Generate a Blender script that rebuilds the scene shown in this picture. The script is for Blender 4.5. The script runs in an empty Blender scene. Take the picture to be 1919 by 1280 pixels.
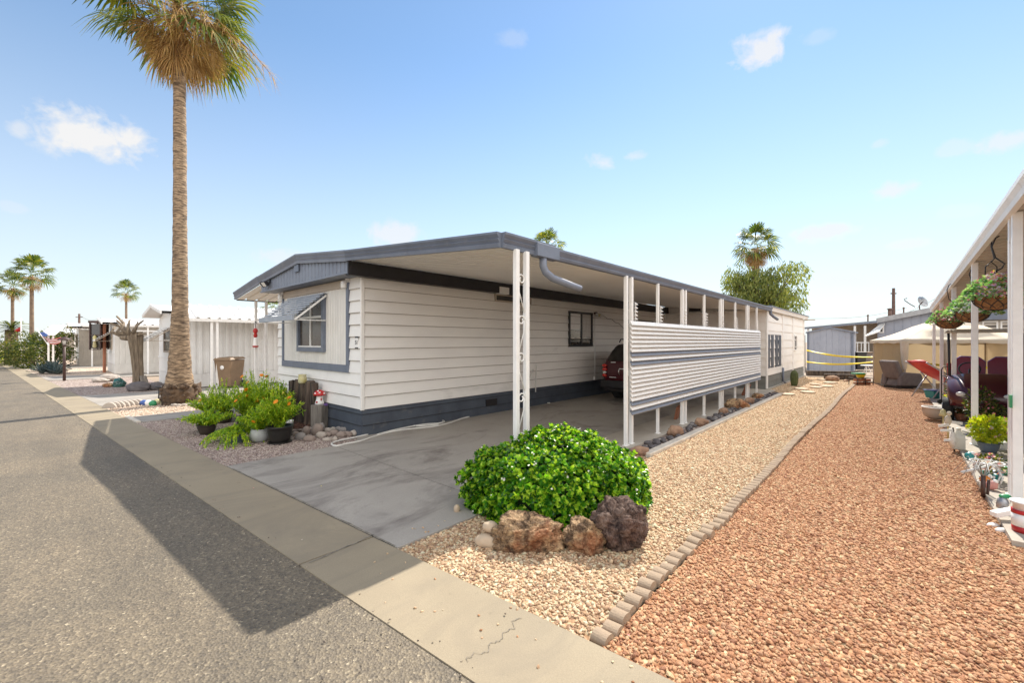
import bpy, bmesh, math, random
from mathutils import Vector, Matrix, noise
sc = bpy.context.scene
COL = sc.collection
PI = math.pi
SKY_AIR, SKY_DUST, SKY_OZONE, SKY_STR, SUN_STR, EXPO = 1.0, 0.07, 1.0, .105, 3.8, .95
SKY_TINT = (.93, 1.0, .985)
CLOUD = (4.6, 4.55, 4.5)
FILL_BANK = (9.5, 9.35, 9.2)  # colour of the unseen cloud added as fill light
VEIL = (4.25, 4.5, 4.75)
rad = math.radians

# ---------------------------------------------------------------- survey frame
# world: origin at the front right corner of the white home, +Y along its side wall, +X across the lot
HC, FPX, YAW = 1.6, 796.0, rad(42.2)
FW = Vector((-math.sin(YAW), math.cos(YAW), 0))
RT = Vector((math.cos(YAW), math.sin(YAW), 0))
CAM = -(7.08 * FW - 2.5 * RT)
CAM.z = HC
SUNV = Vector((-.506, 2.437, 2.745)).normalized()

def at(u, v, d):
    p = CAM + d * (FW + (u - 960) / FPX * RT)
    return Vector((p.x, p.y, HC - (v - 640) / FPX * d))

def G(u, v, z=0.0):
    return at(u, v, (HC - z) * FPX / (v - 640))

def onY(u, Y):
    d = FW + (u - 960) / FPX * RT
    return CAM.x + d.x * (Y - CAM.y) / d.y

def onX(u, X):
    d = FW + (u - 960) / FPX * RT
    return CAM.y + d.y * (X - CAM.x) / d.x

def zat(v, x, y):
    d = (Vector((x, y, 0)) - Vector((CAM.x, CAM.y, 0))).dot(FW)
    return HC - (v - 640) / FPX * d

# ---------------------------------------------------------------- mesh builder
class MB:
    def __init__(s):
        s.v, s.f, s.s = [], [], []

    def add(s, vs, fs, smooth=False):
        o = len(s.v)
        s.v.extend([tuple(x) for x in vs])
        for f in fs:
            s.f.append(tuple(i + o for i in f))
            s.s.append(smooth)

    def quad(s, a, b, c, d, smooth=False):
        s.add([a, b, c, d], [(0, 1, 2, 3)], smooth)

    def box(s, c, size, rz=0.0, M=None):
        hx, hy, hz = size[0] / 2, size[1] / 2, size[2] / 2
        m = M if M else Matrix.Rotation(rz, 3, 'Z')
        c = Vector(c)
        vs = [c + m @ Vector((x, y, z)) for x in (-hx, hx) for y in (-hy, hy) for z in (-hz, hz)]
        s.add(vs, [(0, 1, 3, 2), (4, 6, 7, 5), (0, 4, 5, 1), (2, 3, 7, 6), (0, 2, 6, 4), (1, 5, 7, 3)])

    def span(s, lo, hi):
        s.box([(a + b) / 2 for a, b in zip(lo, hi)], [abs(b - a) for a, b in zip(lo, hi)])

    def bar(s, p, q, w, h=None):
        h = h or w
        p, q = Vector(p), Vector(q)
        d = (q - p).normalized()
        up = Vector((0, 0, 1)) if abs(d.z) < .95 else Vector((0, 1, 0))
        a = d.cross(up).normalized()
        b = a.cross(d).normalized()
        vs = [e + a * w / 2 * i + b * h / 2 * j for e in (p, q) for i, j in ((-1, -1), (1, -1), (1, 1), (-1, 1))]
        s.add(vs, [(0, 3, 2, 1), (4, 5, 6, 7), (0, 1, 5, 4), (1, 2, 6, 5), (2, 3, 7, 6), (3, 0, 4, 7)])

    def tube(s, pts, r, n=8, caps=True):
        pts = [Vector(p) for p in pts]
        rs = r if isinstance(r, (list, tuple)) else [r] * len(pts)
        vs, fs = [], []
        ref = None
        for i, p in enumerate(pts):
            d = (pts[min(i + 1, len(pts) - 1)] - pts[max(i - 1, 0)])
            d = d.normalized() if d.length > 1e-9 else Vector((0, 0, 1))
            if ref is None:
                ref = Vector((1, 0, 0)) if abs(d.x) < .9 else Vector((0, 1, 0))
            a = (ref - d * ref.dot(d)).normalized()
            ref = a
            b = d.cross(a)
            for k in range(n):
                t = 2 * PI * k / n
                vs.append(p + (a * math.cos(t) + b * math.sin(t)) * rs[i])
        for i in range(len(pts) - 1):
            for k in range(n):
                fs.append((i * n + k, i * n + (k + 1) % n, (i + 1) * n + (k + 1) % n, (i + 1) * n + k))
        if caps:
            fs.append(tuple(reversed(range(n))))
            fs.append(tuple(range((len(pts) - 1) * n, len(pts) * n)))
        s.add(vs, fs, True)

    def lathe(s, prof, c=(0, 0, 0), n=24, sx=1.0, sy=1.0):
        c = Vector(c)
        vs, fs = [], []
        for (r, z) in prof:
            for k in range(n):
                t = 2 * PI * k / n
                vs.append(c + Vector((r * math.cos(t) * sx, r * math.sin(t) * sy, z)))
        for i in range(len(prof) - 1):
            for k in range(n):
                fs.append((i * n + k, i * n + (k + 1) % n, (i + 1) * n + (k + 1) % n, (i + 1) * n + k))
        if prof[0][0] > 1e-4:
            fs.append(tuple(reversed(range(n))))
        if prof[-1][0] > 1e-4:
            fs.append(tuple(range((len(prof) - 1) * n, len(prof) * n)))
        s.add(vs, fs, True)

    def sweep(s, p, q, prof, out):
        p, q, out = Vector(p), Vector(q), Vector(out)
        n = len(prof)
        vs = [e + out * o + Vector((0, 0, z)) for e in (p, q) for o, z in prof]
        fs = [(i, (i + 1) % n, n + (i + 1) % n, n + i) for i in range(n)]
        fs += [tuple(reversed(range(n))), tuple(range(n, 2 * n))]
        s.add(vs, fs)

    def prism(s, poly, z0, z1):
        n = len(poly)
        vs = [(x, y, z0) for x, y in poly] + [(x, y, z1) for x, y in poly]
        fs = [(i, (i + 1) % n, n + (i + 1) % n, n + i) for i in range(n)]
        fs += [tuple(reversed(range(n))), tuple(range(n, 2 * n))]
        s.add(vs, fs)

    def prismY(s, poly, y0, y1):      # polygon in x,z pushed along y
        n = len(poly)
        vs = [(x, y0, z) for x, z in poly] + [(x, y1, z) for x, z in poly]
        fs = [(i, (i + 1) % n, n + (i + 1) % n, n + i) for i in range(n)]
        fs += [tuple(reversed(range(n))), tuple(range(n, 2 * n))]
        s.add(vs, fs)

    def sheet(s, poly, z):
        s.add([(x, y, z) for x, y in poly], [tuple(range(len(poly)))])

    def lap(s, p0, p1, z0, z1, pitch, out, dep=.028, jm=None):
        p0, p1, out = Vector((p0[0], p0[1], 0)), Vector((p1[0], p1[1], 0)), Vector((out[0], out[1], 0))
        z = z0
        Z = lambda h: Vector((0, 0, h))
        while z < z1 - 1e-4:
            t = min(z + pitch, z1)
            a, b = p0 + out * dep + Z(z), p1 + out * dep + Z(z)
            c, d = p1 + out * .003 + Z(t), p0 + out * .003 + Z(t)
            s.quad(a, b, c, d)
            if jm is not None and z > z0 + 1e-4:
                e = out * (dep + .0012)
                jm.quad(p0 + e + Z(z - .003), p1 + e + Z(z - .003), p1 + e + Z(z + .0055), p0 + e + Z(z + .0055))
            s.quad(p0 - out * .02 + Z(z), p1 - out * .02 + Z(z), b, a)
            s.add([p0 - out * .02 + Z(z), a, d, p0 - out * .02 + Z(t)], [(0, 1, 2, 3)])
            s.add([p1 - out * .02 + Z(z), b, c, p1 - out * .02 + Z(t)], [(3, 2, 1, 0)])
            z = t

    def corr(s, p0, p1, zb, zt, pitch, dep, out, prof=((0, 0), (.74, 0), (.79, -1), (.95, -1))):
        p0, p1, out = Vector((p0[0], p0[1], 0)), Vector((p1[0], p1[1], 0)), Vector((out[0], out[1], 0))
        L = (p1 - p0).length
        n = max(1, round(L / pitch))
        ts = [((i + a) / n, o * dep) for i in range(n) for a, o in prof] + [(1.0, 0)]
        vs = []
        for t, o in ts:
            b = p0.lerp(p1, t) + out * o
            vs.append(b + Vector((0, 0, zb(t) if callable(zb) else zb)))
            vs.append(b + Vector((0, 0, zt(t) if callable(zt) else zt)))
        s.add(vs, [(2 * i, 2 * i + 2, 2 * i + 3, 2 * i + 1) for i in range(len(ts) - 1)])

    def pan(s, a, b, c, d, pitch, hgt, prof=((0, 0), (.62, 0), (.68, 1), (.9, 1), (.96, 0))):
        # ribbed sheet; ribs run a->d and b->c, profile repeats a->b
        a, b, c, d = map(Vector, (a, b, c, d))
        n = max(1, round((b - a).length / pitch))
        up = (b - a).cross(d - a).normalized()
        if up.z < 0: up = -up
        ts = [((i + k) / n, o * hgt) for i in range(n) for k, o in prof] + [(1.0, 0)]
        vs = []
        for t, o in ts:
            vs.append(a.lerp(b, t) + up * o)
            vs.append(d.lerp(c, t) + up * o)
        s.add(vs, [(2 * i, 2 * i + 2, 2 * i + 3, 2 * i + 1) for i in range(len(ts) - 1)])

    def leaf(s, p, d, n, L, W, fold=.25, droop=.0):
        # one obovate leaf: base p, axis d, face normal n
        d = d.normalized()
        sd = d.cross(n)
        if sd.length < 1e-5: sd = d.orthogonal()
        sd.normalize()
        nn = sd.cross(d)
        q1 = p + d * L * .55 - Vector((0, 0, droop * L * .3))
        q2 = p + d * L - Vector((0, 0, droop * L))
        w1 = sd * W * .5
        s.add([p, q1 + w1 + nn * fold * W, q2, q1 - w1 + nn * fold * W, q1], [(0, 4, 1), (4, 2, 1), (0, 3, 4), (4, 3, 2)], True)

    def blade(s, p, d, L, W, droop=0.0, seg=3, n=None):
        d = Vector(d).normalized()
        sd = d.cross(Vector((0, 0, 1)) if n is None else n)
        if sd.length < 1e-4: sd = Vector((1, 0, 0))
        sd.normalize()
        vs, fs = [], []
        for i in range(seg + 1):
            t = i / seg
            c = Vector(p) + d * L * t - Vector((0, 0, droop * L * t * t))
            w = W * .5 * (1 - t ** 1.6) + .0008
            vs += [c - sd * w, c + sd * w]
        for i in range(seg):
            fs.append((2 * i, 2 * i + 1, 2 * i + 3, 2 * i + 2))
        s.add(vs, fs, True)

    def flower(s, c, n, r, petals=6):
        n = Vector(n).normalized()
        a = n.orthogonal().normalized()
        b = n.cross(a)
        for k in range(petals):
            t = 2 * PI * k / petals
            d = a * math.cos(t) + b * math.sin(t)
            e = a * -math.sin(t) + b * math.cos(t)
            c0 = Vector(c)
            s.add([c0, c0 + d * r * .6 + e * r * .42 + n * r * .15, c0 + d * r + n * r * .2, c0 + d * r * .6 - e * r * .42 + n * r * .15], [(0, 1, 2, 3)], True)

    def blob(s, c, size, sub=2, amp=.12, freq=1.6, seed=0, flat=None):
        bm = bmesh.new()
        bmesh.ops.create_icosphere(bm, subdivisions=sub, radius=1)
        o = Vector((seed * 7.31, seed * 3.17, seed * 1.7))
        vs = []
        for v in bm.verts:
            p = v.co.normalized()
            k = 1 + amp * noise.noise(p * freq + o) * 2 + amp * .5 * noise.noise(p * freq * 2.7 + o)
            q = Vector((p.x * size[0] * k, p.y * size[1] * k, p.z * size[2] * k))
            if flat is not None and q.z < flat: q.z = flat
            vs.append(Vector(c) + q)
        s.add(vs, [tuple(x.index for x in f.verts) for f in bm.faces], True)
        bm.free()

    def mesh(s, name, mat=None):
        me = bpy.data.meshes.new(name)
        me.from_pydata(s.v, [], s.f)
        me.polygons.foreach_set('use_smooth', s.s)
        me.update()
        if mat: me.materials.append(mat)
        return me

    def build(s, name, mat, parent=None, origin=None, bevel=0.0, solid=0.0, shade=None, sub=0):
        if origin is not None:
            o = Vector(origin)
            s.v = [(x - o.x, y - o.y, z - o.z) for x, y, z in s.v]
        me = s.mesh(name, mat)
        ob = bpy.data.objects.new(name, me)
        COL.objects.link(ob)
        if origin is not None: ob.location = Vector(origin) - (parent.location if parent else Vector())
        if parent: ob.parent = parent
        if bevel:
            m = ob.modifiers.new('edge', 'BEVEL'); m.width = bevel; m.segments = 2; m.limit_method = 'ANGLE'
        if solid:
            m = ob.modifiers.new('thick', 'SOLIDIFY'); m.thickness = solid; m.offset = -1
        return ob

def tag(o, label=None, cat=None, group=None, kind=None):
    if label: o['label'] = label
    if cat: o['category'] = cat
    if group: o['group'] = group
    if kind: o['kind'] = kind
    return o

def thing(name, label, cat, loc=(0, 0, 0), rz=0.0, group=None):
    o = bpy.data.objects.new(name, None)
    COL.objects.link(o)
    o.location = loc; o.rotation_euler = (0, 0, rz); o.empty_display_size = .2
    return tag(o, label, cat, group)

def copy_tree(o, loc=None, rz=None, parent=None, label=None, scale=None):
    c = o.copy(); COL.objects.link(c)
    if parent: c.parent = parent
    if loc is not None: c.location = loc
    if rz is not None: c.rotation_euler = (0, 0, rz)
    if label: c['label'] = label
    if scale: c.scale = (scale,) * 3 if not isinstance(scale, tuple) else scale
    for ch in list(o.children):
        copy_tree(ch, parent=c)
    return c

def instance(name, me, loc, rot=(0, 0, 0), scale=(1, 1, 1), label=None, cat=None, group=None, parent=None):
    o = bpy.data.objects.new(name, me); COL.objects.link(o)
    o.location = loc; o.rotation_euler = rot; o.scale = scale
    if parent: o.parent = parent
    return tag(o, label, cat, group)

# ---------------------------------------------------------------- materials
def nt(name):
    m = bpy.data.materials.new(name); m.use_nodes = True
    t = m.node_tree; t.nodes.clear()
    out = t.nodes.new('ShaderNodeOutputMaterial')
    return m, t, out

def N(t, kind, **kw):
    n = t.nodes.new(kind)
    for k, v in kw.items():
        if k.startswith('in_'): n.inputs[k[3:].replace('_', ' ')].default_value = v
        else: setattr(n, k, v)
    return n

def ramp(t, fac, stops, interp='LINEAR'):
    r = t.nodes.new('ShaderNodeValToRGB')
    r.color_ramp.interpolation = interp
    e = r.color_ramp.elements
    while len(e) > 1: e.remove(e[-1])
    for i, (p, c) in enumerate(stops):
        el = e[0] if i == 0 else e.new(p)
        el.position = p
        el.color = (*c, 1)
    t.links.new(fac, r.inputs[0])
    return r.outputs[0]

def mix(t, fac, a, b, blend='MIX'):
    m = t.nodes.new('ShaderNodeMix'); m.data_type = 'RGBA'; m.blend_type = blend
    for sock, val in ((m.inputs[0], fac), (m.inputs[6], a), (m.inputs[7], b)):
        if hasattr(val, 'links') or isinstance(val, bpy.types.NodeSocket): t.links.new(val, sock)
        elif isinstance(val, (int, float)): sock.default_value = val
        else: sock.default_value = (*val, 1)
    return m.outputs[2]

def noise_tex(t, scale, detail=4, rough=.55, vec=None, dist=0.0):
    n = t.nodes.new('ShaderNodeTexNoise')
    n.inputs['Scale'].default_value = scale; n.inputs['Detail'].default_value = detail
    n.inputs['Roughness'].default_value = rough; n.inputs['Distortion'].default_value = dist
    if vec is not None: t.links.new(vec, n.inputs['Vector'])
    return n.outputs['Fac']

def coords(t, scale=(1, 1, 1), kind='Object'):
    c = t.nodes.new('ShaderNodeTexCoord')
    m = t.nodes.new('ShaderNodeMapping')
    m.inputs['Scale'].default_value = scale
    t.links.new(c.outputs[kind], m.inputs['Vector'])
    return m.outputs['Vector']

def mat(name, col, col2=None, nscale=6, rough=.6, bump=0.0, bscale=60, metallic=0.0, spec=.5, lo=.35, hi=.65, stretch=(1, 1, 1), dirt=None, dscale=2.5, dlo=.55, dhi=.75, coat=0.0):
    m, t, out = nt(name)
    p = N(t, 'ShaderNodeBsdfPrincipled')
    p.inputs['Roughness'].default_value = rough
    p.inputs['Metallic'].default_value = metallic
    p.inputs['Specular IOR Level'].default_value = spec
    p.inputs['Coat Weight'].default_value = coat
    v = coords(t, stretch)
    c2 = col2 or tuple(x * .82 for x in col)
    c = ramp(t, noise_tex(t, nscale, 5, .6, v), [(lo, col), (hi, c2)])
    if dirt:
        f = ramp(t, noise_tex(t, dscale, 6, .65, v, .4), [(dlo, (0, 0, 0)), (dhi, (1, 1, 1))])
        c = mix(t, f, c, dirt)
    t.links.new(c, p.inputs['Base Color'])
    if bump:
        b = N(t, 'ShaderNodeBump'); b.inputs['Strength'].default_value = bump; b.inputs['Distance'].default_value = .01
        t.links.new(noise_tex(t, bscale, 4, .6, v), b.inputs['Height'])
        t.links.new(b.outputs[0], p.inputs['Normal'])
    t.links.new(p.outputs[0], out.inputs[0])
    return m

def leafmat(name, cols, trans=.4, rough=.45, spec=.4, tm=(1.5, 1.45, .6)):
    m, t, out = nt(name)
    g = N(t, 'ShaderNodeNewGeometry')
    stops = [(i / max(1, len(cols) - 1), c) for i, c in enumerate(cols)]
    c = ramp(t, g.outputs['Random Per Island'], stops)
    p = N(t, 'ShaderNodeBsdfPrincipled'); p.inputs['Roughness'].default_value = rough
    p.inputs['Specular IOR Level'].default_value = spec
    t.links.new(c, p.inputs['Base Color'])
    tr = N(t, 'ShaderNodeBsdfTranslucent')
    c2 = mix(t, 1.0, c, tm, 'MULTIPLY')
    t.links.new(c2, tr.inputs['Color'])
    x = N(t, 'ShaderNodeMixShader'); x.inputs[0].default_value = trans
    t.links.new(p.outputs[0], x.inputs[1]); t.links.new(tr.outputs[0], x.inputs[2])
    t.links.new(x.outputs[0], out.inputs[0])
    return m

def stonemat(name, cols, rough=.8, bump=.5):
    m, t, out = nt(name)
    oi = N(t, 'ShaderNodeObjectInfo')
    n = len(cols)
    c = ramp(t, oi.outputs['Random'], [(i / n, k) for i, k in enumerate(cols)], 'CONSTANT')
    v = coords(t)
    f = noise_tex(t, 2.2, 5, .65, v)
    c = mix(t, .85, c, ramp(t, f, [(.3, (.6, .56, .52)), (.7, (1.15, 1.12, 1.1))]), 'MULTIPLY')
    p = N(t, 'ShaderNodeBsdfPrincipled'); p.inputs['Roughness'].default_value = rough
    p.inputs['Specular IOR Level'].default_value = .3
    t.links.new(c, p.inputs['Base Color'])
    if bump:
        b = N(t, 'ShaderNodeBump'); b.inputs['Strength'].default_value = bump; b.inputs['Distance'].default_value = .05
        t.links.new(noise_tex(t, 5, 5, .6, v), b.inputs['Height']); t.links.new(b.outputs[0], p.inputs['Normal'])
    t.links.new(p.outputs[0], out.inputs[0])
    return m

def gravelmat(name, cols, dark):
    # the bed under the loose stones, and the far part of it
    m, t, out = nt(name)
    v = coords(t)
    vo = t.nodes.new('ShaderNodeTexVoronoi'); vo.inputs['Scale'].default_value = 26
    t.links.new(v, vo.inputs['Vector'])
    sep = t.nodes.new('ShaderNodeSeparateColor'); t.links.new(vo.outputs['Color'], sep.inputs[0])
    n = len(cols)
    c = ramp(t, sep.outputs[0], [(i / n, k) for i, k in enumerate(cols)], 'CONSTANT')
    e = ramp(t, vo.outputs['Distance'], [(.25, (1, 1, 1)), (.62, dark)])
    c = mix(t, 1.0, c, e, 'MULTIPLY')
    p = N(t, 'ShaderNodeBsdfPrincipled'); p.inputs['Roughness'].default_value = .9
    p.inputs['Specular IOR Level'].default_value = .2
    t.links.new(c, p.inputs['Base Color'])
    b = N(t, 'ShaderNodeBump'); b.inputs['Strength'].default_value = .9; b.inputs['Distance'].default_value = .02; b.invert = True
    t.links.new(vo.outputs['Distance'], b.inputs['Height']); t.links.new(b.outputs[0], p.inputs['Normal'])
    t.links.new(p.outputs[0], out.inputs[0])
    return m

M = {}
M['siding'] = mat('white_siding', (.88, .85, .80), (.83, .80, .76), 3, .55, .08, 90, dirt=(.50, .48, .45), dscale=1.3, dlo=.60, dhi=.88, stretch=(1, .35, 1))
M['panel'] = mat('white_panel', (.76, .73, .68), (.69, .66, .61), 5, .6, .1, 70, dirt=(.45, .42, .38), dscale=2.2, dlo=.64, dhi=.9, stretch=(1, 1, .4))
M['white'] = mat('white_paint', (.88, .86, .83), (.82, .80, .77), 9, .45, .05, 80, dirt=(.5, .45, .38), dscale=6, dlo=.64, dhi=.85)
M['whitemetal'] = mat('white_metal', (.82, .81, .79), (.75, .73, .70), 2, .4, .0, dirt=(.55, .5, .43), dscale=3, dlo=.62, dhi=.9)
M['ceiling'] = mat('ceiling_metal', (.88, .85, .80), (.84, .81, .76), 1.5, .5)
M['slate'] = mat('slate_blue_paint', (.165, .19, .245), (.135, .155, .20), 4, .5, .06, 60, dirt=(.26, .26, .27), dscale=5, dlo=.6, dhi=.85)
M['slate_light'] = mat('slate_grey_paint', (.21, .235, .29), (.17, .19, .24), 4, .5, .05, 60, dirt=(.3, .3, .31), dscale=5, dlo=.6, dhi=.85)
M['slat'] = mat('pale_slate_slat', (.36, .39, .44), (.28, .31, .36), 5, .5)
M['skirt'] = mat('slate_skirting', (.075, .09, .115), (.055, .065, .085), 3, .55, .12, 50, dirt=(.16, .15, .14), dscale=4, dlo=.6, dhi=.85)
M['black'] = mat('black_paint', (.022, .02, .024), (.015, .014, .016), 5, .45)
M['joint'] = mat('siding_joint', (.20, .165, .13), (.30, .25, .20), 4, .8)
M['rubber'] = mat('black_rubber', (.018, .018, .018), (.03, .03, .03), 8, .8)
M['steel'] = mat('grey_steel', (.42, .43, .45), (.33, .34, .36), 5, .4, metallic=.6)
M['glass'] = mat('dark_glass', (.03, .028, .027), (.05, .045, .04), 3, .08, spec=.8)
M['screen'] = mat('brown_screen', (.085, .065, .05), (.055, .042, .034), 3, .25, spec=.6)
M['curtain'] = mat('pale_curtain', (.42, .38, .33), (.3, .26, .22), 9, .3, stretch=(1, 4, .3), spec=.7)
M['tan'] = mat('tan_paint', (.47, .39, .31), (.41, .34, .27), 4, .6, .05)
M['tanwall'] = mat('tan_wall', (.55, .49, .42), (.48, .43, .37), 3, .6, .05, dirt=(.4, .35, .3), dscale=2, dlo=.6, dhi=.9)
M['bin'] = mat('tan_plastic', (.24, .155, .09), (.2, .13, .075), 4, .5)
M['wood'] = mat('grey_weathered_wood', (.13, .095, .07), (.025, .019, .016), 6, .9, 1.0, 26, stretch=(3, 3, .35), lo=.32, hi=.6)
M['woodmid'] = mat('brown_weathered_wood', (.20, .14, .10), (.045, .032, .025), 6, .9, 1.0, 26, stretch=(3, 3, .35), lo=.3, hi=.62)
M['woodpale'] = mat('pale_weathered_wood', (.27, .24, .21), (.12, .105, .09), 7, .85, .7, 26, stretch=(3, 3, .35), lo=.3, hi=.7)
M['trunk'] = mat('palm_bark', (.42, .30, .19), (.10, .068, .045), 6, .9, 1.0, 16, stretch=(1, 1, 4.5), lo=.36, hi=.62, dirt=(.05, .035, .025), dscale=9, dlo=.58, dhi=.66)
M['trunkfar'] = mat('palm_bark_far', (.26, .18, .12), (.16, .11, .08), 5, .9)
M['boot'] = mat('palm_base_bark', (.15, .095, .055), (.05, .033, .022), 7, .95, 1.0, 12, lo=.3, hi=.65)
M['bark'] = mat('tree_bark', (.12, .085, .06), (.06, .045, .03), 6, .9, .6, 20, stretch=(2, 2, .5))
M['saguaro'] = mat('dead_saguaro', (.30, .235, .165), (.10, .075, .055), 5, .9, .8, 18, stretch=(4, 4, .5), lo=.3, hi=.7)
M['lava'] = None
M['palmgreen'] = leafmat('palm_leaf', [(.035, .075, .02), (.075, .12, .022), (.16, .19, .03), (.26, .25, .04)], .4)
M['palmdead'] = leafmat('dead_palm_leaf', [(.24, .14, .07), (.42, .27, .13), (.56, .40, .2), (.32, .19, .1)], .28, .7, .2)
M['bushleaf'] = leafmat('shrub_leaf', [(.014, .075, .008), (.03, .13, .010), (.075, .26, .014), (.20, .44, .022), (.38, .58, .04), (.46, .62, .06)], .36, .3, .5)
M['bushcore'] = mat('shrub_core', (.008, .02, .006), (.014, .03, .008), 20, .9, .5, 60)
M['fernleaf'] = leafmat('feathery_leaf', [(.10, .25, .02), (.24, .42, .03), (.44, .57, .035), (.62, .68, .06)], .45)
M['yellowleaf'] = leafmat('yellow_green_leaf', [(.2, .32, .02), (.42, .5, .025), (.6, .6, .04), (.25, .35, .02)], .4)
M['hedge'] = leafmat('hedge_leaf', [(.025, .05, .012), (.055, .085, .018), (.12, .14, .025), (.2, .19, .04)], .34)
M['pepper'] = leafmat('pepper_leaf', [(.07, .105, .03), (.14, .18, .045), (.23, .26, .065), (.32, .32, .09)], .42)
M['agave'] = leafmat('agave_leaf', [(.05, .085, .095), (.085, .12, .125), (.13, .165, .165)], .1)
M['cactus'] = mat('cactus_skin', (.09, .11, .035), (.05, .065, .02), 8, .7, .5, 40)
M['orange'] = leafmat('orange_petal', [(.75, .22, .01), (.85, .33, .015), (.8, .27, .01)], .3, tm=(1.1, 1.05, .95))
M['yellow'] = leafmat('yellow_petal', [(.75, .62, .05), (.8, .72, .2), (.78, .68, .1)], .3, tm=(1.1, 1.05, .95))
M['whitepetal'] = leafmat('white_petal', [(.8, .78, .7), (.85, .8, .74)], .25, tm=(1.1, 1.05, .95))
M['mixpetal'] = leafmat('mixed_petal', [(.7, .08, .1), (.75, .25, .3), (.8, .72, .6), (.78, .6, .1), (.5, .2, .5), (.8, .8, .78)], .25, tm=(1.1, 1.05, .95))
M['redpetal'] = leafmat('pink_petal', [(.6, .05, .1), (.7, .25, .25), (.75, .45, .4)], .25, tm=(1.1, 1.05, .95))
M['coir'] = mat('coir_liner', (.30, .15, .06), (.17, .085, .035), 14, .9, .7, 60)
M['potblack'] = mat('black_pot', (.014, .013, .013), (.024, .022, .02), 6, .35)
M['potbrown'] = mat('dark_brown_pot', (.035, .026, .022), (.05, .038, .03), 6, .45)
M['potblue'] = mat('blue_grey_pot', (.115, .14, .17), (.09, .11, .135), 6, .5)
M['potgrey'] = mat('pale_grey_pot', (.42, .43, .42), (.34, .35, .34), 6, .45)
M['potwhite'] = mat('white_pot', (.7, .7, .68), (.6, .6, .58), 6, .5)
M['gold'] = mat('yellow_ceramic', (.55, .46, .15), (.62, .58, .4), 4, .3)
M['red'] = mat('red_paint', (.50, .022, .02), (.4, .018, .018), 4, .35)
M['pinkred'] = mat('red_fabric', (.62, .07, .06), (.5, .05, .05), 5, .6)
M['yellowp'] = mat('yellow_plastic', (.75, .55, .02), (.68, .48, .02), 4, .4)
M['greenp'] = mat('green_plastic', (.03, .28, .11), (.025, .22, .09), 4, .4)
M['purple'] = mat('purple_paint', (.22, .13, .38), (.18, .1, .3), 4, .4)
M['teal'] = mat('teal_paint', (.03, .30, .30), (.025, .25, .26), 4, .4)
M['orangep'] = mat('orange_paint', (.65, .22, .03), (.55, .18, .02), 4, .4)
M['bluep'] = mat('blue_paint', (.06, .14, .42), (.05, .1, .32), 4, .4)
M['maroon'] = mat('maroon_car_paint', (.075, .008, .014), (.065, .007, .012), 2, .3, coat=.3)
M['purplered'] = mat('maroon_vinyl', (.22, .025, .05), (.17, .02, .05), 3, .35)
M['chrome'] = mat('chrome', (.75, .75, .76), (.7, .7, .7), 3, .15, metallic=1)
M['redlens'] = mat('red_lens', (.5, .012, .01), (.6, .03, .012), 8, .12, spec=.8)
M['hose'] = mat('white_hose', (.72, .70, .66), (.64, .62, .58), 6, .45)
M['canvas'] = mat('beige_canvas', (.62, .54, .43), (.54, .46, .36), 2, .8, .2, 30)
M['net'] = leafmat('beige_net', [(.50, .40, .26), (.54, .43, .29)], .4, .8, .1, (1.05, 1.0, .9))
M['armchair'] = mat('grey_fabric', (.17, .145, .14), (.13, .11, .108), 6, .9, .3, 90)
M['jug'] = mat('translucent_jug', (.56, .55, .47), (.48, .46, .38), 3, .35)
M['shedmetal'] = mat('grey_shed_metal', (.36, .38, .44), (.30, .32, .38), 1.2, .5, dirt=(.24, .22, .22), dscale=1.5, dlo=.6, dhi=.9)
M['tape'] = mat('yellow_tape', (.85, .68, .02), (.8, .6, .02), 9, .4)
M['terracotta'] = mat('terracotta', (.38, .15, .08), (.3, .12, .065), 5, .7)
M['bronze'] = mat('dark_bronze', (.07, .035, .028), (.05, .025, .02), 5, .5)
M['lampglass'] = mat('frosted_glass', (.75, .74, .7), (.68, .66, .62), 5, .3)
M['greenglass'] = mat('green_slag_glass', (.03, .14, .11), (.02, .06, .06), 5, .15, spec=.8)
M['cotta_edge'] = mat('tan_edging', (.38, .285, .195), (.28, .205, .145), 8, .9, .5, 60)
M['kerb'] = mat('pale_kerb', (.66, .60, .52), (.55, .49, .41), 6, .9, .4, 60)
M['pole'] = mat('utility_pole', (.15, .09, .07), (.1, .06, .05), 6, .9)
# ---------------------------------------------------------------- setting: ground, road, concrete, gravel
rnd = random.Random(11)
SL = -.0752
def Ye(X): return -2.23 - SL * (X - 5.13)     # road side of the concrete ribbon
def Ys(X): return Ye(X) + .57                 # lot side of it

def structure(name, mb, m, **kw):
    return tag(mb.build(name, m, **kw), kind='structure')

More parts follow.
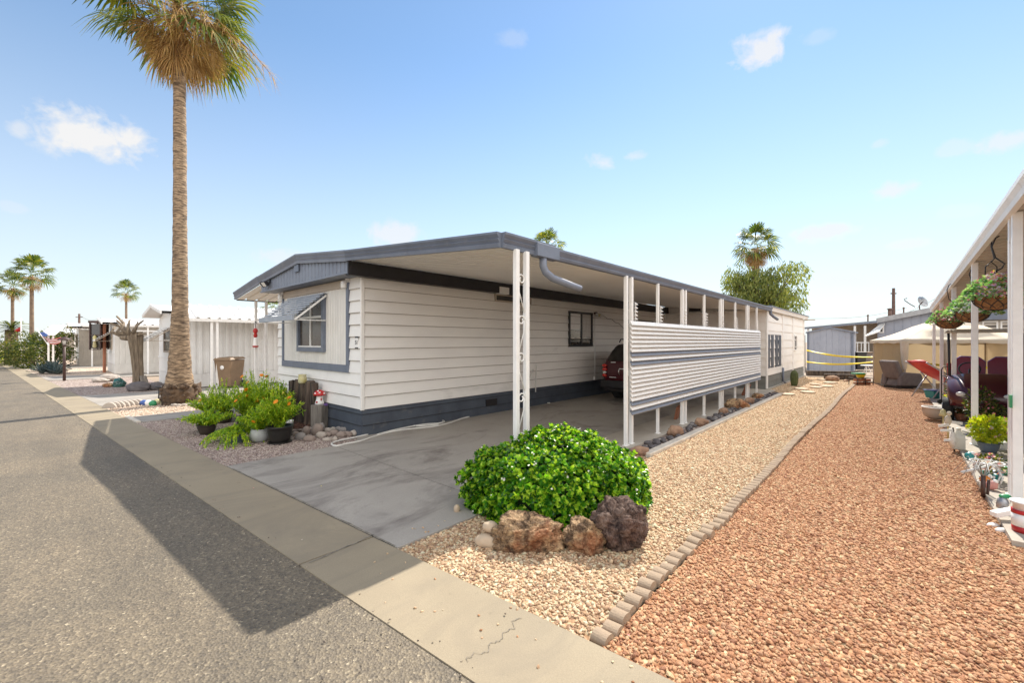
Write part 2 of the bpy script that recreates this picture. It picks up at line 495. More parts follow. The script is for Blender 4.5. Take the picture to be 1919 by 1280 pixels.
def asphalt():
    m, t, out = nt('asphalt')
    v = coords(t)
    fine = noise_tex(t, 90, 3, .7, v)
    big = noise_tex(t, .7, 5, .6, v, .6)
    vo = t.nodes.new('ShaderNodeTexVoronoi'); vo.inputs['Scale'].default_value = 75
    t.links.new(v, vo.inputs['Vector'])
    sep = t.nodes.new('ShaderNodeSeparateColor'); t.links.new(vo.outputs['Color'], sep.inputs[0])
    chip = ramp(t, sep.outputs[0], [(0, (.09, .070, .046)), (.35, (.165, .130, .083)), (.72, (.24, .191, .122)), (.92, (.32, .262, .175)), (.985, (.52, .44, .31))], 'CONSTANT')
    c = mix(t, ramp(t, fine, [(.35, (0, 0, 0)), (.6, (1, 1, 1))]), (.155, .121, .078), chip)
    c = mix(t, 1.0, c, ramp(t, big, [(.3, (.66, .66, .65)), (.7, (1.0, .97, .92))]), 'MULTIPLY')
    v2 = coords(t, (.35, 2.2, 1))
    tr = noise_tex(t, 1.1, 4, .6, v2)
    c = mix(t, 1.0, c, ramp(t, tr, [(.4, (1, 1, 1)), (.72, (.74, .73, .72))]), 'MULTIPLY')
    p = N(t, 'ShaderNodeBsdfPrincipled')
    p.inputs['Specular IOR Level'].default_value = 1.0
    t.links.new(c, p.inputs['Base Color'])
    r = ramp(t, fine, [(.3, (.66,) * 3), (.7, (.86,) * 3)]); t.links.new(r, p.inputs['Roughness'])
    b = N(t, 'ShaderNodeBump'); b.inputs['Strength'].default_value = .9; b.inputs['Distance'].default_value = .006
    t.links.new(vo.outputs['Distance'], b.inputs['Height'])
    b2 = N(t, 'ShaderNodeBump'); b2.inputs['Strength'].default_value = .6; b2.inputs['Distance'].default_value = .004
    t.links.new(fine, b2.inputs['Height']); t.links.new(b.outputs[0], b2.inputs['Normal'])
    t.links.new(b2.outputs[0], p.inputs['Normal'])
    t.links.new(p.outputs[0], out.inputs[0])
    return m

def concrete(name, base, dark, stain, tint=(1, 1, 1)):
    m, t, out = nt(name)
    v = coords(t)
    c = ramp(t, noise_tex(t, 1.6, 6, .6, v, .3), [(.3, base), (.7, dark)])
    c = mix(t, ramp(t, noise_tex(t, 120, 2, .6, v), [(.3, (0, 0, 0)), (.75, (.5, .5, .5))]), c, tuple(x * .72 for x in dark))
    st = ramp(t, noise_tex(t, .8, 5, .7, coords(t, (1.3, .6, 1)), 1.6), [(.50, (0, 0, 0)), (.72, (1, 1, 1))])
    c = mix(t, mix(t, 1.0, st, (.8, .8, .8), 'MULTIPLY'), c, stain)
    sp = ramp(t, noise_tex(t, 14, 3, .5, v), [(.70, (0, 0, 0)), (.76, (1, 1, 1))])
    c = mix(t, mix(t, 1.0, sp, (.35, .35, .35), 'MULTIPLY'), c, tuple(x * .5 for x in dark))
    p = N(t, 'ShaderNodeBsdfPrincipled'); p.inputs['Roughness'].default_value = .82
    p.inputs['Specular IOR Level'].default_value = .35
    t.links.new(c, p.inputs['Base Color'])
    b = N(t, 'ShaderNodeBump'); b.inputs['Strength'].default_value = .35; b.inputs['Distance'].default_value = .004
    t.links.new(noise_tex(t, 160, 3, .6, v), b.inputs['Height']); t.links.new(b.outputs[0], p.inputs['Normal'])
    t.links.new(p.outputs[0], out.inputs[0])
    return m

M['asphalt'] = asphalt()
M['ribbon'] = concrete('ribbon_concrete', (.345, .285, .198), (.295, .243, .17), (.22, .185, .138))
M['drive'] = concrete('driveway_concrete', (.40, .365, .32), (.33, .30, .265), (.12, .10, .092))
M['slab'] = concrete('slab_concrete', (.47, .42, .35), (.40, .355, .30), (.30, .26, .22))
M['dirt'] = mat('dirt', (.34, .26, .19), (.26, .20, .15), 1.2, .95, .4, 8)
M['crack'] = mat('crack_filler', (.15, .13, .105), (.25, .215, .17), 20, .95, .5, 60, lo=.4, hi=.6)

TAN = [(0.762, 0.566, 0.367), (0.615, 0.428, 0.265), (0.801, 0.671, 0.459), (0.516, 0.335, 0.205), (0.688, 0.463, 0.296), (0.801, 0.601, 0.407), (0.442, 0.289, 0.194), (0.801, 0.74, 0.53)]
RED = [(0.628, 0.352, 0.195), (0.491, 0.245, 0.13), (0.724, 0.446, 0.26), (0.573, 0.302, 0.166), (0.41, 0.202, 0.119), (0.725, 0.532, 0.32), (0.546, 0.317, 0.19), (0.683, 0.389, 0.226)]
GREY = [(0.5, 0.425, 0.388), (0.375, 0.306, 0.288), (0.6, 0.525, 0.475), (0.3, 0.237, 0.225), (0.45, 0.362, 0.35), (0.537, 0.438, 0.388), (0.65, 0.575, 0.512), (0.35, 0.275, 0.263)]
PALE = [(0.726, 0.594, 0.473), (0.792, 0.66, 0.539), (0.638, 0.495, 0.385), (0.748, 0.605, 0.495), (0.825, 0.726, 0.616)]
M['bed_tan'] = gravelmat('tan_gravel_bed', TAN, (.55, .5, .45))
M['bed_red'] = gravelmat('red_gravel_bed', RED, (.55, .5, .45))
M['bed_grey'] = gravelmat('grey_gravel_bed', GREY, (.55, .5, .45))
M['bed_pale'] = gravelmat('pale_gravel_bed', PALE, (.5, .46, .42))

# earth reaching the horizon
mb = MB(); mb.sheet([(-900, -900), (900, -900), (900, 900), (-900, 900)], -.03)
structure('ground', mb, M['dirt'])

# the street, with a ragged edge along the ribbon
mb = MB()
xs = []
x = -160.0
while x < 40:
    xs.append(x); x += .06 if x > -14 else (.5 if x > -40 else 4)
top = [(x, Ye(x) + .035 + .028 * noise.noise(Vector((x * 5, 0, 0))) + .02 * noise.noise(Vector((x * 19, 3, 0)))) for x in xs]
vs = [(x, y, .018) for x, y in top] + [(x, Ye(x) - 7.5, .0) for x in xs]
n = len(xs)
mb.add(vs, [(i, n + i, n + i + 1, i + 1) for i in range(n - 1)])
structure('road', mb, M['asphalt'])

def jagged(p, q, w=.02, z=.0, amp=.03, n=26, seed=0):
    p, q = Vector((p[0], p[1], 0)), Vector((q[0], q[1], 0))
    d = (q - p).normalized(); s = Vector((-d.y, d.x, 0))
    L, Rr = [], []
    for i in range(n + 1):
        t = i / n
        o = amp * noise.noise(Vector((t * 5, seed * 5.1, 0))) + amp * .45 * noise.noise(Vector((t * 17, seed * 1.1, 0))) + amp * .25 * noise.noise(Vector((t * 31, seed * 2.3, 0)))
        ww = w * (.55 + .9 * abs(noise.noise(Vector((t * 23, seed, 7)))))
        c = p.lerp(q, t) + s * o
        L.append((c.x + s.x * ww, c.y + s.y * ww, z)); Rr.append((c.x - s.x * ww, c.y - s.y * ww, z))
    return L + Rr, [(i, i + 1, n + 2 + i, n + 1 + i) for i in range(n)]

# ribbon of concrete slabs between the street and the lots
mb = MB()
cuts = [12, 8.4, G(640, 1035).x, G(242, 816).x, -5.9, -7.7, -9.8, -11.9, -14.5, -17, -19.5, -22, -25, -28, -31, -34, -38, -42, -46, -50, -60, -75, -95, -120]
for a, b in zip(cuts, cuts[1:]):
    g = .007
    mb.prism([(b + g, Ye(b)), (a - g, Ye(a)), (a - g, Ys(a)), (b + g, Ys(b))], -.02, .024)
structure('pavement', mb, M['ribbon'])
mb = MB()
a, b = G(881, 1254), G(979, 1168)
vs, fs = jagged(a, b, .0035, .028, .06, 46, 1); mb.add(vs, fs)
for i, (ua, va, ub, vb) in enumerate([(581, 1063, 700, 1008)]):
    a, b = G(ua, va), G(ub, vb)
    vs, fs = jagged(a, b, .010, .028, .02, 30, 3 + i); mb.add(vs, fs)
xj = [G(440, 880).x + (.05 + (G(753, 1032).x - G(440, 880).x - .1) * i / 1.0) for i in (0, 1)]
vs, fs = jagged((xj[0], Ys(xj[0]) + .012), (xj[1], Ys(xj[1]) + .012), .012, .028, .012, 70, 9); mb.add(vs, fs)
tag(mb.build('pavement_crack', M['crack']), kind='structure')

# driveway under the carport
mb = MB()
mb.prism([(.32, Ys(.32) + .012), (3.78, Ys(3.78) + .012), (3.78, -.62), (.32, -.62)], -.02, .022)
mb.prism([(.32, -.61), (3.78, -.61), (3.78, 2.2), (.02, 2.2), (.02, -.08), (.32, -.3)], -.02, .022)
mb.prism([(.02, 2.21), (3.0, 2.21), (3.0, 12.38), (.02, 12.38)], -.02, .022)
structure('driveway', mb, M['drive'])
mb = MB(); mb.prism([(3.012, 2.21), (3.70, 2.21), (3.70, 12.38), (3.012, 12.38)], -.02, .026)
structure('carport_slab', mb, M['slab'])
mb = MB()
for pts in ([(2.05, -1.6, 2.1, -.62)], [(2.1, -.6, 2.0, 2.2)], [(1.0, 1.2, 2.9, .9)]):
    for a0, b0, a1, b1 in pts:
        vs, fs = jagged((a0, b0), (a1, b1), .0025, .026, .05, 50, a0 * 3); mb.add(vs, fs)
tag(mb.build('driveway_crack', M['crack']), kind='structure')

# front walk beside the flower bed
mb = MB()
mb.prism([(-5.28, Ys(-5.28) + .1), (-4.36, Ys(-4.36) + .1), (-4.36, 9), (-5.28, 9)], -.02, .022)
structure('path', mb, M['drive'])
mb = MB()
mb.prism([(-5.28, Ys(-5.28) + .012), (-4.36, Ys(-4.36) + .012), (-4.36, Ys(-4.36) + .09), (-5.28, Ys(-5.28) + .09)], -.02, .045)
structure('path_kerb', mb, M['kerb'])
# neighbours' drives
mb = MB()
for a, b, y in ((-10.9, -7.75, 16), (-21.6, -18.9, 16), (-33, -29.6, 16)):
    mb.prism([(a, Ys(a) + .012), (b, Ys(b) + .012), (b, y), (a, y)], -.02, .02)
structure('neighbour_driveway', mb, M['drive'])
mb = MB(); mb.prism([(7.27, 1.5), (12, 1.5), (12, 15.85), (7.27, 15.85)], -.02, .05)
structure('patio', mb, M['slab'])
mb = MB(); mb.prism([(6.75, 15.86), (11.5, 17.6), (10.2, 20.6), (5.6, 18.2)], -.02, .045)
structure('tent_floor', mb, M['dirt'])

# gravel beds
def bed(name, poly, m, z=.004):
    mb = MB(); mb.sheet(poly, z); return structure(name, mb, m)

tan_poly = [[(3.785, Ys(3.785) + .01), (5.405, Ys(5.405) + .01), (5.405, 2.0), (3.785, 2.0)], [(4.10, 2.0), (5.405, 2.0), (5.405, 19.4), (3.46, 19.4), (3.46, 12.4), (4.10, 11.5)]]
red_poly = [[(5.47, Ys(5.47) + .01), (9.0, Ys(9.0) + .01), (9, 1.5), (7.27, 1.5), (7.27, 15.85), (6.8, 15.85), (5.60, 18.1), (5.47, 18.1)]]
grey_poly = [[(-4.35, Ys(-4.35) + .01), (.31, Ys(.31) + .01), (.31, -.3), (.0, -.09), (-4.35, -.09)]]
pale_poly = [[(-7.74, Ys(-7.74) + .01), (-5.29, Ys(-5.29) + .01), (-5.29, 6), (-7.74, 6)]]
yard_poly = [[(-18.85, Ys(-18.85) + .01), (-10.95, Ys(-10.95) + .01), (-10.95, -.6), (-18.85, -.6)]]
far_poly = [[(-29.5, Ys(-29.5) + .01), (-21.65, Ys(-21.65) + .01), (-21.65, -.9), (-29.5, -.9)], [(-120, Ys(-120) + .01), (-33.1, Ys(-33.1) + .01), (-33.1, 5), (-120, 5)]]
for nm, polys, mk in (('tan_gravel_bed', tan_poly, 'bed_tan'), ('red_gravel_bed', red_poly, 'bed_red'), ('grey_gravel_bed', grey_poly, 'bed_grey'),
                      ('pale_gravel_bed', pale_poly + far_poly, 'bed_pale'), ('yard_gravel_bed', yard_poly, 'bed_grey')):
    mb = MB()
    for p in polys: mb.sheet(p, .004)
    structure(nm, mb, M[mk])

# loose stones: nobody could count them
def stone_collection(name, cols, flat=.50, n=7):
    c = bpy.data.collections.new(name)
    m = stonemat(name, cols)
    for i in range(n):
        mb = MB()
        mb.blob((0, 0, 0), (1, .62 + .12 * (i % 3), flat), 1, .22, 1.1, i + 3)
        me = mb.mesh('gravel_stone', m)
        me.polygons.foreach_set('use_smooth', [i % 2 == 0] * len(me.polygons))
        o = bpy.data.objects.new('gravel_stone', me)
        c.objects.link(o)
    return c

def scatter(name, polys, coll, density, smin, smax, z, label, seed=0):
    mb = MB()
    for p in polys: mb.sheet(p, z)
    ob = mb.build(name, None)
    g = bpy.data.node_groups.new(name + '_nodes', 'GeometryNodeTree')
    g.interface.new_socket('Geometry', in_out='INPUT', socket_type='NodeSocketGeometry')
    g.interface.new_socket('Geometry', in_out='OUTPUT', socket_type='NodeSocketGeometry')
    gi, go = g.nodes.new('NodeGroupInput'), g.nodes.new('NodeGroupOutput')
    d = g.nodes.new('GeometryNodeDistributePointsOnFaces'); d.distribute_method = 'RANDOM'
    d.inputs['Density'].default_value = density; d.inputs['Seed'].default_value = seed
    ci = g.nodes.new('GeometryNodeCollectionInfo')
    ci.inputs['Collection'].default_value = coll
    ci.inputs['Separate Children'].default_value = True; ci.inputs['Reset Children'].default_value = True
    ip = g.nodes.new('GeometryNodeInstanceOnPoints'); ip.inputs['Pick Instance'].default_value = True
    rv = g.nodes.new('FunctionNodeRandomValue'); rv.data_type = 'FLOAT_VECTOR'
    rv.inputs[0].default_value = (-.55, -.55, 0); rv.inputs[1].default_value = (.55, .55, 6.283)
    rs = g.nodes.new('FunctionNodeRandomValue'); rs.data_type = 'FLOAT'
    rs.inputs[2].default_value = smin; rs.inputs[3].default_value = smax; rs.inputs['Seed'].default_value = 5
    L = g.links.new
    L(gi.outputs[0], d.inputs[0]); L(d.outputs['Points'], ip.inputs['Points']); L(ci.outputs[0], ip.inputs['Instance'])
    L(rv.outputs[0], ip.inputs['Rotation']); L(rs.outputs[1], ip.inputs['Scale']); L(ip.outputs[0], go.inputs[0])
    md = ob.modifiers.new('stones', 'NODES'); md.node_group = g
    tag(ob, label, 'gravel', kind='stuff')
    return ob

scatter('red_gravel', red_poly, stone_collection('red_stones', RED), 3900, .0062, .0168, .008, 'loose red landscaping gravel between the edging and the patio', 1)
scatter('tan_gravel', tan_poly, stone_collection('tan_stones', TAN), 3500, .0065, .0172, .008, 'loose tan landscaping gravel along the carport', 2)
scatter('grey_gravel', grey_poly, stone_collection('grey_stones', GREY), 2600, .0068, .018, .008, 'loose grey pink gravel under the flower pots', 3)
scatter('pale_gravel', pale_poly, stone_collection('pale_stones', PALE), 350, .012, .028, .012, 'loose pale gravel around the tall palm', 4)

# coarser stones among the gravel, grit and strays on the paving
scatter('coarse_red_gravel', red_poly, stone_collection('coarse_red_stones', RED), 90, .017, .026, .012, 'larger flat red stones lying among the red gravel', 11)
scatter('coarse_tan_gravel', tan_poly, stone_collection('coarse_tan_stones', TAN), 80, .017, .025, .012, 'larger flat tan stones lying among the tan gravel', 12)
def strip_(x0, x1, a, b, z, f=Ye):
    k = 14; xs_ = [x0 + (x1 - x0) * i / k for i in range(k + 1)]
    return [(x, f(x) + a) for x in xs_] + [(x, f(x) + b) for x in reversed(xs_)]
scatter('road_grit', [strip_(-9, 7.5, .0, .09, 0), strip_(-9, 7.5, -.5, .0, 0)], stone_collection('grit_stones', [(.30, .26, .2), (.2, .17, .14), (.42, .36, .28), (.12, .1, .09)]), 70, .003, .008, .026, 'fine loose grit along the street edge', 13)
scatter('stray_gravel', [strip_(3.8, 6.8, .45, .56, 0), strip_(3.8, 6.8, .1, .45, 0), [(3.55, -1.6), (3.78, -1.6), (3.78, 2.0), (3.55, 2.0)]], stone_collection('stray_stones', TAN[:6] + RED[:2]), 26, .005, .013, .026, 'stray gravel stones kicked onto the paving', 14)
# ---------------------------------------------------------------- the white mobile home
W = 3.72
home = thing('mobile_home', 'white lap-sided mobile home with slate trim beside the carport', 'house')
def hp(mb, name, mk, parent=home, **kw): return mb.build(name, M[mk] if isinstance(mk, str) else mk, parent, **kw)
mb, jm = MB(), MB(); mb.lap((0, .0), (0, 12.4), .464, 2.76, .203, (1, 0), jm=jm)
sw = hp(mb, 'side_wall', 'siding'); jm.build('siding_joint', M['joint'], sw)
mb, jm = MB(), MB()
mb.lap((-W, 0), (0, 0), .464, 1.07, .203, (0, -1), jm=jm); mb.lap((-.40, 0), (0, 0), 1.07, 2.69, .203, (0, -1), jm=jm); mb.lap((-W, 0), (-3.41, 0), 1.07, 2.69, .203, (0, -1), jm=jm)
mb.quad((-3.41, 0, 1.07), (-.40, 0, 1.07), (-.40, 0, 2.69), (-3.41, 0, 2.69))
fw_ = hp(mb, 'front_wall', 'siding'); jm.build('siding_joint', M['joint'], fw_)
mb = MB(); mb.lap((-W, 14), (-W, 0), .464, 2.76, .203, (-1, 0)); hp(mb, 'porch_wall', 'siding')
mb = MB(); mb.quad((0, 14, 0), (-W, 14, 0), (-W, 14, 2.76), (0, 14, 2.76)); hp(mb, 'rear_wall', 'siding')
mb = MB()
jm = MB(); mb.lap((0, 0), (0, 12.4), .0, .462, .19, (1, 0), .018, jm=jm); mb.lap((-W, 0), (0, 0), .0, .462, .19, (0, -1), .018, jm=jm); mb.lap((-W, 14), (-W, 0), .0, .462, .19, (-1, 0), .012)
sk = hp(mb, 'skirting', 'skirt'); jm.build('skirting_joint', M['black'], sk)
mb = MB(); mb.span((-.012, -.034, .45), (.034, .03, 2.685)); hp(mb, 'corner_trim', 'siding', bevel=.008)
# roof, gable and fascia, overhanging the front by a foot
XR, XL, XM = .165, -3.90, -1.80
zE, zR = 3.045, 3.25
mb = MB()
mb.add([(XR, -.33, zE), (XR, 14, zE), (XM, 14, zR), (XM, -.33, zR), (XL, 14, zE), (XL, -.33, zE)], [(0, 1, 2, 3), (3, 2, 4, 5)])
mb.add([(.2, -.20, zE + .004), (.2, 14, zE + .004), (XM, 14, zR + .045), (XM, -.20, zR + .045), (-3.95, 14, zE + .004), (-3.95, -.20, zE + .004)], [(0, 1, 2, 3), (3, 2, 4, 5)])
hp(mb, 'roof', 'whitemetal')
mb = MB()
def gz(X): return zE - .17 + (zR - zE) * (1 - abs(X - XM) / (XR - XM))
mb.corr((XL, -.30), (XM, -.30), 2.70, lambda t: gz(XL + (XM - XL) * t) + .02, .145, .012, (0, -1))
mb.corr((XM, -.30), (XR, -.30), 2.70, lambda t: gz(XM + (XR - XM) * t) + .02, .145, .012, (0, -1))
hp(mb, 'gable_panel', 'slate_light')
FAS = [(0, 0), (.035, 0), (.045, .045), (.030, .055), (.055, .095), (.040, .107), (.068, .15), (.068, .175), (0, .175)]
mb = MB()
mb.sweep((XM, -.315, zR - .175), (XR, -.315, zE - .175), FAS, (0, -1, 0)); mb.sweep((XL, -.315, zE - .175), (XM, -.315, zR - .175), FAS, (0, -1, 0))
hp(mb, 'fascia', 'slate_light')
mb = MB(); mb.span((XL, -.325, 2.685), (XR, -.285, 2.715)); mb.span((XL, -.284, 2.69), (XR, .0, 2.70)); hp(mb, 'soffit', 'slate_light')
mb = MB(); mb.span((XR - .02, -.33, 2.66), (XR + .012, 12.38, 2.885)); mb.span((.022, -.30, 2.662), (XR - .022, 12.38, 2.674)); hp(mb, 'eave_board', 'black')
mb = MB(); mb.span((-1.98, -.335, 2.93), (-1.78, -.313, 3.06)); hp(mb, 'gable_vent', 'slate')
# bay panel with slate trim
mb = MB(); mb.corr((-3.36, -.02), (-.45, -.02), 1.19, 2.67, .102, .006, (0, -1)); hp(mb, 'bay_panel', 'panel')
mb = MB()
mb.span((-3.42, -.05, 1.06), (-.40, -.002, 1.185)); mb.span((-3.42, -.048, 1.186), (-3.345, -.002, 2.62)); mb.span((-.475, -.048, 1.186), (-.40, -.002, 2.62))
hp(mb, 'bay_trim', 'slate', bevel=.006)
mb = MB(); mb.span((-3.34, -.045, 2.54), (-.48, -.021, 2.675)); hp(mb, 'bay_header_shade', 'tan')  # top strip of the bay, shadow under the soffit put into its tan
# front window with its slatted awning
def window(parent, x0, x1, z0, z1, y, fr, gl, mull=(), fw=.06, dep=.05, axis='Y', sgn=-1):
    """frame + pane, on a wall facing -Y (axis Y) or +X (axis X)"""
    def sp(mb, a0, a1, za, zb, d0, d1):
        if axis == 'Y': mb.span((a0, y + sgn * d0, za), (a1, y + sgn * d1, zb))
        else: mb.span((y + sgn * d0, a0, za), (y + sgn * d1, a1, zb))
    f = MB()
    sp(f, x0, x1, z0, z0 + fw, 0, dep); sp(f, x0, x1, z1 - fw, z1, 0, dep)
    sp(f, x0, x0 + fw, z0 + fw + .001, z1 - fw - .001, 0, dep - .002); sp(f, x1 - fw, x1, z0 + fw + .001, z1 - fw - .001, 0, dep - .002)
    w = f.build('window', M[fr], parent)
    g = MB(); sp(g, x0 + fw, x1 - fw, z0 + fw, z1 - fw, .002, .014); g.build('pane', M[gl], w)
    if mull:
        s = MB()
        for kind, p in mull:
            if kind == 'v': sp(s, p - .022, p + .022, z0 + fw + .002, z1 - fw - .002, .016, .034)
            else: sp(s, x0 + fw + .002, x1 - fw - .002, p - .022, p + .022, .016, .038)
        s.build('sash', M['white'], w)
    return w
w = window(home, -2.53, -1.30, 1.40, 2.46, -.02, 'slate', 'screen', (('v', -1.93), ('h', 2.07)), .085, .06)
mb = MB(); mb.span((-2.44, -.078, 1.489), (-1.39, -.036, 1.515)); mb.build('sill', M['white'], w)
mb = MB()
mb.span((-2.44, -.036, 1.52), (-1.96, -.035, 2.04)); mb.span((-1.9, -.036, 1.52), (-1.39, -.035, 2.04))
mb.build('curtain', M['screen'], w)
def slat_awning(parent, x0, x1, ztop, zbot, out, y, n, axis='Y', sgn=-1, mk='slate_light', strip='white'):
    def P(a, d, z): return (a, y + sgn * d, z) if axis == 'Y' else (y + sgn * d, a, z)
    s = MB()
    dz = (ztop - zbot) / n
    for i in range(n):
        t0, t1 = i / n, (i + .98) / n
        z0 = ztop - dz * i
        lo, hi = P(x0, .02 + out * t0, z0 - .010), P(x1, .02 + out * t1, z0)
        s.span(lo, hi)
        s.span(P(x0, .02 + out * t1 - .008, z0 - .030), P(x1, .02 + out * t1 + .004, z0 - .0102))
    aw = s.build('window_awning', M[mk], parent)
    for xx in (x0 + .01, (x0 + x1) / 2, x1 - .01):
        wmb = MB(); wmb.bar(P(xx, .02, ztop - .045), P(xx, .02 + out, zbot - .045), .022, .03); wmb.build('awning_rib', M[strip], aw)
    for xx in (x0 + .03, x1 - .03):
        wmb = MB(); wmb.bar(P(xx, .02, zbot - .04), P(xx, .02 + out, zbot - .045), .014); wmb.build('awning_arm', M[strip], aw)
    v = MB()
    p, q = P(x0, .02 + out + .01, zbot - .05), P(x1, .02 + out + .045, zbot + .04)
    v.span(p, q); v.build('valance', M[mk], aw)
    return aw
slat_awning(home, -2.95, -1.24, 2.50, 2.03, .56, -.02, 9, mk='slat')
# plaque, lamps, pipe, high slot window, vents on the home
mb = MB(); mb.span((-.17, -.03, 1.50), (-.085, -.016, 1.66)); pl = mb.build('number_plaque', M['white'], home)
for z_ in (1.66, 1.475):
    mb = MB(); mb.span((-.176, -.034, z_), (-.079, -.016, z_ + .025)); mb.build('plaque_bar', M['black'], pl)
fc = bpy.data.curves.new('house_number', 'FONT'); fc.body = '51'; fc.size = .095; fc.align_x = 'CENTER'; fc.align_y = 'CENTER'; fc.extrude = .002
fc.materials.append(M['black'])
ft = bpy.data.objects.new('lettering', fc); COL.objects.link(ft)
fm = bpy.data.meshes.new_from_object(ft); bpy.data.objects.remove(ft)
fo = bpy.data.objects.new('house_number', fm); COL.objects.link(fo); fo.parent = pl
fo.location = (-.1275, -.034, 1.58); fo.rotation_euler = (PI / 2, 0, 0)
def flood(x, y, z):
    mb = MB(); mb.span((x - .10, y - .02, z + .06), (x + .12, y, z + .12)); f = mb.build('floodlight', M['black'], home)
    for dx, rz in ((-.07, -.5), (.09, .1)):
        m = Matrix.Rotation(rz, 3, 'Z') @ Matrix.Rotation(.6, 3, 'X')
        b = MB(); b.box((x + dx, y - .09, z + .03), (.15, .07, .11), M=m); b.build('lamp_head', M['black'], f, bevel=.01)
        b = MB(); b.box(Vector((x + dx, y - .09, z + .03)) + m @ Vector((0, -.038, 0)), (.13, .006, .09), M=m); b.build('lens', M['lampglass'], f)
flood(-3.42, -.315, 2.80)
for x in (-3.38, -.46):
    mb = MB(); mb.lathe([(.045, 0), (.05, .02), (.05, .1), (.03, .13)], (x, -.09, 2.52), 12); mb.span((x - .03, -.05, 2.60), (x + .03, -.0, 2.69)); mb.build('porch_light', M['white'], home)
w = window(home, 5.97, 7.16, 1.46, 2.43, .012, 'black', 'glass', (), .05, .05, 'X', 1)
mb = MB(); mb.span((.024, 6.57, 1.515), (.044, 6.63, 2.375)); mb.build('mullion', M['black'], w)
mb = MB(); mb.span((.0275, 6.64, 1.72), (.029, 7.10, 2.37)); mb.build('curtain', M['curtain'], w)
mb = MB(); mb.span((.0275, 6.03, 1.92), (.029, 6.55, 2.37)); mb.build('pane_reflection', M['white'], w)  # white sheet standing in for the bright reflection in the left pane
w = window(home, 3.12, 4.35, 2.49, 2.655, .012, 'tan', 'glass', (), .03, .05, 'X', 1)
mb = MB(); mb.span((.02, 3.12, 2.65), (.19, 3.42, 2.80)); mb.build('junction_cover', M['white'], home)
w = window(home, 9.15, 11.3, 2.20, 2.33, .012, 'black', 'glass', (), .02, .04, 'X', 1)
yL = onX(1119, .1)
mb = MB(); mb.tube([(.035, yL, .55), (.035, yL, 2.36)], .014, 8); mb.span((.012, yL - .05, .47), (.07, yL + .05, .57)); mb.build('conduit', M['whitemetal'], home)
mb = MB(); mb.lathe([(.05, 0), (.055, .03), (.05, .06)], (.06, yL, 2.40), 12); wl = mb.build('wall_lamp', M['bronze'], home)
for dx, dy, mk in ((.10, -.08, 'white'), (.08, .10, 'yellow'), (.12, .2, 'white')):
    b = MB(); b.tube([(.06, yL, 2.42), (.06 + dx * .6, yL + dy * .6, 2.40), (.06 + dx, yL + dy, 2.36)], [.018, .03, .05], 10); b.build('lamp_head', M['gold'] if mk == 'yellow' else M['lampglass'], wl)
mb = MB()
mb.tube([(.03, yL + .15 + i * .1, 2.36 - .02 * math.sin(i * 1.3) - .0012 * i * i) for i in range(20)], .006, 5); mb.build('cable', M['black'], home)
mb = MB(); mb.span((.012, 2.86, .2), (.032, 3.2, .34)); mb.build('skirting_vent', M['black'], home)

# ---------------------------------------------------------------- carport
car = thing('carport', 'long white carport roof with slate fascia and louvred side panel', 'carport', (3.6, 0, 0))
O = (3.6, 0, 0)
def cp(mb, name, mk, parent=car, **kw): return mb.build(name, M[mk], parent, origin=(O if parent is car else None), **kw)
XC, XP, ZC = 3.50, 3.565, 2.585
mb = MB(); mb.pan((XR + .015, -.33, 2.895), (XR + .015, 12.42, 2.895), (XC, 12.42, ZC + .012), (XC, -.33, ZC + .012), .152, .055, ((0, 0), (.80, 0), (.84, 1), (.95, 1), (.99, 0))); cp(mb, 'ceiling', 'ceiling')
mb = MB(); mb.quad((XR + .015, -.35, 3.02), (XR + .015, 12.42, 3.02), (XC, 12.42, ZC + .12), (XC, -.35, ZC + .12)); cp(mb, 'roof_deck', 'whitemetal')
FAC = [(o, z * .92) for o, z in FAS]
mb = MB(); mb.sweep((XR + .005, -.335, zE - .17), (XC + .03, -.335, ZC), FAC, (0, -1, 0)); cp(mb, 'fascia', 'slate')
mb = MB()
mb.sweep((XC + .02, -.335, ZC), (XC + .02, .55, ZC), FAC, (1, 0, 0)); cp(mb, 'side_fascia', 'slate')
GUT = [(0, 0), (.06, 0), (.075, .03), (.062, .045), (.095, .10), (.095, .125), (0, .125)]
mb = MB(); mb.sweep((XC + .01, .56, ZC), (XC + .01, 12.42, ZC), GUT, (1, 0, 0)); gut = cp(mb, 'gutter', 'slate')
mb = MB(); mb.span((XC + .0, .18, ZC - .015), (XC + .108, .60, ZC + .14)); b = cp(mb, 'gutter_outlet', 'slate', bevel=.008)
mb = MB(); mb.tube([(XC + .055, .34, 2.59), (XC + .055, .34, 2.48), (XC + .075, .36, 2.41), (XC + .11, .45, 2.345), (XC + .18, .68, 2.285), (XC + .23, .85, 2.245)], .044, 10, False); cp(mb, 'downspout', 'slate_light', solid=.004)
PZ = ZC + .01
def post(ya, zt=PZ, x=XP, z0=.02, name='post', w=.054):
    mb = MB(); mb.span((x - w / 2, ya - w / 2, z0), (x + w / 2, ya + w / 2, zt)); mb.span((x - w / 2 - .012, ya - w / 2 - .03, z0), (x + w / 2 + .012, ya + w / 2 + .03, z0 + .012))
    return cp(mb, name, 'white', bevel=.005)
for y in (-.14, .025, 2.36, 2.53, 4.62, 4.78, 6.98, 7.14, 9.32, 9.48): post(y)
for y in (3.51, 5.87, 8.2, 10.42): post(y, w=.046)
